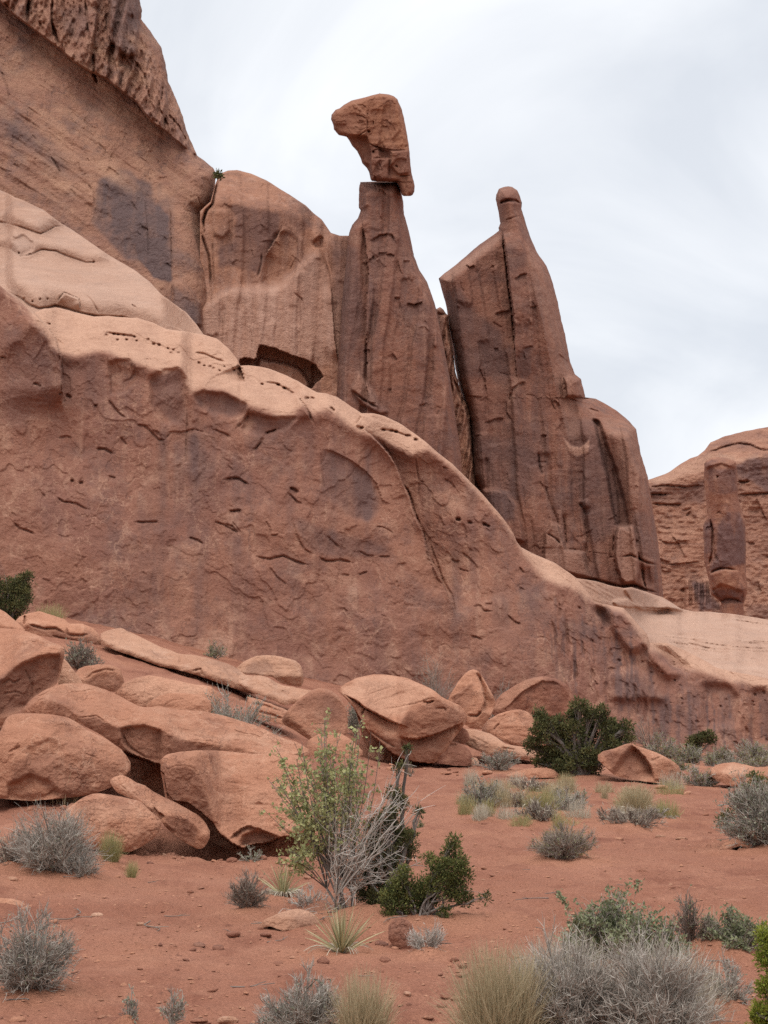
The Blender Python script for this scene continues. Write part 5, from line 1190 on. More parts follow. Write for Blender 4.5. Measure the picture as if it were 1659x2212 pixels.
B('flat-topped boulder with dark hollow underneath, at the foot of the wall', Q2([(405, 455), (430, 430), (470, 400), (540, 371), (600, 365), (660, 368), (720, 380), (800, 402), (838, 436), (850, 480), (853, 520)]), Q2([(405, 470), (450, 492), (560, 500), (650, 512), (690, 545), (750, 565), (840, 577), (853, 540)]), Q2([(405, 462), (470, 480), (560, 490), (650, 500), (730, 505), (850, 508)]), 41.5, 58, 122, 122, 'pale_boulder', trans=5, ubot=.06,
  relief=rel(('crack', Q2([(640, 460), (750, 455), (840, 465)]), 1.4, .06, 1), ('crack', Q2([(560, 420), (680, 430), (800, 440)]), 1.4, .05, 1)), attrs={'stain_shade': tone_mask([Q2([(470, 440), (520, 405), (600, 400), (655, 430), (640, 470), (560, 490), (480, 480)])], 2, .7)}, side=.3)
ledge('rough bedrock strip running from the ledge toward the grey domed boulder', Q2([(420, 500), (450, 500), (560, 500), (620, 515), (660, 540), (720, 568), (800, 580), (900, 600), (960, 620)]), Q2([(420, 560), (520, 620), (640, 660), (720, 700), (780, 690), (960, 690)]), Q2([(420, 540), (520, 590), (640, 630), (720, 660), (800, 660), (960, 660)]), 38, 32, 88, 120, 'pale_boulder', relief=rel(('crack', Q2([(560, 530), (650, 590), (720, 640)]), 2, .1, 2), ('crack', Q2([(700, 600), (760, 640)]), 2, .1, 2)), side=.2, rough=2.0)
ledge('broken low rock strip behind the sage bush', Q2([(480, 640), (560, 660), (640, 690), (720, 720), (800, 760)]), Q2([(480, 760), (600, 800), (720, 830), (800, 850)]), None, 34, 40, 80, 95, 'boulder', relief=rel(('crack', Q2([(500, 690), (600, 700), (700, 740)]), 2.4, .2, 2), ('crack', Q2([(540, 740), (640, 760), (720, 790)]), 2.4, .2, 2)), rough=2.4)
B('smooth grey-brown domed boulder with an undercut left corner', Q2([(712, 790), (720, 765), (760, 718), (830, 652), (900, 602), (945, 586), (990, 584), (1040, 600), (1085, 640), (1118, 685), (1138, 730), (1146, 820)]), Q2([(712, 810), (730, 832), (790, 862), (870, 915), (930, 960), (1100, 930), (1146, 880)]), Q2([(712, 800), (740, 768), (790, 800), (850, 850), (900, 905), (1000, 940), (1146, 900)]), 29, 66, 118, 118, 'boulder', trans=8, ubot=.1,
  attrs={'stain_shade': tone_mask([Q2([(760, 730), (900, 610), (1040, 600), (1130, 730), (1130, 800), (980, 790), (850, 780)])], 14, .8)}, side=.35)
B('pale low boulder behind the tip of the leafy shrub', Q2([(862, 955), (900, 918), (950, 890), (1010, 878), (1100, 884), (1160, 920), (1210, 965), (1245, 1000)]), Q2([(862, 990), (900, 1030), (1000, 1050), (1150, 1045), (1245, 1030)]), None, 27.5, 44, 80, 100, 'boulder')
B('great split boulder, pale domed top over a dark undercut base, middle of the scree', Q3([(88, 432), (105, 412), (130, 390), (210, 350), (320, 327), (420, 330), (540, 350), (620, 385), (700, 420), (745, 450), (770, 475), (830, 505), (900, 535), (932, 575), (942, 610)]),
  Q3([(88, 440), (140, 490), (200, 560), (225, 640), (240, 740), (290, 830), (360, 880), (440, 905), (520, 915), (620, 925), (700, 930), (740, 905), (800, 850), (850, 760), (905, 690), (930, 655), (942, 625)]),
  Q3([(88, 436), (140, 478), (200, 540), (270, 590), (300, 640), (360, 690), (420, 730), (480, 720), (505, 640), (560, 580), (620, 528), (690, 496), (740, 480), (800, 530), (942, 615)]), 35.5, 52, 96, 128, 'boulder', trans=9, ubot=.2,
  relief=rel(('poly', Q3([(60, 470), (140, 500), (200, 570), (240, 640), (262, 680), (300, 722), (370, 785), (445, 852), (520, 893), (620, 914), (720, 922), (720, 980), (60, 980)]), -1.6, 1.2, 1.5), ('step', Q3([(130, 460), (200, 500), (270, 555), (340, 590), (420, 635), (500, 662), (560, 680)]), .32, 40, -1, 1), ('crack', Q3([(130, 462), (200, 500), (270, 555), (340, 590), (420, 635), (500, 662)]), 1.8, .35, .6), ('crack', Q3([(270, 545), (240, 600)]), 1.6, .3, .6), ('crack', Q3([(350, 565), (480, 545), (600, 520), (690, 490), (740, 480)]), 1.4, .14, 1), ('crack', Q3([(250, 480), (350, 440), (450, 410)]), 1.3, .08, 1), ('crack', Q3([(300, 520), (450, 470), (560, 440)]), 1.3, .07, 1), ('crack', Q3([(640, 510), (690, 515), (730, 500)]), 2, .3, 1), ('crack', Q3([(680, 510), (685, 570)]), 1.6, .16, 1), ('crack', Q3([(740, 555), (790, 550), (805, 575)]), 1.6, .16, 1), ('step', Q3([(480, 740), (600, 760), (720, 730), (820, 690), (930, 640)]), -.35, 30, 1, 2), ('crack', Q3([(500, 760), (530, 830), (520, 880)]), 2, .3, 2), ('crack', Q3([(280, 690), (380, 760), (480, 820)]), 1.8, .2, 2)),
  attrs={'pale': tone_mask([Q3([(100, 440), (210, 350), (420, 330), (620, 385), (740, 460), (600, 520), (500, 600), (380, 600), (240, 510)])], 5, .55), 'stain_shade': tone_mask([Q3([(500, 620), (620, 540), (760, 500), (930, 590), (860, 690), (740, 740), (560, 720)]), Q3([(280, 700), (480, 760), (720, 750), (820, 760), (700, 920), (480, 880), (360, 790)])], 5, .55)}, side=.35)  # bright crown, shaded right facet and shaded base put into the colour
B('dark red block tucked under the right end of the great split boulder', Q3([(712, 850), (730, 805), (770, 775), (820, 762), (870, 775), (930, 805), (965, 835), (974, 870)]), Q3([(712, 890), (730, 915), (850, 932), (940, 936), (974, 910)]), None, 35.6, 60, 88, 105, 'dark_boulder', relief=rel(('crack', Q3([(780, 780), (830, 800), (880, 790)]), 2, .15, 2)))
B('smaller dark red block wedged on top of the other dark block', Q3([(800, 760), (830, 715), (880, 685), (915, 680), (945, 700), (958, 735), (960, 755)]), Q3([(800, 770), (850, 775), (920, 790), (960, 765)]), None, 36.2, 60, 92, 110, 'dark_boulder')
B('peaked boulder with facetted sides standing behind the great split boulder', Q3([(815, 500), (830, 465), (880, 382), (920, 330), (955, 302), (985, 294), (1015, 304), (1040, 335), (1062, 372), (1100, 440), (1122, 480), (1130, 510)]), Q3([(815, 560), (900, 640), (960, 685), (1040, 694), (1100, 600), (1130, 530)]), Q3([(815, 540), (900, 620), (945, 600), (1010, 600), (1050, 530), (1070, 420), (1130, 515)]), 41, 66, 100, 112, 'boulder', trans=8,
  relief=rel(('crack', Q3([(945, 600), (1010, 605), (1040, 570)]), 2.4, .4, 1), ('step', Q3([(1000, 310), (1040, 400), (1060, 500), (1040, 580)]), -.5, 30, -1, 1), ('step', Q3([(830, 470), (910, 440), (980, 350)]), .15, 20, 1, 2)), attrs={'stain_shade': tone_mask([Q3([(840, 480), (900, 420), (985, 390), (990, 460), (940, 560), (850, 540)])], 3, .5)}, side=.3, pw=3)
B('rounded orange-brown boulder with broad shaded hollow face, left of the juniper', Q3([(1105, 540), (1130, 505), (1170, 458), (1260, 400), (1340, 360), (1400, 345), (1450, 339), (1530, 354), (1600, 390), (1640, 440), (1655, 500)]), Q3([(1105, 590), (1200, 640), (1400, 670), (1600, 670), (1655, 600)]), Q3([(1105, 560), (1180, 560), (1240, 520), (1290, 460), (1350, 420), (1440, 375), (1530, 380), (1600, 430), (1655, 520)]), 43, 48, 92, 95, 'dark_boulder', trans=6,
  relief=rel(('step', Q3([(1180, 560), (1240, 520), (1290, 460), (1350, 420), (1440, 372), (1530, 378), (1600, 430)]), -.10, 40, 1, 1), ('crack', Q3([(1430, 400), (1470, 440), (1490, 500)]), 1.3, .08, 1)), attrs={'pale': tone_mask([Q3([(1110, 560), (1170, 460), (1340, 362), (1450, 342), (1440, 370), (1300, 440), (1230, 530), (1150, 570)])], 3, .6)})
B('smooth bulging pale boulder touching the left side of the juniper', Q3([(1042, 690), (1060, 655), (1075, 636), (1150, 590), (1230, 566), (1290, 559), (1340, 575), (1390, 605), (1450, 640), (1480, 700)]), Q3([(1042, 705), (1110, 725), (1180, 765), (1240, 800), (1400, 815), (1480, 790)]), None, 38.5, 58, 84, 110, 'boulder', relief=rel(('crack', Q3([(1120, 700), (1140, 670), (1160, 655)]), 2, .2, 1), ('crack', Q3([(1150, 690), (1280, 680), (1380, 690)]), 1.3, .06, 1), ('crack', Q3([(1150, 740), (1280, 730), (1380, 750)]), 1.3, .06, 1), ('crack', Q3([(1180, 610), (1210, 585)]), 1.6, .1, 1)))
ledge('low flat ledge of layered rock between the dark blocks and the juniper', Q3([(900, 700), (930, 688), (1000, 694), (1100, 720), (1150, 755), (1200, 790), (1300, 808), (1400, 830), (1470, 850)]), Q3([(900, 760), (960, 810), (1050, 850), (1200, 880), (1400, 900), (1470, 890)]), Q3([(900, 740), (1000, 750), (1100, 790), (1200, 810), (1300, 850), (1470, 880)]), 36.6, 34, 90, 120, 'pale_boulder', relief=rel(('crack', Q3([(1170, 815), (1220, 820), (1270, 830)]), 2, .15, 1), ('crack', Q3([(960, 730), (1020, 760), (1100, 800)]), 1.8, .1, 2)), rough=1.8)
B('ochre boulder with curved concave face, lying right of the juniper', Q4([(530, 1030), (560, 1005), (640, 985), (700, 960), (745, 950), (830, 982), (920, 1012), (1000, 1052), (1050, 1085), (1075, 1110), (1085, 1150)]), Q4([(530, 1060), (640, 1165), (750, 1192), (900, 1212), (1060, 1228), (1080, 1205), (1085, 1170)]), Q4([(530, 1045), (640, 1010), (745, 975), (810, 1020), (860, 1080), (900, 1085), (960, 1050), (1020, 1080), (1085, 1160)]), 31, 50, 84, 104, 'boulder', trans=8,
  relief=rel(('step', Q4([(745, 955), (800, 1000), (845, 1050), (880, 1110), (905, 1200)]), -.30, 60, 1, 1), ('crack', Q4([(845, 1050), (880, 1110), (905, 1190)]), 1.8, .15, 1), ('crack', Q4([(905, 1195), (950, 1205), (1000, 1215)]), 2, .15, 1), ('crack', Q4([(870, 1070), (950, 1040)]), 1.4, .08, 1)), attrs={'stain_shade': tone_mask([Q4([(560, 1010), (740, 970), (840, 1050), (895, 1180), (750, 1190), (620, 1130)])], 4, .45)})  # concave face painted darker to carry its shade
ledge('flat pale ledge at the right edge behind the grey bush', Q4([(1255, 1140), (1290, 1108), (1330, 1090), (1420, 1074), (1500, 1090), (1580, 1110), (1659, 1104), (1800, 1095), (2000, 1120)]), Q4([(1255, 1160), (1380, 1225), (1480, 1258), (1659, 1262), (2000, 1262)]), Q4([(1255, 1150), (1340, 1150), (1460, 1160), (1560, 1150), (1659, 1170), (2000, 1190)]), 30.5, 34, 86, 100, 'boulder', relief=rel(('crack', Q4([(1430, 1248), (1480, 1230), (1480, 1210)]), 2.2, .15, 1), ('crack', Q4([(1540, 1110), (1560, 1140), (1659, 1130)]), 1.6, .08, 1)), attrs={'pale': tone_mask([Q4([(1340, 1140), (1420, 1090), (1520, 1100), (1500, 1170), (1420, 1175)])], 3, .7)}, rough=1.5)
ledge('small rounded rock mound in front of the juniper', Q4([(-80, 1162), (0, 1135), (60, 1120), (130, 1112), (200, 1116), (260, 1134), (310, 1165)]), Q4([(-80, 1178), (100, 1182), (310, 1178)]), None, 32, 34, 75, 90, 'boulder')
def rock(label, *a, **k):
    o = boulder('rock', *a, **k); tag(o, label, 'rock'); return o
rock('small whitish rock at the shadow edge of the great split boulder', Q3([(285, 850), (310, 832), (350, 826), (380, 832), (395, 870)]), Q3([(285, 868), (330, 892), (380, 898), (395, 885)]), None, None, 40, 84, 100, 'pale_boulder', side=.3)
rock('small pale rock beside the dark red block', Q3([(952, 905), (965, 885), (985, 878), (1010, 884), (1022, 910)]), Q3([(952, 920), (980, 942), (1010, 940), (1022, 925)]), None, None, 45, 84, 100, 'pale_boulder')
rock('buff rock with grey patch, between the two yuccas', Q6([(395, 1000), (430, 965), (480, 942), (560, 910), (640, 893), (720, 908), (770, 940), (810, 990)]), Q6([(395, 1020), (470, 1012), (560, 1045), (640, 1062), (740, 1064), (810, 1040)]), None, None, 42, 80, 100, 'pale_boulder', relief=rel(('crack', Q6([(560, 1040), (600, 1045), (650, 1055)]), 1.6, .02, 1), ('crack', Q6([(470, 980), (500, 1000), (480, 1020)]), 1.6, .02, 1)), attrs={'stain_shade': tone_mask([Q6([(600, 960), (680, 930), (770, 950), (790, 1010), (680, 1030)])], 3, .5)})
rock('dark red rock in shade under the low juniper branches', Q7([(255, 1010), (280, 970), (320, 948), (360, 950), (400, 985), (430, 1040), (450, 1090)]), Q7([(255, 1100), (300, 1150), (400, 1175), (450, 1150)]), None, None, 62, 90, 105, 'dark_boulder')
rock('flat-topped orange rock at the left edge behind the brown bush', Q5([(-160, 850), (-100, 830), (0, 822), (80, 828), (140, 842), (165, 860), (178, 900)]), Q5([(-160, 1000), (-60, 1020), (20, 1015), (90, 980), (150, 930), (178, 910)]), Q5([(-160, 880), (0, 868), (80, 868), (150, 880), (178, 905)]), 13.2, 30, 88, 105, 'boulder', relief=rel(('crack', Q5([(0, 900), (60, 920), (120, 900)]), 1.6, .02, 2)))
rock('small orange rock beside the brown bush at lower left', Q5([(370, 1110), (395, 1085), (430, 1076), (465, 1090), (482, 1120)]), Q5([(370, 1150), (430, 1185), (482, 1160)]), None, None, 44, 80, 100, 'boulder')
rock('flat chip of rock in front of the smooth low boulder', Q5([(875, 510), (900, 494), (940, 492), (975, 505), (988, 525)]), Q5([(875, 525), (930, 540), (988, 535)]), None, None, 34, 80, 95, 'boulder')
rock('curved orange rock like a bent root beside the right bush', Q8([(1320, 510), (1350, 475), (1390, 445), (1440, 430), (1490, 428), (1530, 445), (1560, 475), (1580, 500)]), Q8([(1320, 522), (1380, 515), (1430, 490), (1470, 478), (1510, 490), (1545, 510), (1580, 510)]), None, None, 50, 90, 110, 'boulder', ubot=.3)
for k, (x, y, w_, h_, lab, mt) in enumerate([(945, 415, 72, 18, 'thin white flake of stone lying flat right of the straw grass', 'pale_boulder'), (1085, 428, 84, 14, 'long pale stone flake beside the thin white flake', 'pale_boulder'), (1097, 336, 42, 16, 'pale pebble left of its dark twin near the right bush', 'pale_boulder'), (1200, 340, 46, 18, 'dark flat pebble near the right bush', 'dark_boulder'), (1265, 478, 36, 20, 'dark chunky pebble below the right bush', 'dark_boulder'), (1140, 768, 80, 14, 'long thin stone sliver above the green saltbush', 'boulder'), (820, 650, 84, 40, 'low lump of crusted red earth in the open sand', 'dark_boulder'), (1012, 736, 30, 14, 'white chip of stone in the open sand above the saltbush', 'pale_boulder')]):
    t_ = [(x - w_ / 2, y), (x - w_ * .3, y - h_ * .6), (x, y - h_ * .8), (x + w_ * .3, y - h_ * .55), (x + w_ / 2, y)]
    rock(lab, Q8(t_), Q8([(x - w_ / 2, y + h_ * .1), (x, y + h_ * .35), (x + w_ / 2, y + h_ * .1)]), None, None, 36, 84, 100, mt)
for (x, y, w_, h_, lab, mt) in [(960, 1190, 80, 34, 'knobbly red clod of earth below the juniper shadow', 'dark_boulder'), (825, 975, 66, 36, 'reddish rock at the edge of the juniper shadow', 'boulder'), (855, 1312, 44, 14, 'dark flat stone in the open sand by the straw grass', 'dark_boulder'), (1190, 968, 60, 18, 'dark flat stone left of the green saltbush', 'dark_boulder'), (890, 1048, 40, 14, 'small red stone below the juniper shadow edge', 'boulder'), (520, 150, 36, 22, 'white pebble on the sand above the central shrub', 'pale_boulder'), (855, 408, 28, 14, 'white pebble right of the tall juniper', 'pale_boulder')]:
    t_ = [(x - w_ / 2, y), (x - w_ * .3, y - h_ * .6), (x, y - h_ * .8), (x + w_ * .3, y - h_ * .55), (x + w_ / 2, y)]
    rock(lab, Q7(t_), Q7([(x - w_ / 2, y + h_ * .1), (x, y + h_ * .35), (x + w_ / 2, y + h_ * .1)]), None, None, 36, 84, 100, mt)
for (x, y, w_, h_, lab, mt) in [(775, 795, 36, 26, 'dark stone in the sand right of the big grey bush', 'dark_boulder'), (1325, 750, 44, 20, 'dark stone in the open sand left of the small twiggy bush', 'dark_boulder'), (1520, 1020, 70, 34, 'dark earth clod below the small twiggy bush', 'dark_boulder'), (520, 745, 46, 34, 'buff lump of rock at the foot of the big grey bush', 'boulder'), (820, 630, 40, 34, 'small orange rock at the foot of the green grass', 'boulder'), (1065, 1135, 30, 20, 'dark pebble in the middle of the open sand', 'dark_boulder'), (35, 450, 26, 44, 'pale upright pebble behind the big grey bush', 'pale_boulder'), (40, 1525, 90, 40, 'buff rock under the brown bush at the bottom left', 'boulder'), (630, 985, 50, 14, 'pale thin stone lying in the open sand', 'pale_boulder')]:
    t_ = [(x - w_ / 2, y), (x - w_ * .3, y - h_ * .6), (x, y - h_ * .8), (x + w_ * .3, y - h_ * .55), (x + w_ / 2, y)]
    rock(lab, Q5(t_), Q5([(x - w_ / 2, y + h_ * .1), (x, y + h_ * .35), (x + w_ / 2, y + h_ * .1)]), None, None, 36, 84, 100, mt)

# ---- small stone chips on the sand
def chips():
    rc = np.random.default_rng(21)
    prot = []
    for k in range(9):
        nu, nv = 10, 7
        th = np.linspace(0, 2 * pi, nu, endpoint=False); ph = np.linspace(-.45 * pi, .5 * pi, nv)
        T, Ph = np.meshgrid(th, ph)
        D = np.stack([np.cos(T) * np.cos(Ph), np.sin(T) * np.cos(Ph), np.sin(Ph)], -1)
        D = D * (1 + .35 * fbm(D * 1.3 + 7 * k, 3))[..., None] * np.array([1, rc.uniform(.55, .9), rc.uniform(.25, .5)])
        o = mk('stone_chip', D.reshape(-1, 3) * .5, gridfaces(nv, nu, True), M[('boulder', 'dark_boulder', 'pale_boulder')[(0, 1, 1, 0, 1, 2, 1, 0, 1)[k]]], origin=(0, 0, 0), smooth=k % 2 == 0)
        prot.append(o)
    used = [False] * 9; n = 0
    while n < 270:
        px, py = rc.uniform(-10, 1669), 2212 - 560 * rc.random() ** 1.15
        if py < 1660 + 60 * (px < 1000) + 110 * (px < 700) * (px > 300) or (px < 640 and py < 1870): continue
        h = ground_hit(px, py); k = rc.integers(9); sz = .032 + .09 * rc.random() ** 2.5
        if used[k]:
            o = prot[k].copy(); SC.collection.objects.link(o)
        else: o = prot[k]; used[k] = True
        o.location = (h[0], h[1], float(gz(h[0], h[1], True)) + sz * .10)
        o.scale = (sz, sz, sz); o.rotation_euler = (rc.normal() * .15, rc.normal() * .15, rc.uniform(0, 6.3))
        tag(o, 'small reddish stone chip lying on the open sand', 'stone chip', 'stone chips scattered over the sand'); n += 1
chips()
def rubble():
    rc = np.random.default_rng(33); src = [o for o in SC.objects if o.name.split('.')[0] == 'stone_chip'][:40]
    lines = [((300, 1846), (700, 1860), 26), ((800, 1652), (1010, 1668), 16), ((1000, 1672), (1160, 1676), 10), ((1340, 1702), (1659, 1716), 16), ((60, 1742), (200, 1748), 8), ((840, 2050), (990, 2075), 9), ((560, 2012), (690, 2020), 6)]
    for (x0, y0), (x1, y1), n in lines:
        for k in range(n):
            t = rc.random(); x, y = x0 + (x1 - x0) * t + rc.normal() * 4, y0 + (y1 - y0) * t + abs(rc.normal()) * 7
            h = ground_hit(x, y); o = src[rc.integers(len(src))].copy(); SC.collection.objects.link(o)
            sz = h[1] * (.0022 + .006 * rc.random() ** 2.2)
            o.location = (h[0], h[1], float(gz(h[0], h[1], True)) + sz * .12); o.scale = (sz * rc.uniform(.8, 1.3), sz, sz * rc.uniform(.8, 1.8)); o.rotation_euler = (rc.normal() * .2, rc.normal() * .2, rc.uniform(0, 6.3))
            o.name = 'rubble_stone'; tag(o, 'small rubble stone lying at the foot of the larger rocks', 'rubble stone', 'rubble stones at the foot of the larger rocks')
rubble()
def gravel():
    rc = np.random.default_rng(8); V, Fc, n = [], [], 0
    base = np.array([(1, 0, 0), (0, 1, 0), (-1, 0, 0), (0, -1, 0), (0, 0, .8), (0, 0, -.5)], float)
    tri = np.array([(0, 1, 4), (1, 2, 4), (2, 3, 4), (3, 0, 4), (1, 0, 5), (2, 1, 5), (3, 2, 5), (0, 3, 5)])
    N = 7000
    d = np.exp(rc.uniform(math.log(8.3), math.log(34), N)); x = rc.uniform(-.30, .30, N) * d
    ok = fbm(np.stack([x, d, 0 * d], -1) * .7, 3) > rc.uniform(-.35, .3, N); x, d = x[ok], d[ok]
    z = gz(x, d, True); sz = .008 + .016 * rc.random(len(x)) ** 3
    P = base[None] * (sz[:, None] * rc.uniform(.6, 1.4, (len(x), 6)))[..., None]
    a = rc.uniform(0, 6.28, len(x)); c, s_ = np.cos(a)[:, None], np.sin(a)[:, None]
    P = np.stack([P[..., 0] * c - P[..., 1] * s_ + x[:, None], P[..., 0] * s_ + P[..., 1] * c + d[:, None], P[..., 2] * .7 + z[:, None] + .002], -1)
    f = (tri[None] + 6 * np.arange(len(x))[:, None, None]).reshape(-1, 3)
    o = mk('gravel', P.reshape(-1, 3), f, M['boulder'], smooth=False, loc=False); tag(o, kind='stuff')

# ------------------------------------------------------------------ plants
PM = {
    'grey_twig': plant_mat('grey_twig', (.20, .165, .135), (.43, .38, .325)),
    'brown_twig': plant_mat('brown_twig', (.13, .095, .075), (.31, .25, .205)),
    'sage_leaf': plant_mat('sage_leaf', (.140, .140, .092), (.315, .305, .225), .8, .15),
    'olive_leaf': plant_mat('olive_leaf', (.135, .140, .060), (.33, .315, .155), .75, .25),
    'ash_leaf': plant_mat('ash_leaf', (.185, .200, .075), (.46, .45, .21), .6, .3),
    'juniper_leaf': plant_mat('juniper_leaf', (.036, .043, .016), (.165, .155, .058), .75, .1),
    'bright_juniper_leaf': plant_mat('bright_juniper_leaf', (.042, .055, .017), (.20, .20, .062), .75, .15),
    'lime_leaf': plant_mat('lime_leaf', (.12, .15, .02), (.34, .36, .06), .7, .2),
    'straw': plant_mat('straw', (.26, .20, .115), (.56, .46, .29), .7, .2),
    'pale_straw': plant_mat('pale_straw', (.33, .285, .215), (.62, .55, .43), .7, .2),
    'green_grass': plant_mat('green_grass', (.20, .185, .075), (.50, .435, .215), .7, .25),
    'yucca': plant_mat('yucca', (.20, .195, .095), (.56, .49, .29), .55, .1),
    'bark': plant_mat('bark', (.085, .065, .055), (.26, .22, .19)),
    'dead_wood': plant_mat('dead_wood', (.30, .255, .215), (.56, .50, .44)),
    'salt_leaf': plant_mat('salt_leaf', (.115, .130, .062), (.31, .32, .185), .7, .2),
}
rp = np.random.default_rng(3)
def unit(n, up=0.0):
    v = rp.normal(size=(n, 3)); v[:, 2] += up
    return v / (np.linalg.norm(v, axis=1)[:, None] + 1e-9)
def bez(a, b, c, k):
    t = np.linspace(0, 1, k)[None, :, None]
    return (1 - t) ** 2 * a[:, None] + 2 * t * (1 - t) * b[:, None] + t ** 2 * c[:, None]
def along(paths, idx, t):
    k = paths.shape[1] - 1
    f = np.clip(t * k, 0, k - 1e-4); i = f.astype(int); f = (f - i)[:, None]
    return paths[idx, i] * (1 - f) + paths[idx, i + 1] * f
class Geo:
    def __init__(s): s.V, s.F4, s.F3, s.T, s.n = [], [], [], [], 0
    def add(s, V, f4=None, f3=None, tint=None):
        V = V.reshape(-1, 3)
        if f4 is not None: s.F4.append(f4 + s.n)
        if f3 is not None: s.F3.append(f3 + s.n)
        s.V.append(V); s.T.append(np.broadcast_to(tint, (len(V),)) if tint is not None else np.full(len(V), .5)); s.n += len(V)
    def ribbons(s, paths, w0, w1, tint=None, gran=.25):
        n, k, _ = paths.shape
        tan_ = np.gradient(paths, axis=1)
        side = np.cross(tan_, unit(n)[:, None]); side /= (np.linalg.norm(side, axis=2)[..., None] + 1e-9)
        t = np.linspace(0, 1, k)[None, :, None]
        w = (np.asarray(w0).reshape(-1, 1, 1) * (1 - t) + np.asarray(w1).reshape(-1, 1, 1) * t) / 2
        V = np.stack([paths - side * w, paths + side * w], 2)
        a = np.arange(n * k * 2).reshape(n, k, 2)
        f = np.stack([a[:, :-1, 0], a[:, :-1, 1], a[:, 1:, 1], a[:, 1:, 0]], -1).reshape(-1, 4)
        tt = np.clip((.5 if tint is None else tint) + rp.normal(size=n) * gran, 0, 1)
        s.add(V, f4=f, tint=np.repeat(tt, k * 2))
    def tubes(s, paths, r0, r1, tint=None, sides=5, gran=.2):
        n, k, _ = paths.shape
        tan_ = np.gradient(paths, axis=1); tan_ /= (np.linalg.norm(tan_, axis=2)[..., None] + 1e-9)
        u = np.cross(tan_, unit(n)[:, None]); u /= (np.linalg.norm(u, axis=2)[..., None] + 1e-9)
        v = np.cross(tan_, u)
        t = np.linspace(0, 1, k)[None, :, None]
        r = np.asarray(r0).reshape(-1, 1, 1) * (1 - t) + np.asarray(r1).reshape(-1, 1, 1) * t
        ang = np.linspace(0, 2 * pi, sides, endpoint=False)
        V = np.stack([paths + r * (cos(a) * u + sin(a) * v) for a in ang], 2)
        a = np.arange(n * k * sides).reshape(n, k, sides); b = np.roll(a, -1, 2)
        f = np.stack([a[:, :-1], b[:, :-1], b[:, 1:], a[:, 1:]], -1).reshape(-1, 4)
        tt = np.clip((.5 if tint is None else tint) + rp.normal(size=n) * gran, 0, 1)
        s.add(V, f4=f, tint=np.repeat(tt, k * sides))
    def leaves(s, P, size, tint=.5, asp=.55, gran=.25, up=.3, dirs=None):
        """small folded leaves: two triangles meeting at a midrib"""
        n = len(P); d = unit(n, up) if dirs is None else dirs
        q = np.cross(d, unit(n)); q /= (np.linalg.norm(q, axis=1)[:, None] + 1e-9)
        nn = np.cross(d, q)
        L = (size * rp.uniform(.6, 1.35, n))[:, None]
        V = np.stack([P, P + d * L * .5 + q * L * asp * .5 + nn * L * .12, P + d * L, P + d * L * .5 - q * L * asp * .5 + nn * L * .12], 1)
        a = np.arange(n * 4).reshape(n, 4)
        f = np.concatenate([a[:, [0, 1, 2]], a[:, [0, 2, 3]]])
        s.add(V, f3=f, tint=np.repeat(np.clip(tint + rp.normal(size=n) * gran, 0, 1), 4))
    def build(s, name, mat, parent):
        V = np.concatenate(s.V); f = ([np.concatenate(s.F4)] if s.F4 else []) + ([np.concatenate(s.F3)] if s.F3 else [])
        return mk(name, V, f, PM[mat], {'tint': np.concatenate(s.T)}, parent=parent, smooth=False)
def ground_at(px, py, mound=0.0, r=.5):
    h = ground_hit(px, py)
    if mound: MOUNDS_PITS.append((h[0], h[1], r, mound))
    return h
def upx(h): return h[1] / F
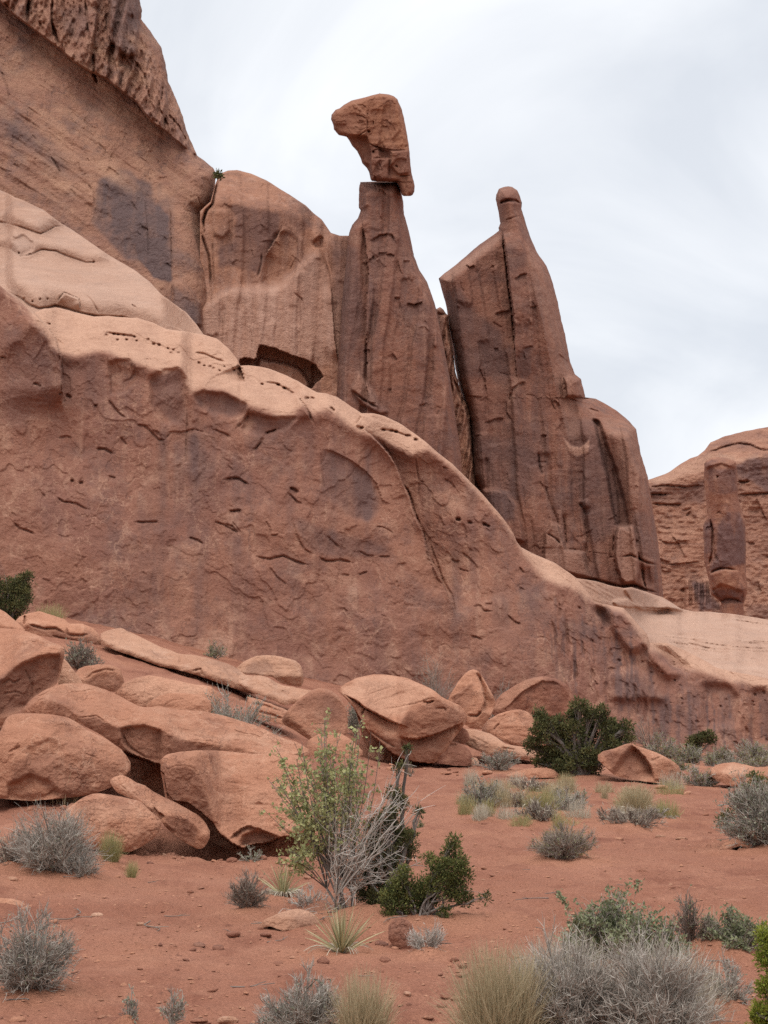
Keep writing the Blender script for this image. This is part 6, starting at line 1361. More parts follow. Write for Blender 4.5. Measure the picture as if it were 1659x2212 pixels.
def shrub(name, label, cat, px, py, wpx, hpx, stem='grey_twig', leaf=None, nleaf=0, ls=.02, n1=26, n2=240, n3=900, tw=.0035, spread=1.0, flat=.25, lean=0., group=None, mound=.06, depth=1.0, tint=.5, leaf_lo=.2):
    h = ground_at(px, py, mound, wpx * upx(ground_hit(px, py)) * .6)
    n3 = int(n3 * 1.9); n2 = int(n2 * 1.25); tw = tw * .72
    m = upx(h); W, H = wpx * m / 2, hpx * m
    z = h[2] + mound * .7 - .01
    root = empty(name, (h[0], h[1], z)); tag(root, label, cat, group)
    az = rp.uniform(0, 2 * pi, n1); el = np.arcsin(np.clip(rp.uniform(flat * .3, 1, n1), 0, 1))
    ph_ = rp.uniform(0, 6.28, 3)
    r = rp.uniform(.6, 1.0, n1) * (1 + .16 * np.sin(2 * az + ph_[0]) + .12 * np.sin(5 * az + ph_[1]) + .10 * np.sin(9 * el + 3 * az + ph_[2]))
    end = np.stack([W * np.cos(el) * np.cos(az) * r * spread + lean * W, W * depth * np.cos(el) * np.sin(az) * r, H * (.10 + .86 * np.sin(el)) * r], -1)
    st = np.stack([rp.normal(size=n1) * .05 * W, rp.normal(size=n1) * .05 * W, 0 * az - .02], -1)
    mid = st * .5 + end * .45 + np.stack([0 * az, 0 * az, H * rp.uniform(.0, .22, n1)], -1) + rp.normal(size=(n1, 3)) * .06 * W
    p1 = bez(st, mid, end, 7)
    i2 = rp.integers(0, n1, n2); t2 = rp.uniform(.25, .98, n2)
    s2 = along(p1, i2, t2); out = s2 / (np.array([W, W, H]) + 1e-6); out /= (np.linalg.norm(out, axis=1)[:, None] + 1e-9)
    L2 = (rp.uniform(.18, .42, n2) * (W + H) * .5)[:, None]
    d2 = out * .55 + unit(n2, .5) * .7
    e2 = s2 + d2 * L2; e2[:, 2] = np.maximum(e2[:, 2], .01)
    lim = np.sqrt((e2[:, 0] / W) ** 2 + (e2[:, 1] / W) ** 2 + (e2[:, 2] / (H * 1.04)) ** 2)[:, None]
    e2 = np.where(lim > 1.12, e2 / lim * rp.uniform(.95, 1.12, (n2, 1)), e2)
    p2 = bez(s2, (s2 + e2) / 2 + unit(n2) * L2 * .14, e2, 5)
    i3 = rp.integers(0, n2, n3); t3 = rp.uniform(.2, 1, n3); s3 = along(p2, i3, t3)
    L3 = (rp.uniform(.05, .21, n3) * (W + H) * .5)[:, None]
    e3 = s3 + (unit(n3, .55) * .8 + s3 / (np.linalg.norm(s3, axis=1)[:, None] + 1e-6) * .5) * L3
    p3 = bez(s3, (s3 + e3) / 2 + unit(n3) * L3 * .15, e3, 4)
    g = Geo()
    g.tubes(p1, np.full(n1, tw * 2.4), tw * 1.1, tint - .2, 4); g.tubes(p2, np.full(n2, tw * 1.1), tw * .7, tint, 3); g.ribbons(p3, np.full(n3, tw * 1.2), tw * .55, tint + .12)
    g.build('stem', stem, root)
    if nleaf:
        gl = Geo(); i4 = rp.integers(0, n3, nleaf); P = along(p3, i4, rp.uniform(.1, 1, nleaf))
        k = P[:, 2] / H > leaf_lo * rp.uniform(0, 1, nleaf); P = P[k]
        gl.leaves(P + rp.normal(size=P.shape) * ls * .3, ls * (1.6 if leaf == 'pale_straw' else 1), .5 + .25 * (fbm(P * 4 / W, 2)), .10 if leaf == 'pale_straw' else .5, up=1.0 if leaf == 'pale_straw' else .3)
        gl.build('foliage', leaf, root)
    return root
def grass(name, label, px, py, wpx, hpx, mat='straw', n=420, w=.004, droop=.25, cat='grass clump', group=None, mound=.05, base=.34, tint=.5, lean=0.):
    n = int(n * 1.8); w = w * .72
    h = ground_at(px, py, mound, wpx * upx(ground_hit(px, py)) * .5)
    m = upx(h); W, H = wpx * m / 2, hpx * m
    az = rp.uniform(0, 2 * pi, n); rr = np.sqrt(rp.uniform(0, 1, n))
    b = np.stack([np.cos(az) * rr * W * base, np.sin(az) * rr * W * base, 0 * az - .015], -1)
    az2 = az + rp.normal(size=n) * .5; k = rr * rp.uniform(.55, 1.15, n); hh = rp.uniform(.35, 1.04, n) * np.sqrt(np.clip(1 - .62 * k * k, .1, 1))
    e = np.stack([np.cos(az2) * k * W + lean * W * hh, np.sin(az2) * k * W, H * hh], -1)
    mid = b * .6 + e * .4 + np.stack([0 * az, 0 * az, H * hh * .28], -1) + rp.normal(size=(n, 3)) * W * .06
    p = bez(b, mid, e, 6); p[:, -2:, 2] -= (droop * H * .25 * rp.uniform(0, 1, n) ** 2)[:, None] * np.array([.4, 1.0])
    g = Geo(); g.ribbons(p, np.full(n, w), w * .35, tint)
    V = np.concatenate(g.V); z = h[2] + mound * .7
    o = mk(name, V, np.concatenate(g.F4), PM[mat], {'tint': np.concatenate(g.T)}, origin=(0, 0, 0), smooth=False)
    o.location = (h[0], h[1], z); tag(o, label, cat, group)
    return o
def juniper(label, px, py, blobs, trunk_to=(), leaf='juniper_leaf', dens=1.0, cl=.10, ls=.028, dead=(), name='juniper', cat='juniper', mound=.05, trunk_r=.06, wide=.55, h=None):
    """trunk, limbs and scale-leaf clumps filling the rounded masses of the crown (frame x, y, radius)"""
    if h is None: h = ground_at(px, py, mound, .6)
    m = upx(h); root = empty(name, (h[0], h[1], h[2] + mound * .6)); tag(root, label, cat)
    cs = []; limbs = []
    for bx, by, br in blobs:
        yo = rp.uniform(-1, 1) * wide * max(b[2] for b in blobs) * m
        c = np.array([(bx - px) * m, yo, (py - by) * m]); R = br * m
        n = max(5, int(46 * dens * (R / (cl * 2.2)) ** 1.7))
        u = unit(n); rad = rp.uniform(.25, 1, n) ** .5
        q = c + u * (R * rad)[:, None] * np.array([1, .9, 1.])
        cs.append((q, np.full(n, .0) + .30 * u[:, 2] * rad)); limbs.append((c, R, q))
    g = Geo(); w_ = Geo()
    base = np.zeros((1, 3))
    for c, R, q in limbs:
        mid = np.array([[c[0] * .35, c[1] * .4, c[2] * .55]]) + rp.normal(size=(1, 3)) * .06
        pth = bez(base + rp.normal(size=(1, 3)) * .02 * np.array([1, 1, 0]) - np.array([[0, 0, .03]]), mid, c[None], 9)
        pth[:, 1:-1] += rp.normal(size=pth[:, 1:-1].shape) * .015
        w_.tubes(pth, [trunk_r * .75], [trunk_r * .25], .4, 6)
        k = min(len(q), 26); pick = rp.choice(len(q), k, replace=False)
        s0 = along(np.repeat(pth, k, 0), np.arange(k), rp.uniform(.55, 1, k))
        tw_ = bez(s0, (s0 + q[pick]) / 2 + unit(k) * R * .12, q[pick], 5); w_.tubes(tw_, np.full(k, trunk_r * .14), trunk_r * .06, .45, 3)
    for tip in dead:
        e = np.array([[(tip[0] - px) * m, rp.uniform(-.3, .1) * .5, (py - tip[1]) * m]])
        pth = bez(base, e * .5 + np.array([[0, 0, .12]]) + rp.normal(size=(1, 3)) * .05, e, 9); w_.tubes(pth, [trunk_r * .3], [trunk_r * .06], .9, 4)
    w_.build('trunk', 'bark', root)
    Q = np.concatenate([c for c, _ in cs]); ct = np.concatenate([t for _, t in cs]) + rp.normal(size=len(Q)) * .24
    per = 34
    d = unit(len(Q) * per, .45); r_ = rp.uniform(.15, 1, len(d)) ** .6
    cr = np.repeat(cl * rp.uniform(.6, 1.25, len(Q)), per)
    P = np.repeat(Q, per, 0) + d * (cr * r_)[:, None]
    keep = P[:, 2] > .01; P, d = P[keep], d[keep]
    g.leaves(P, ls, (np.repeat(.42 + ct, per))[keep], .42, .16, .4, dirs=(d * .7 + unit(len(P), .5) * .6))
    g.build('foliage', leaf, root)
    return root
def yucca(label, px, py, hpx, n=70, dead=0, mound=.04, wid=1.0):
    h = ground_at(px, py, mound, .35); m = upx(h); H = hpx * m
    root = empty('yucca', (h[0], h[1], h[2] + mound * .7)); tag(root, label, 'yucca')
    az = rp.uniform(0, 2 * pi, n); el = np.radians(rp.uniform(18, 88, n)); L = H * rp.uniform(.75, 1.05, n)
    d = np.stack([np.cos(el) * np.cos(az) * wid, np.cos(el) * np.sin(az), np.sin(el)], -1)
    b = d * .02; e = d * L[:, None]
    g = Geo(); pth = bez(b, (b + e) / 2 + np.array([0, 0, .02]), e, 6)
    g.ribbons(pth, np.full(n, .011), .002, .35 + .3 * np.cos(el)); g.build('foliage', 'yucca', root)
    if dead:
        az = rp.uniform(0, 2 * pi, dead); L = H * rp.uniform(.4, .8, dead)
        d = np.stack([np.cos(az), np.sin(az), rp.uniform(-.05, .35, dead)], -1); e = d * L[:, None]; e[:, 2] = np.abs(e[:, 2]) * .4 + .005
        g = Geo(); g.ribbons(bez(d * .03, e * .6 + np.array([0, 0, .09]), e, 6), np.full(dead, .010), .003, .6); g.build('dead_leaf', 'pale_straw', root)
    return root

def plants():
    S, G = shrub, grass
    big = dict(n1=40, n2=420, n3=2200)
    # --- front, lower right
    S('dry_shrub', 'big grey tangled dry bush at the bottom, left of the pale straw one', 'shrub', 1225, 2262, 235, 228, 'grey_twig', None, 0, n1=70, n2=900, n3=5200, tw=.0034, tint=.6, mound=.05)
    S('dry_shrub', 'wide pale straw-topped dry bush at the bottom right', 'shrub', 1425, 2275, 290, 226, 'grey_twig', None, 0, .030, n1=70, n2=900, n3=5600, tw=.0034, tint=.65, mound=.05)
    G('grass_clump', 'pale feathery grass standing over the grey tangled dry bush', 1215, 2215, 290, 188, 'pale_straw', 1100, .0035, .4, tint=.5, base=.6)
    G('grass_clump', 'straw-tipped grass growing through the wide dry bush', 1430, 2235, 320, 192, 'pale_straw', 1300, .0035, .4, tint=.45, base=.65)
    G('grass_clump', 'tall golden straw grass at the bottom beside the grey tangled bush', 1080, 2275, 280, 225, 'straw', 1500, .0036, .4, tint=.5, base=.5)
    S('saltbush', 'green broad-leaved saltbush behind the grey tangled bush', 'shrub', 1325, 2092, 235, 142, 'grey_twig', 'salt_leaf', 4200, .034, n1=34, n2=380, n3=1300, tint=.4)
    S('saltbush', 'middle grey-green saltbush between the broad-leaved one and the twiggy bush', 'shrub', 1425, 2092, 150, 105, 'grey_twig', 'salt_leaf', 1700, .028, n1=26, n2=280, n3=900, tint=.45)
    S('dry_shrub', 'pale thin dry bush at the right end of the bottom right brush', 'shrub', 1570, 2190, 110, 110, 'grey_twig', 'sage_leaf', 160, .02, n1=26, n2=280, n3=1400, tw=.0034, tint=.65)
    S('twiggy_shrub', 'bare dark-stemmed twiggy bush between two green saltbushes', 'shrub', 1492, 2066, 105, 122, 'brown_twig', 'salt_leaf', 120, .025, n1=22, n2=220, n3=800, flat=.9, tint=.35)
    S('saltbush', 'low green saltbush near the right edge behind the wide dry bush', 'shrub', 1590, 2068, 150, 96, 'grey_twig', 'salt_leaf', 2400, .030, n1=24, n2=260, n3=800, tint=.4)
    G('grass_clump', 'thin pale grass between the twiggy bush and the low saltbush', 1535, 2066, 70, 95, 'pale_straw', 160, .0035)
    juniper('bright lime green juniper shoots cut off by the right edge', 1690, 2260, [(1668, 2035, 26), (1672, 2085, 30), (1664, 2140, 24), (1680, 2200, 34), (1640, 2190, 14), (1652, 2215, 22)], leaf='lime_leaf', dens=1.5, cl=.035, ls=.018, name='juniper', trunk_r=.02, mound=0)
    for (x, y, tips, lab) in [(1345, 2040, [(1340, 1930), (1358, 1912), (1385, 1908)], 'arching leafy green sprig rising behind the saltbush'), (1240, 2010, [(1205, 1930), (1216, 1945), (1224, 1958)], 'small leafy sprig alone on the sand left of the saltbush')]:
        h = ground_at(x, y); m = upx(h); root = empty('leafy_sprig', h); tag(root, lab, 'plant')
        g, gl = Geo(), Geo(); e = np.array([[(a - x) * m, 0, (y - b) * m] for a, b in tips]); b0 = np.zeros_like(e)
        p = bez(b0, e * .5 + np.array([0, .02, .05]), e, 8); g.ribbons(p, np.full(len(e), .0035), .002, .5); g.build('stem', 'grey_twig', root)
        gl.leaves(along(p, rp.integers(0, len(e), 70), rp.uniform(.78, 1.02, 70)) + rp.normal(size=(70, 3)) * .012, .030, .6, .6); gl.build('foliage', 'salt_leaf', root)
    # --- front, bottom centre and left
    S('dry_shrub', 'grey-violet dry bush at the bottom centre', 'shrub', 650, 2250, 195, 135, 'grey_twig', 'sage_leaf', 300, .02, n1=46, n2=520, n3=2800, tw=.0034, tint=.45)
    G('grass_clump', 'fine golden grass at the bottom centre beside the grey-violet bush', 785, 2265, 180, 160, 'straw', 800, .0032, .4, tint=.55, base=.5)
    S('twiggy_shrub', 'tiny sprig at the bottom edge, nearer the left corner', 'shrub', 278, 2236, 46, 80, 'grey_twig', 'sage_leaf', 160, .018, n1=9, n2=60, n3=200, flat=1, tw=.003)
    S('twiggy_shrub', 'thin upright sprig at the bottom edge beside the tiny one', 'shrub', 370, 2242, 62, 112, 'grey_twig', 'sage_leaf', 120, .016, n1=10, n2=70, n3=260, flat=1.2, tw=.003)
    S('dry_shrub', 'brown-grey dry bush at the lower left edge', 'shrub', 62, 2165, 180, 182, 'grey_twig', 'sage_leaf', 500, .02, n1=56, n2=620, n3=3400, tw=.0034, tint=.4)
    S('dry_shrub', 'small brown dry tuft beside the lower left bush', 'shrub', 138, 2082, 62, 58, 'brown_twig', None, 0, n1=16, n2=130, n3=420, tw=.003, tint=.45)
    S('dry_shrub', 'large round silver-grey bush in front of the left boulders', 'shrub', 122, 1900, 205, 172, 'grey_twig', 'sage_leaf', 700, .022, n1=60, n2=700, n3=3600, tw=.0040, tint=.55, lean=-.05)
    S('dry_shrub', 'lower trailing half of the silver-grey bush, spilling to the right', 'shrub', 170, 1912, 86, 80, 'grey_twig', None, 0, n1=24, n2=240, n3=1000, tw=.0035, tint=.45)
    S('dry_shrub', 'straw-brown low bush at the left edge under the silver-grey bush', 'shrub', 22, 1885, 90, 76, 'brown_twig', 'pale_straw', 260, .03, n1=30, n2=260, n3=900, tw=.0035, tint=.6)
    G('grass_clump', 'yellow-green grass clump in front of the smooth low boulder', 240, 1872, 74, 72, 'green_grass', 420, .0045, .3, tint=.45)
    G('grass_clump', 'small pale green grass tuft right of the yellow-green clump', 284, 1900, 44, 42, 'green_grass', 160, .004, .3, tint=.6, mound=.02)
    G('grass_clump', 'thin tall dry stalks rising before the rounded dusty boulder', 140, 1742, 90, 105, 'straw', 42, .006, .2, tint=.4, base=.7, mound=0)
    S('sage_shrub', 'grey-green sage cut off by the left edge beside the dusty boulder', 'shrub', 5, 1722, 110, 132, 'grey_twig', 'sage_leaf', 1500, .035, n1=34, n2=340, n3=1200, tw=.005, tint=.4, mound=0)
    # --- yuccas, twiggy shrub
    S('twiggy_shrub', 'small round brown twiggy bush left of the upper yucca', 'shrub', 532, 1974, 96, 86, 'brown_twig', 'sage_leaf', 120, .018, n1=30, n2=300, n3=1300, tw=.0035, tint=.6, flat=.6)
    yucca('upper yucca with upright green spikes over a skirt of dead grey leaves', 612, 1948, 78, 60, 130, mound=.05)
    yucca('lower yucca, a fan of yellow-green blades in front of the buff rock', 738, 2068, 108, 120, 24, mound=.03)
    S('twiggy_shrub', 'sprawl of dead grey twigs on the ground beside the upper yucca', 'shrub', 665, 1962, 130, 46, 'dead_wood', None, 0, n1=22, n2=130, n3=260, tw=.004, tint=.4, mound=0)
    S('dry_shrub', 'small bare grey bush below the dark red rock', 'shrub', 925, 2078, 100, 80, 'dead_wood', None, 0, n1=22, n2=200, n3=700, tw=.003, tint=.35, flat=.9)
    # --- the leafy shrub in the middle, with its dead right-hand branches
    px, py = 738, 1985
    h = ground_at(px, py, .05, .6); m = upx(h); root = empty('leafy_shrub', h); tag(root, 'tall leafy green shrub with dead pale branches on its right, centre foreground', 'shrub')
    V3 = lambda x, y, d=0.0: np.array([(x - px) * m, d, (py - y) * m])
    live = [(592, 1625), (602, 1660), (580, 1702), (615, 1720), (640, 1650), (655, 1612), (690, 1582), (700, 1560), (705, 1600), (735, 1592), (722, 1640), (765, 1600), (770, 1640), (780, 1560), (800, 1592), (640, 1700), (668, 1680), (690, 1650), (660, 1730), (700, 1700), (740, 1680), (620, 1850), (608, 1868), (640, 1862), (660, 1838), (690, 1750), (715, 1735), (760, 1700), (780, 1680), (632, 1755), (600, 1690), (755, 1650)]
    live += [(x + rp.uniform(-22, 22), y + rp.uniform(0, 55)) for x, y in live if y < 1760]
    deadt = [(x, y) for x, y in zip(rp.uniform(700, 880, 46), rp.uniform(1690, 1940, 46))] + [(812, 1700), (856, 1652), (880, 1640), (845, 1720), (875, 1740), (905, 1735), (890, 1760), (860, 1790), (830, 1765), (800, 1740), (870, 1830), (905, 1862), (880, 1880), (850, 1855), (820, 1840), (780, 1800), (770, 1760), (860, 1720), (892, 1720), (795, 1850), (760, 1830), (690, 1985), (660, 1965), (640, 1975), (615, 1960)]
    g = Geo(); gl = Geo(); gd = Geo()
    knots = [V3(706, 1925, .08), V3(728, 1935, -.08), V3(758, 1930, .10), V3(715, 1890, -.04), V3(745, 1905, .03)]
    P1_ = []
    for x, y in live:
        e = V3(x, y, rp.uniform(-.32, .32)); kn = knots[rp.integers(0, 5)] if y < 1800 else knots[0]
        p = bez(kn[None] , ((kn + e) / 2 + np.array([-.04 * np.sign(px - x), 0, .06]) + rp.normal(size=3) * .04)[None], e[None], 9); P1_.append(p)
    P1_ = np.concatenate(P1_)
    g.tubes(P1_, np.full(len(P1_), .0055), .0018, .45, 4)
    n2 = 900; i2 = rp.integers(0, len(P1_), n2); s2 = along(P1_, i2, rp.uniform(.35, 1, n2)); e2 = s2 + unit(n2, .7) * rp.uniform(.04, .15, n2)[:, None]
    p2 = bez(s2, (s2 + e2) / 2 + unit(n2) * .012, e2, 4); g.ribbons(p2, np.full(n2, .0035), .002, .45)
    for kn in knots:
        b = np.array([rp.normal() * .03, rp.normal() * .03, -.03]); p = bez(b[None], ((b + kn) / 2 + rp.normal(size=3) * .03)[None], kn[None], 8); g.tubes(p, [.016], [.009], .35, 6)
    g.build('stem', 'bark', root)
    nl = 4600; P = along(p2, rp.integers(0, n2, nl), rp.uniform(.15, 1.05, nl)); P += rp.normal(size=P.shape) * .008
    gl.leaves(P, .029, .55 + .3 * fbm(P * 3, 2), .8, .2, .1); gl.build('foliage', 'ash_leaf', root)
    D = []
    for x, y in deadt:
        e = V3(x, y, rp.uniform(-.4, .1)); kn = knots[rp.integers(1, 5)] if y < 1900 else np.array([0, 0, .05])
        p = bez(kn[None], ((kn + e) / 2 + rp.normal(size=3) * .05)[None], e[None], 10); p[:, 1:-1] += rp.normal(size=p[:, 1:-1].shape) * .006; D.append(p)
    D = np.concatenate(D); gd.tubes(D, np.full(len(D), .0055), .0018, .55, 4)
    n2 = 800; i2 = rp.integers(0, len(D), n2); s2 = along(D, i2, rp.uniform(.3, 1, n2)); e2 = s2 + (unit(n2, .25) + .4 * (D[i2, -1] - D[i2, 0])) * rp.uniform(.05, .2, n2)[:, None]
    gd.ribbons(bez(s2, (s2 + e2) / 2 + unit(n2) * .02, e2, 5), np.full(n2, .0045), .002, .55)
    gd.build('dead_branch', 'dead_wood', root)
    # --- junipers
    juniper('dark upright juniper behind the dead branches of the leafy shrub', 838, 1990, [(880, 1650, 7), (862, 1690, 8), (850, 1745, 14), (868, 1765, 12), (840, 1795, 22), (812, 1812, 18), (850, 1832, 26), (812, 1850, 30), (878, 1842, 22), (840, 1882, 28), (884, 1872, 14), (800, 1905, 28), (835, 1930, 30), (790, 1950, 26), (815, 1965, 20), (905, 1782, 6)], dens=.85, cl=.040, ls=.022, trunk_r=.035, wide=.7, h=ground_at(838, 1990, .04, .5) + np.array([0, .35, 0]))
    juniper('low spreading bright green juniper right of the central shrub', 905, 1998, [(870, 1905, 18), (858, 1930, 20), (838, 1955, 18), (980, 1835, 12), (975, 1862, 18), (990, 1880, 18), (965, 1895, 24), (995, 1910, 20), (940, 1890, 16), (925, 1870, 10), (955, 1925, 26), (985, 1940, 22), (920, 1930, 24), (890, 1940, 24), (870, 1965, 22), (850, 1950, 18), (905, 1965, 20), (1005, 1955, 12), (930, 1960, 18), (845, 1985, 14), (960, 1985, 12), (1044, 1950, 7), (900, 1990, 12)], leaf='bright_juniper_leaf', dens=.95, cl=.042, ls=.022, trunk_r=.014, wide=.7, dead=[(1050, 1942), (960, 1912), (925, 1990)])
    juniper('dark rounded juniper in the middle distance before the ochre boulder', 1258, 1680, [(1168, 1552, 14), (1178, 1575, 20), (1165, 1595, 22), (1156, 1618, 18), (1200, 1590, 22), (1212, 1565, 12), (1250, 1530, 12), (1246, 1555, 20), (1272, 1545, 16), (1300, 1548, 15), (1285, 1570, 22), (1240, 1590, 28), (1275, 1600, 26), (1310, 1585, 16), (1210, 1625, 28), (1190, 1640, 24), (1170, 1650, 14), (1240, 1640, 28), (1270, 1640, 24), (1330, 1575, 14), (1350, 1580, 14), (1340, 1600, 18), (1355, 1605, 10), (1318, 1615, 18), (1300, 1630, 14), (1220, 1662, 20), (1250, 1665, 20), (1285, 1665, 16), (1200, 1665, 12)], dens=.8, cl=.095, ls=.055, trunk_r=.08, wide=.8, leaf='juniper_leaf')
    juniper('dark juniper at the left edge standing on the scree', 20, 1345, [(0, 1290, 26), (22, 1270, 20), (45, 1262, 18), (52, 1245, 10), (40, 1290, 22), (15, 1315, 22), (45, 1312, 16), (55, 1290, 12), (-20, 1270, 26), (28, 1330, 14), (-30, 1310, 26)], dens=1.0, cl=.12, ls=.06, trunk_r=.07, dead=[(8, 1238), (30, 1240)], mound=0)
    juniper('small dark juniper at the foot of the wall, far right', 1502, 1642, [(1500, 1605, 10), (1515, 1598, 12), (1530, 1590, 10), (1540, 1600, 8), (1492, 1615, 8), (1505, 1622, 10)], dens=1.0, cl=.12, ls=.07, trunk_r=.05, dead=[(1530, 1620)], mound=0)
    S('juniper_shrub', 'grey juniper with green shoots, cut off by the right edge', 'juniper', 1648, 1838, 190, 170, 'grey_twig', 'sage_leaf', 3800, .034, n1=50, n2=620, n3=2600, tw=.006, tint=.5)
    juniper('green shoots at the top of the grey juniper on the right edge', 1660, 1832, [(1640, 1690, 14), (1650, 1710, 18), (1625, 1715, 12), (1600, 1735, 14), (1660, 1740, 26), (1575, 1765, 10), (1565, 1775, 8)], dens=.9, cl=.06, ls=.03, trunk_r=.02, mound=0, leaf='bright_juniper_leaf')
    # --- middle distance, right
    S('sage_shrub', 'blue-grey sage at the left end of the mid-distance brush', 'shrub', 1040, 1752, 92, 74, 'grey_twig', 'sage_leaf', 900, .035, n1=26, n2=260, n3=900, tw=.006, tint=.4)
    G('grass_clump', 'sparse straw tufts right of the blue-grey sage', 1085, 1752, 70, 62, 'straw', 240, .006, .3, tint=.5, base=.6)
    S('dry_shrub', 'dark-based straw brush in the centre of the mid-distance clump', 'shrub', 1162, 1784, 110, 50, 'brown_twig', 'pale_straw', 300, .04, n1=26, n2=230, n3=700, tw=.006, tint=.5)
    G('grass_clump', 'green-gold grass above the dark-based straw brush', 1165, 1772, 110, 72, 'green_grass', 420, .006, .3, tint=.5)
    S('sage_shrub', 'grey dry sage at the right end of the mid-distance brush', 'shrub', 1222, 1762, 84, 50, 'grey_twig', 'sage_leaf', 300, .03, n1=20, n2=180, n3=600, tw=.006, tint=.5)
    S('dry_shrub', 'low brown brush behind the mid-distance clump', 'shrub', 1140, 1716, 100, 34, 'brown_twig', 'pale_straw', 260, .04, n1=20, n2=160, n3=500, tw=.007, tint=.6)
    G('grass_clump', 'tall straw grass behind the right end of the brush', 1226, 1722, 56, 50, 'straw', 220, .007, .3, tint=.45)
    G('grass_clump', 'single yellowish grass tuft above the round green-grey bush', 1206, 1800, 50, 50, 'green_grass', 130, .005, .3, tint=.6)
    G('grass_clump', 'bright golden straw grass clump on the right', 1374, 1768, 112, 76, 'straw', 700, .0065, .35, tint=.62)
    G('grass_clump', 'green heart of the golden straw clump on the right', 1346, 1760, 56, 50, 'green_grass', 180, .006, .3, tint=.35, mound=0)
    G('grass_clump', 'small straw tuft left of the golden clump', 1306, 1730, 30, 32, 'straw', 90, .006, .3, tint=.5, mound=.02)
    S('dry_shrub', 'flat brown dry brush in front of the golden straw clump', 'shrub', 1370, 1794, 150, 40, 'brown_twig', 'pale_straw', 260, .035, n1=30, n2=260, n3=800, tw=.0055, tint=.55)
    S('round_shrub', 'round green-grey bush on dark stems in the open sand', 'shrub', 1220, 1864, 150, 78, 'brown_twig', 'olive_leaf', 1200, .018, n1=44, n2=460, n3=2200, tw=.0045, tint=.7, flat=.5)
    G('grass_clump', 'fine pale blades crowning the round green-grey bush', 1220, 1858, 150, 74, 'green_grass', 600, .004, .2, tint=.6, mound=0)
    S('sage_shrub', 'grey sage between the low flat ledge and the dark juniper', 'shrub', 1078, 1668, 110, 46, 'grey_twig', 'sage_leaf', 700, .04, n1=24, n2=220, n3=700, tw=.008, tint=.45, mound=.03)
    S('sage_shrub', 'pale grey-green sage right of the ochre boulder', 'shrub', 1512, 1702, 96, 52, 'grey_twig', 'olive_leaf', 600, .04, n1=24, n2=240, n3=900, tw=.008, tint=.6, mound=.03)
    for x, y, ww, hh, lab in [(1432, 1645, 84, 56, 'leftmost green rabbitbrush along the wall foot on the right'), (1490, 1652, 90, 44, 'green rabbitbrush along the wall foot before the small juniper'), (1560, 1652, 80, 40, 'low green rabbitbrush right of the small juniper'), (1622, 1656, 90, 60, 'green-gold rabbitbrush at the wall foot by the right edge')]:
        S('rabbitbrush', lab, 'shrub', x, y, ww, hh, 'grey_twig', 'olive_leaf', 1100, .05, n1=30, n2=260, n3=900, tw=.009, tint=.5, mound=0, flat=.6)
    rt = np.random.default_rng(77)
    for k in range(40):
        x, y = rt.uniform(1000, 1265) if k < 30 else rt.uniform(1280, 1450), rt.uniform(1695, 1795)
        G('grass_clump', 'small sparse straw tuft among the mid-distance brush', x, y, rt.uniform(40, 90), rt.uniform(24, 52), ('straw', 'green_grass', 'pale_straw')[k % 3], 170, .006, .4, tint=.5, base=.7, mound=.015, group='small straw tufts among the mid-distance brush')
    for k in range(9):
        x = rt.uniform(1395, 1660); y = 1640 + rt.uniform(0, 40) + (x - 1395) * .03
        S('rabbitbrush', 'small green-grey scrub along the wall foot on the right', 'shrub', x, y, rt.uniform(44, 80), rt.uniform(22, 40), 'grey_twig', ('olive_leaf', 'sage_leaf')[k % 2], 420, .05, n1=16, n2=120, n3=380, tw=.008, tint=.5, mound=0, group='small scrub along the wall foot')
    tw0 = None
    for k in range(46):
        x, y = rt.uniform(0, 1659), rt.uniform(1890, 2205)
        if k > 30: x, y = rt.uniform(560, 1010), rt.uniform(1930, 2060)
        h = ground_hit(x, y)
        if tw0 is None or k % 6 == 0:
            L = np.linspace(-.5, .5, 8)
            pth = np.stack([L, .12 * np.sin(L * rt.uniform(4, 9) + k), .02 + 0 * L], -1)[None]
            br = bez(pth[:, 4], pth[:, 4] + np.array([[.1, .08, .03]]), pth[:, 4] + np.array([[.22, .25, .05]]), 5)
            gg = Geo(); gg.tubes(pth, [.018], [.009], .5, 5); gg.tubes(br, [.011], [.006], .5, 4)
            o = mk('dead_twig', np.concatenate(gg.V), np.concatenate(gg.F4), PM['brown_twig' if k % 4 else 'bark'], {'tint': np.concatenate(gg.T)}, origin=(0, 0, 0)); tw0 = o
        else:
            o = tw0.copy(); SC.collection.objects.link(o)
        sc_ = rt.uniform(.12, .34); o.location = (h[0], h[1], float(gz(h[0], h[1], True)) + .004); o.scale = (sc_, sc_, sc_); o.rotation_euler = (0, rt.normal() * .08, rt.uniform(0, 6.28))
        tag(o, 'short dead twig lying on the red sand', 'twig', 'dead twigs lying on the sand')
    for k, (x, y) in enumerate([(1120, 1748), (1195, 1740), (1080, 1730), (1250, 1746), (1320, 1778), (1420, 1776)]):
        S('dry_shrub', 'low dry scrub filling the mid-distance brush patch', 'shrub', x, y, rt.uniform(60, 110), rt.uniform(28, 44), ('brown_twig', 'grey_twig')[k % 2], ('pale_straw', 'olive_leaf')[k % 2], 260, .03, n1=20, n2=160, n3=520, tw=.006, tint=.5, mound=.02, group='low dry scrub of the mid-distance brush')
    # --- among the boulders
    S('sage_shrub', 'broad grey-green sage bush lying behind the long slab', 'shrub', 490, 1640, 200, 158, 'grey_twig', 'sage_leaf', 2600, .045, n1=46, n2=500, n3=1800, tw=.007, tint=.45, mound=0, lean=.0)
    S('sage_shrub', 'dark scraggy sage below the craggy outcrop', 'shrub', 172, 1446, 110, 66, 'brown_twig', 'sage_leaf', 700, .05, n1=26, n2=240, n3=800, tw=.010, tint=.45, mound=0)
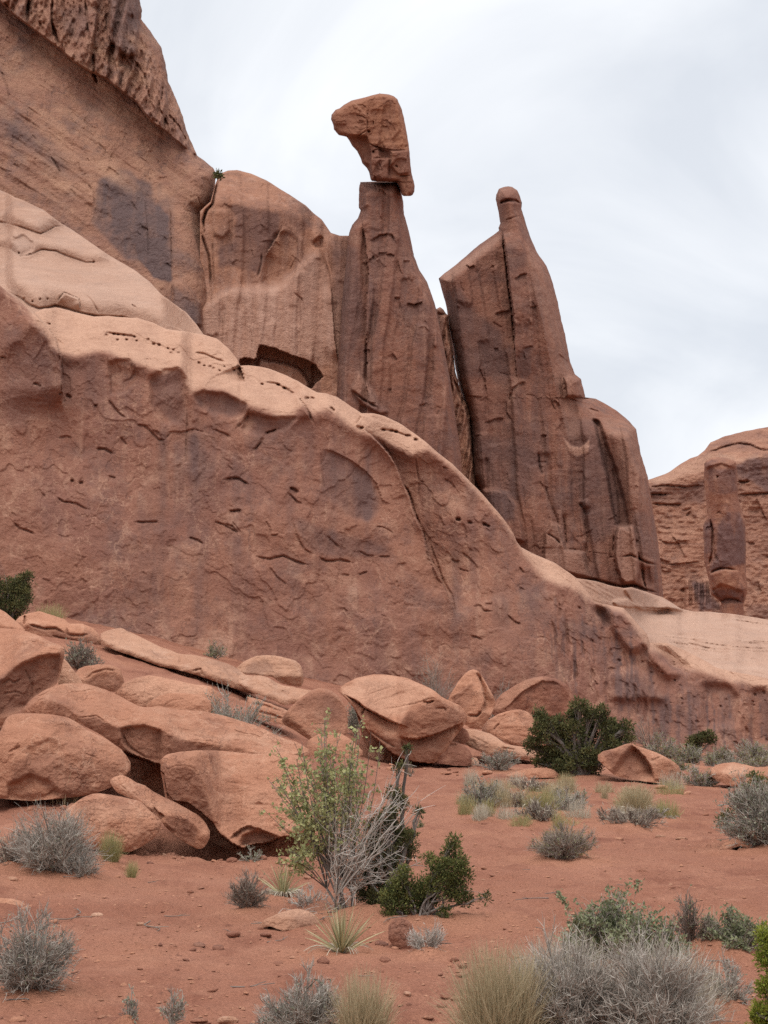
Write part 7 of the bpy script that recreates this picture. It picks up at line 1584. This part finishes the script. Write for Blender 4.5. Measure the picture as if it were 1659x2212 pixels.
    S('sage_shrub', 'grey-green sage between the domed and the split boulders', 'shrub', 768, 1590, 46, 96, 'grey_twig', 'sage_leaf', 700, .045, n1=18, n2=150, n3=500, tw=.008, tint=.4, mound=0, flat=.9)
    S('rabbitbrush', 'little green bush above the bedrock ledge', 'shrub', 465, 1424, 52, 38, 'grey_twig', 'olive_leaf', 420, .05, n1=14, n2=110, n3=330, tw=.009, tint=.4, mound=0)
    G('grass_clump', 'thin straw-green grass on the slope beside the left juniper', 110, 1336, 90, 40, 'green_grass', 160, .010, .3, tint=.6, base=.7, mound=0)
    S('twiggy_shrub', 'bare pale twigs rising behind the great split boulder', 'shrub', 945, 1545, 110, 140, 'brown_twig', None, 0, n1=26, n2=150, n3=300, tw=.007, tint=.75, mound=0, flat=1.3)
    S('twiggy_shrub', 'bare twiggy bush behind the peaked boulder', 'shrub', 1068, 1560, 130, 100, 'brown_twig', None, 0, n1=22, n2=130, n3=300, tw=.007, tint=.6, mound=0, flat=1.0)
    S('twiggy_shrub', 'bare brown brush on the wall foot above the ochre boulder', 'shrub', 1400, 1618, 110, 70, 'brown_twig', None, 0, n1=22, n2=130, n3=300, tw=.007, tint=.4, mound=0, flat=1.0)
    S('leafy_sprig', 'pale-leaved sprig in the dark gap under the largest slab', 'plant', 543, 1862, 54, 40, 'grey_twig', 'sage_leaf', 140, .03, n1=10, n2=50, n3=130, tw=.004, tint=.7, mound=0)
    for x, y, ww, hh, lab in [(908, 1788, 20, 18, 'tiny green sprig on the sand right of the dead branches'), (887, 1680, 24, 46, 'wispy green sprig above the dead branch tips'), (752, 1915, 30, 30, 'little green sprig at the trunk of the leafy shrub')]:
        S('leafy_sprig', lab, 'plant', x, y, ww, hh, 'brown_twig', 'olive_leaf', 110, .025, n1=8, n2=40, n3=110, tw=.004, tint=.5, mound=0)
    S('rabbitbrush', 'tiny dark bush on the skyline in the notch of the high cliff', 'shrub', 472, 385, 22, 26, 'bark', 'juniper_leaf', 260, .16, n1=10, n2=60, n3=160, tw=.03, tint=.4, mound=0)
plants(); gravel()
for o in SC.objects:
    if o.get('label') == 'tiny dark bush on the skyline in the notch of the high cliff':
        q_ = wpt(471., 384., 112.); f_ = .6 * 112. / ground_hit(472, 385)[1]
        o.location = q_; o.scale = (f_, f_, f_)
build_ground()
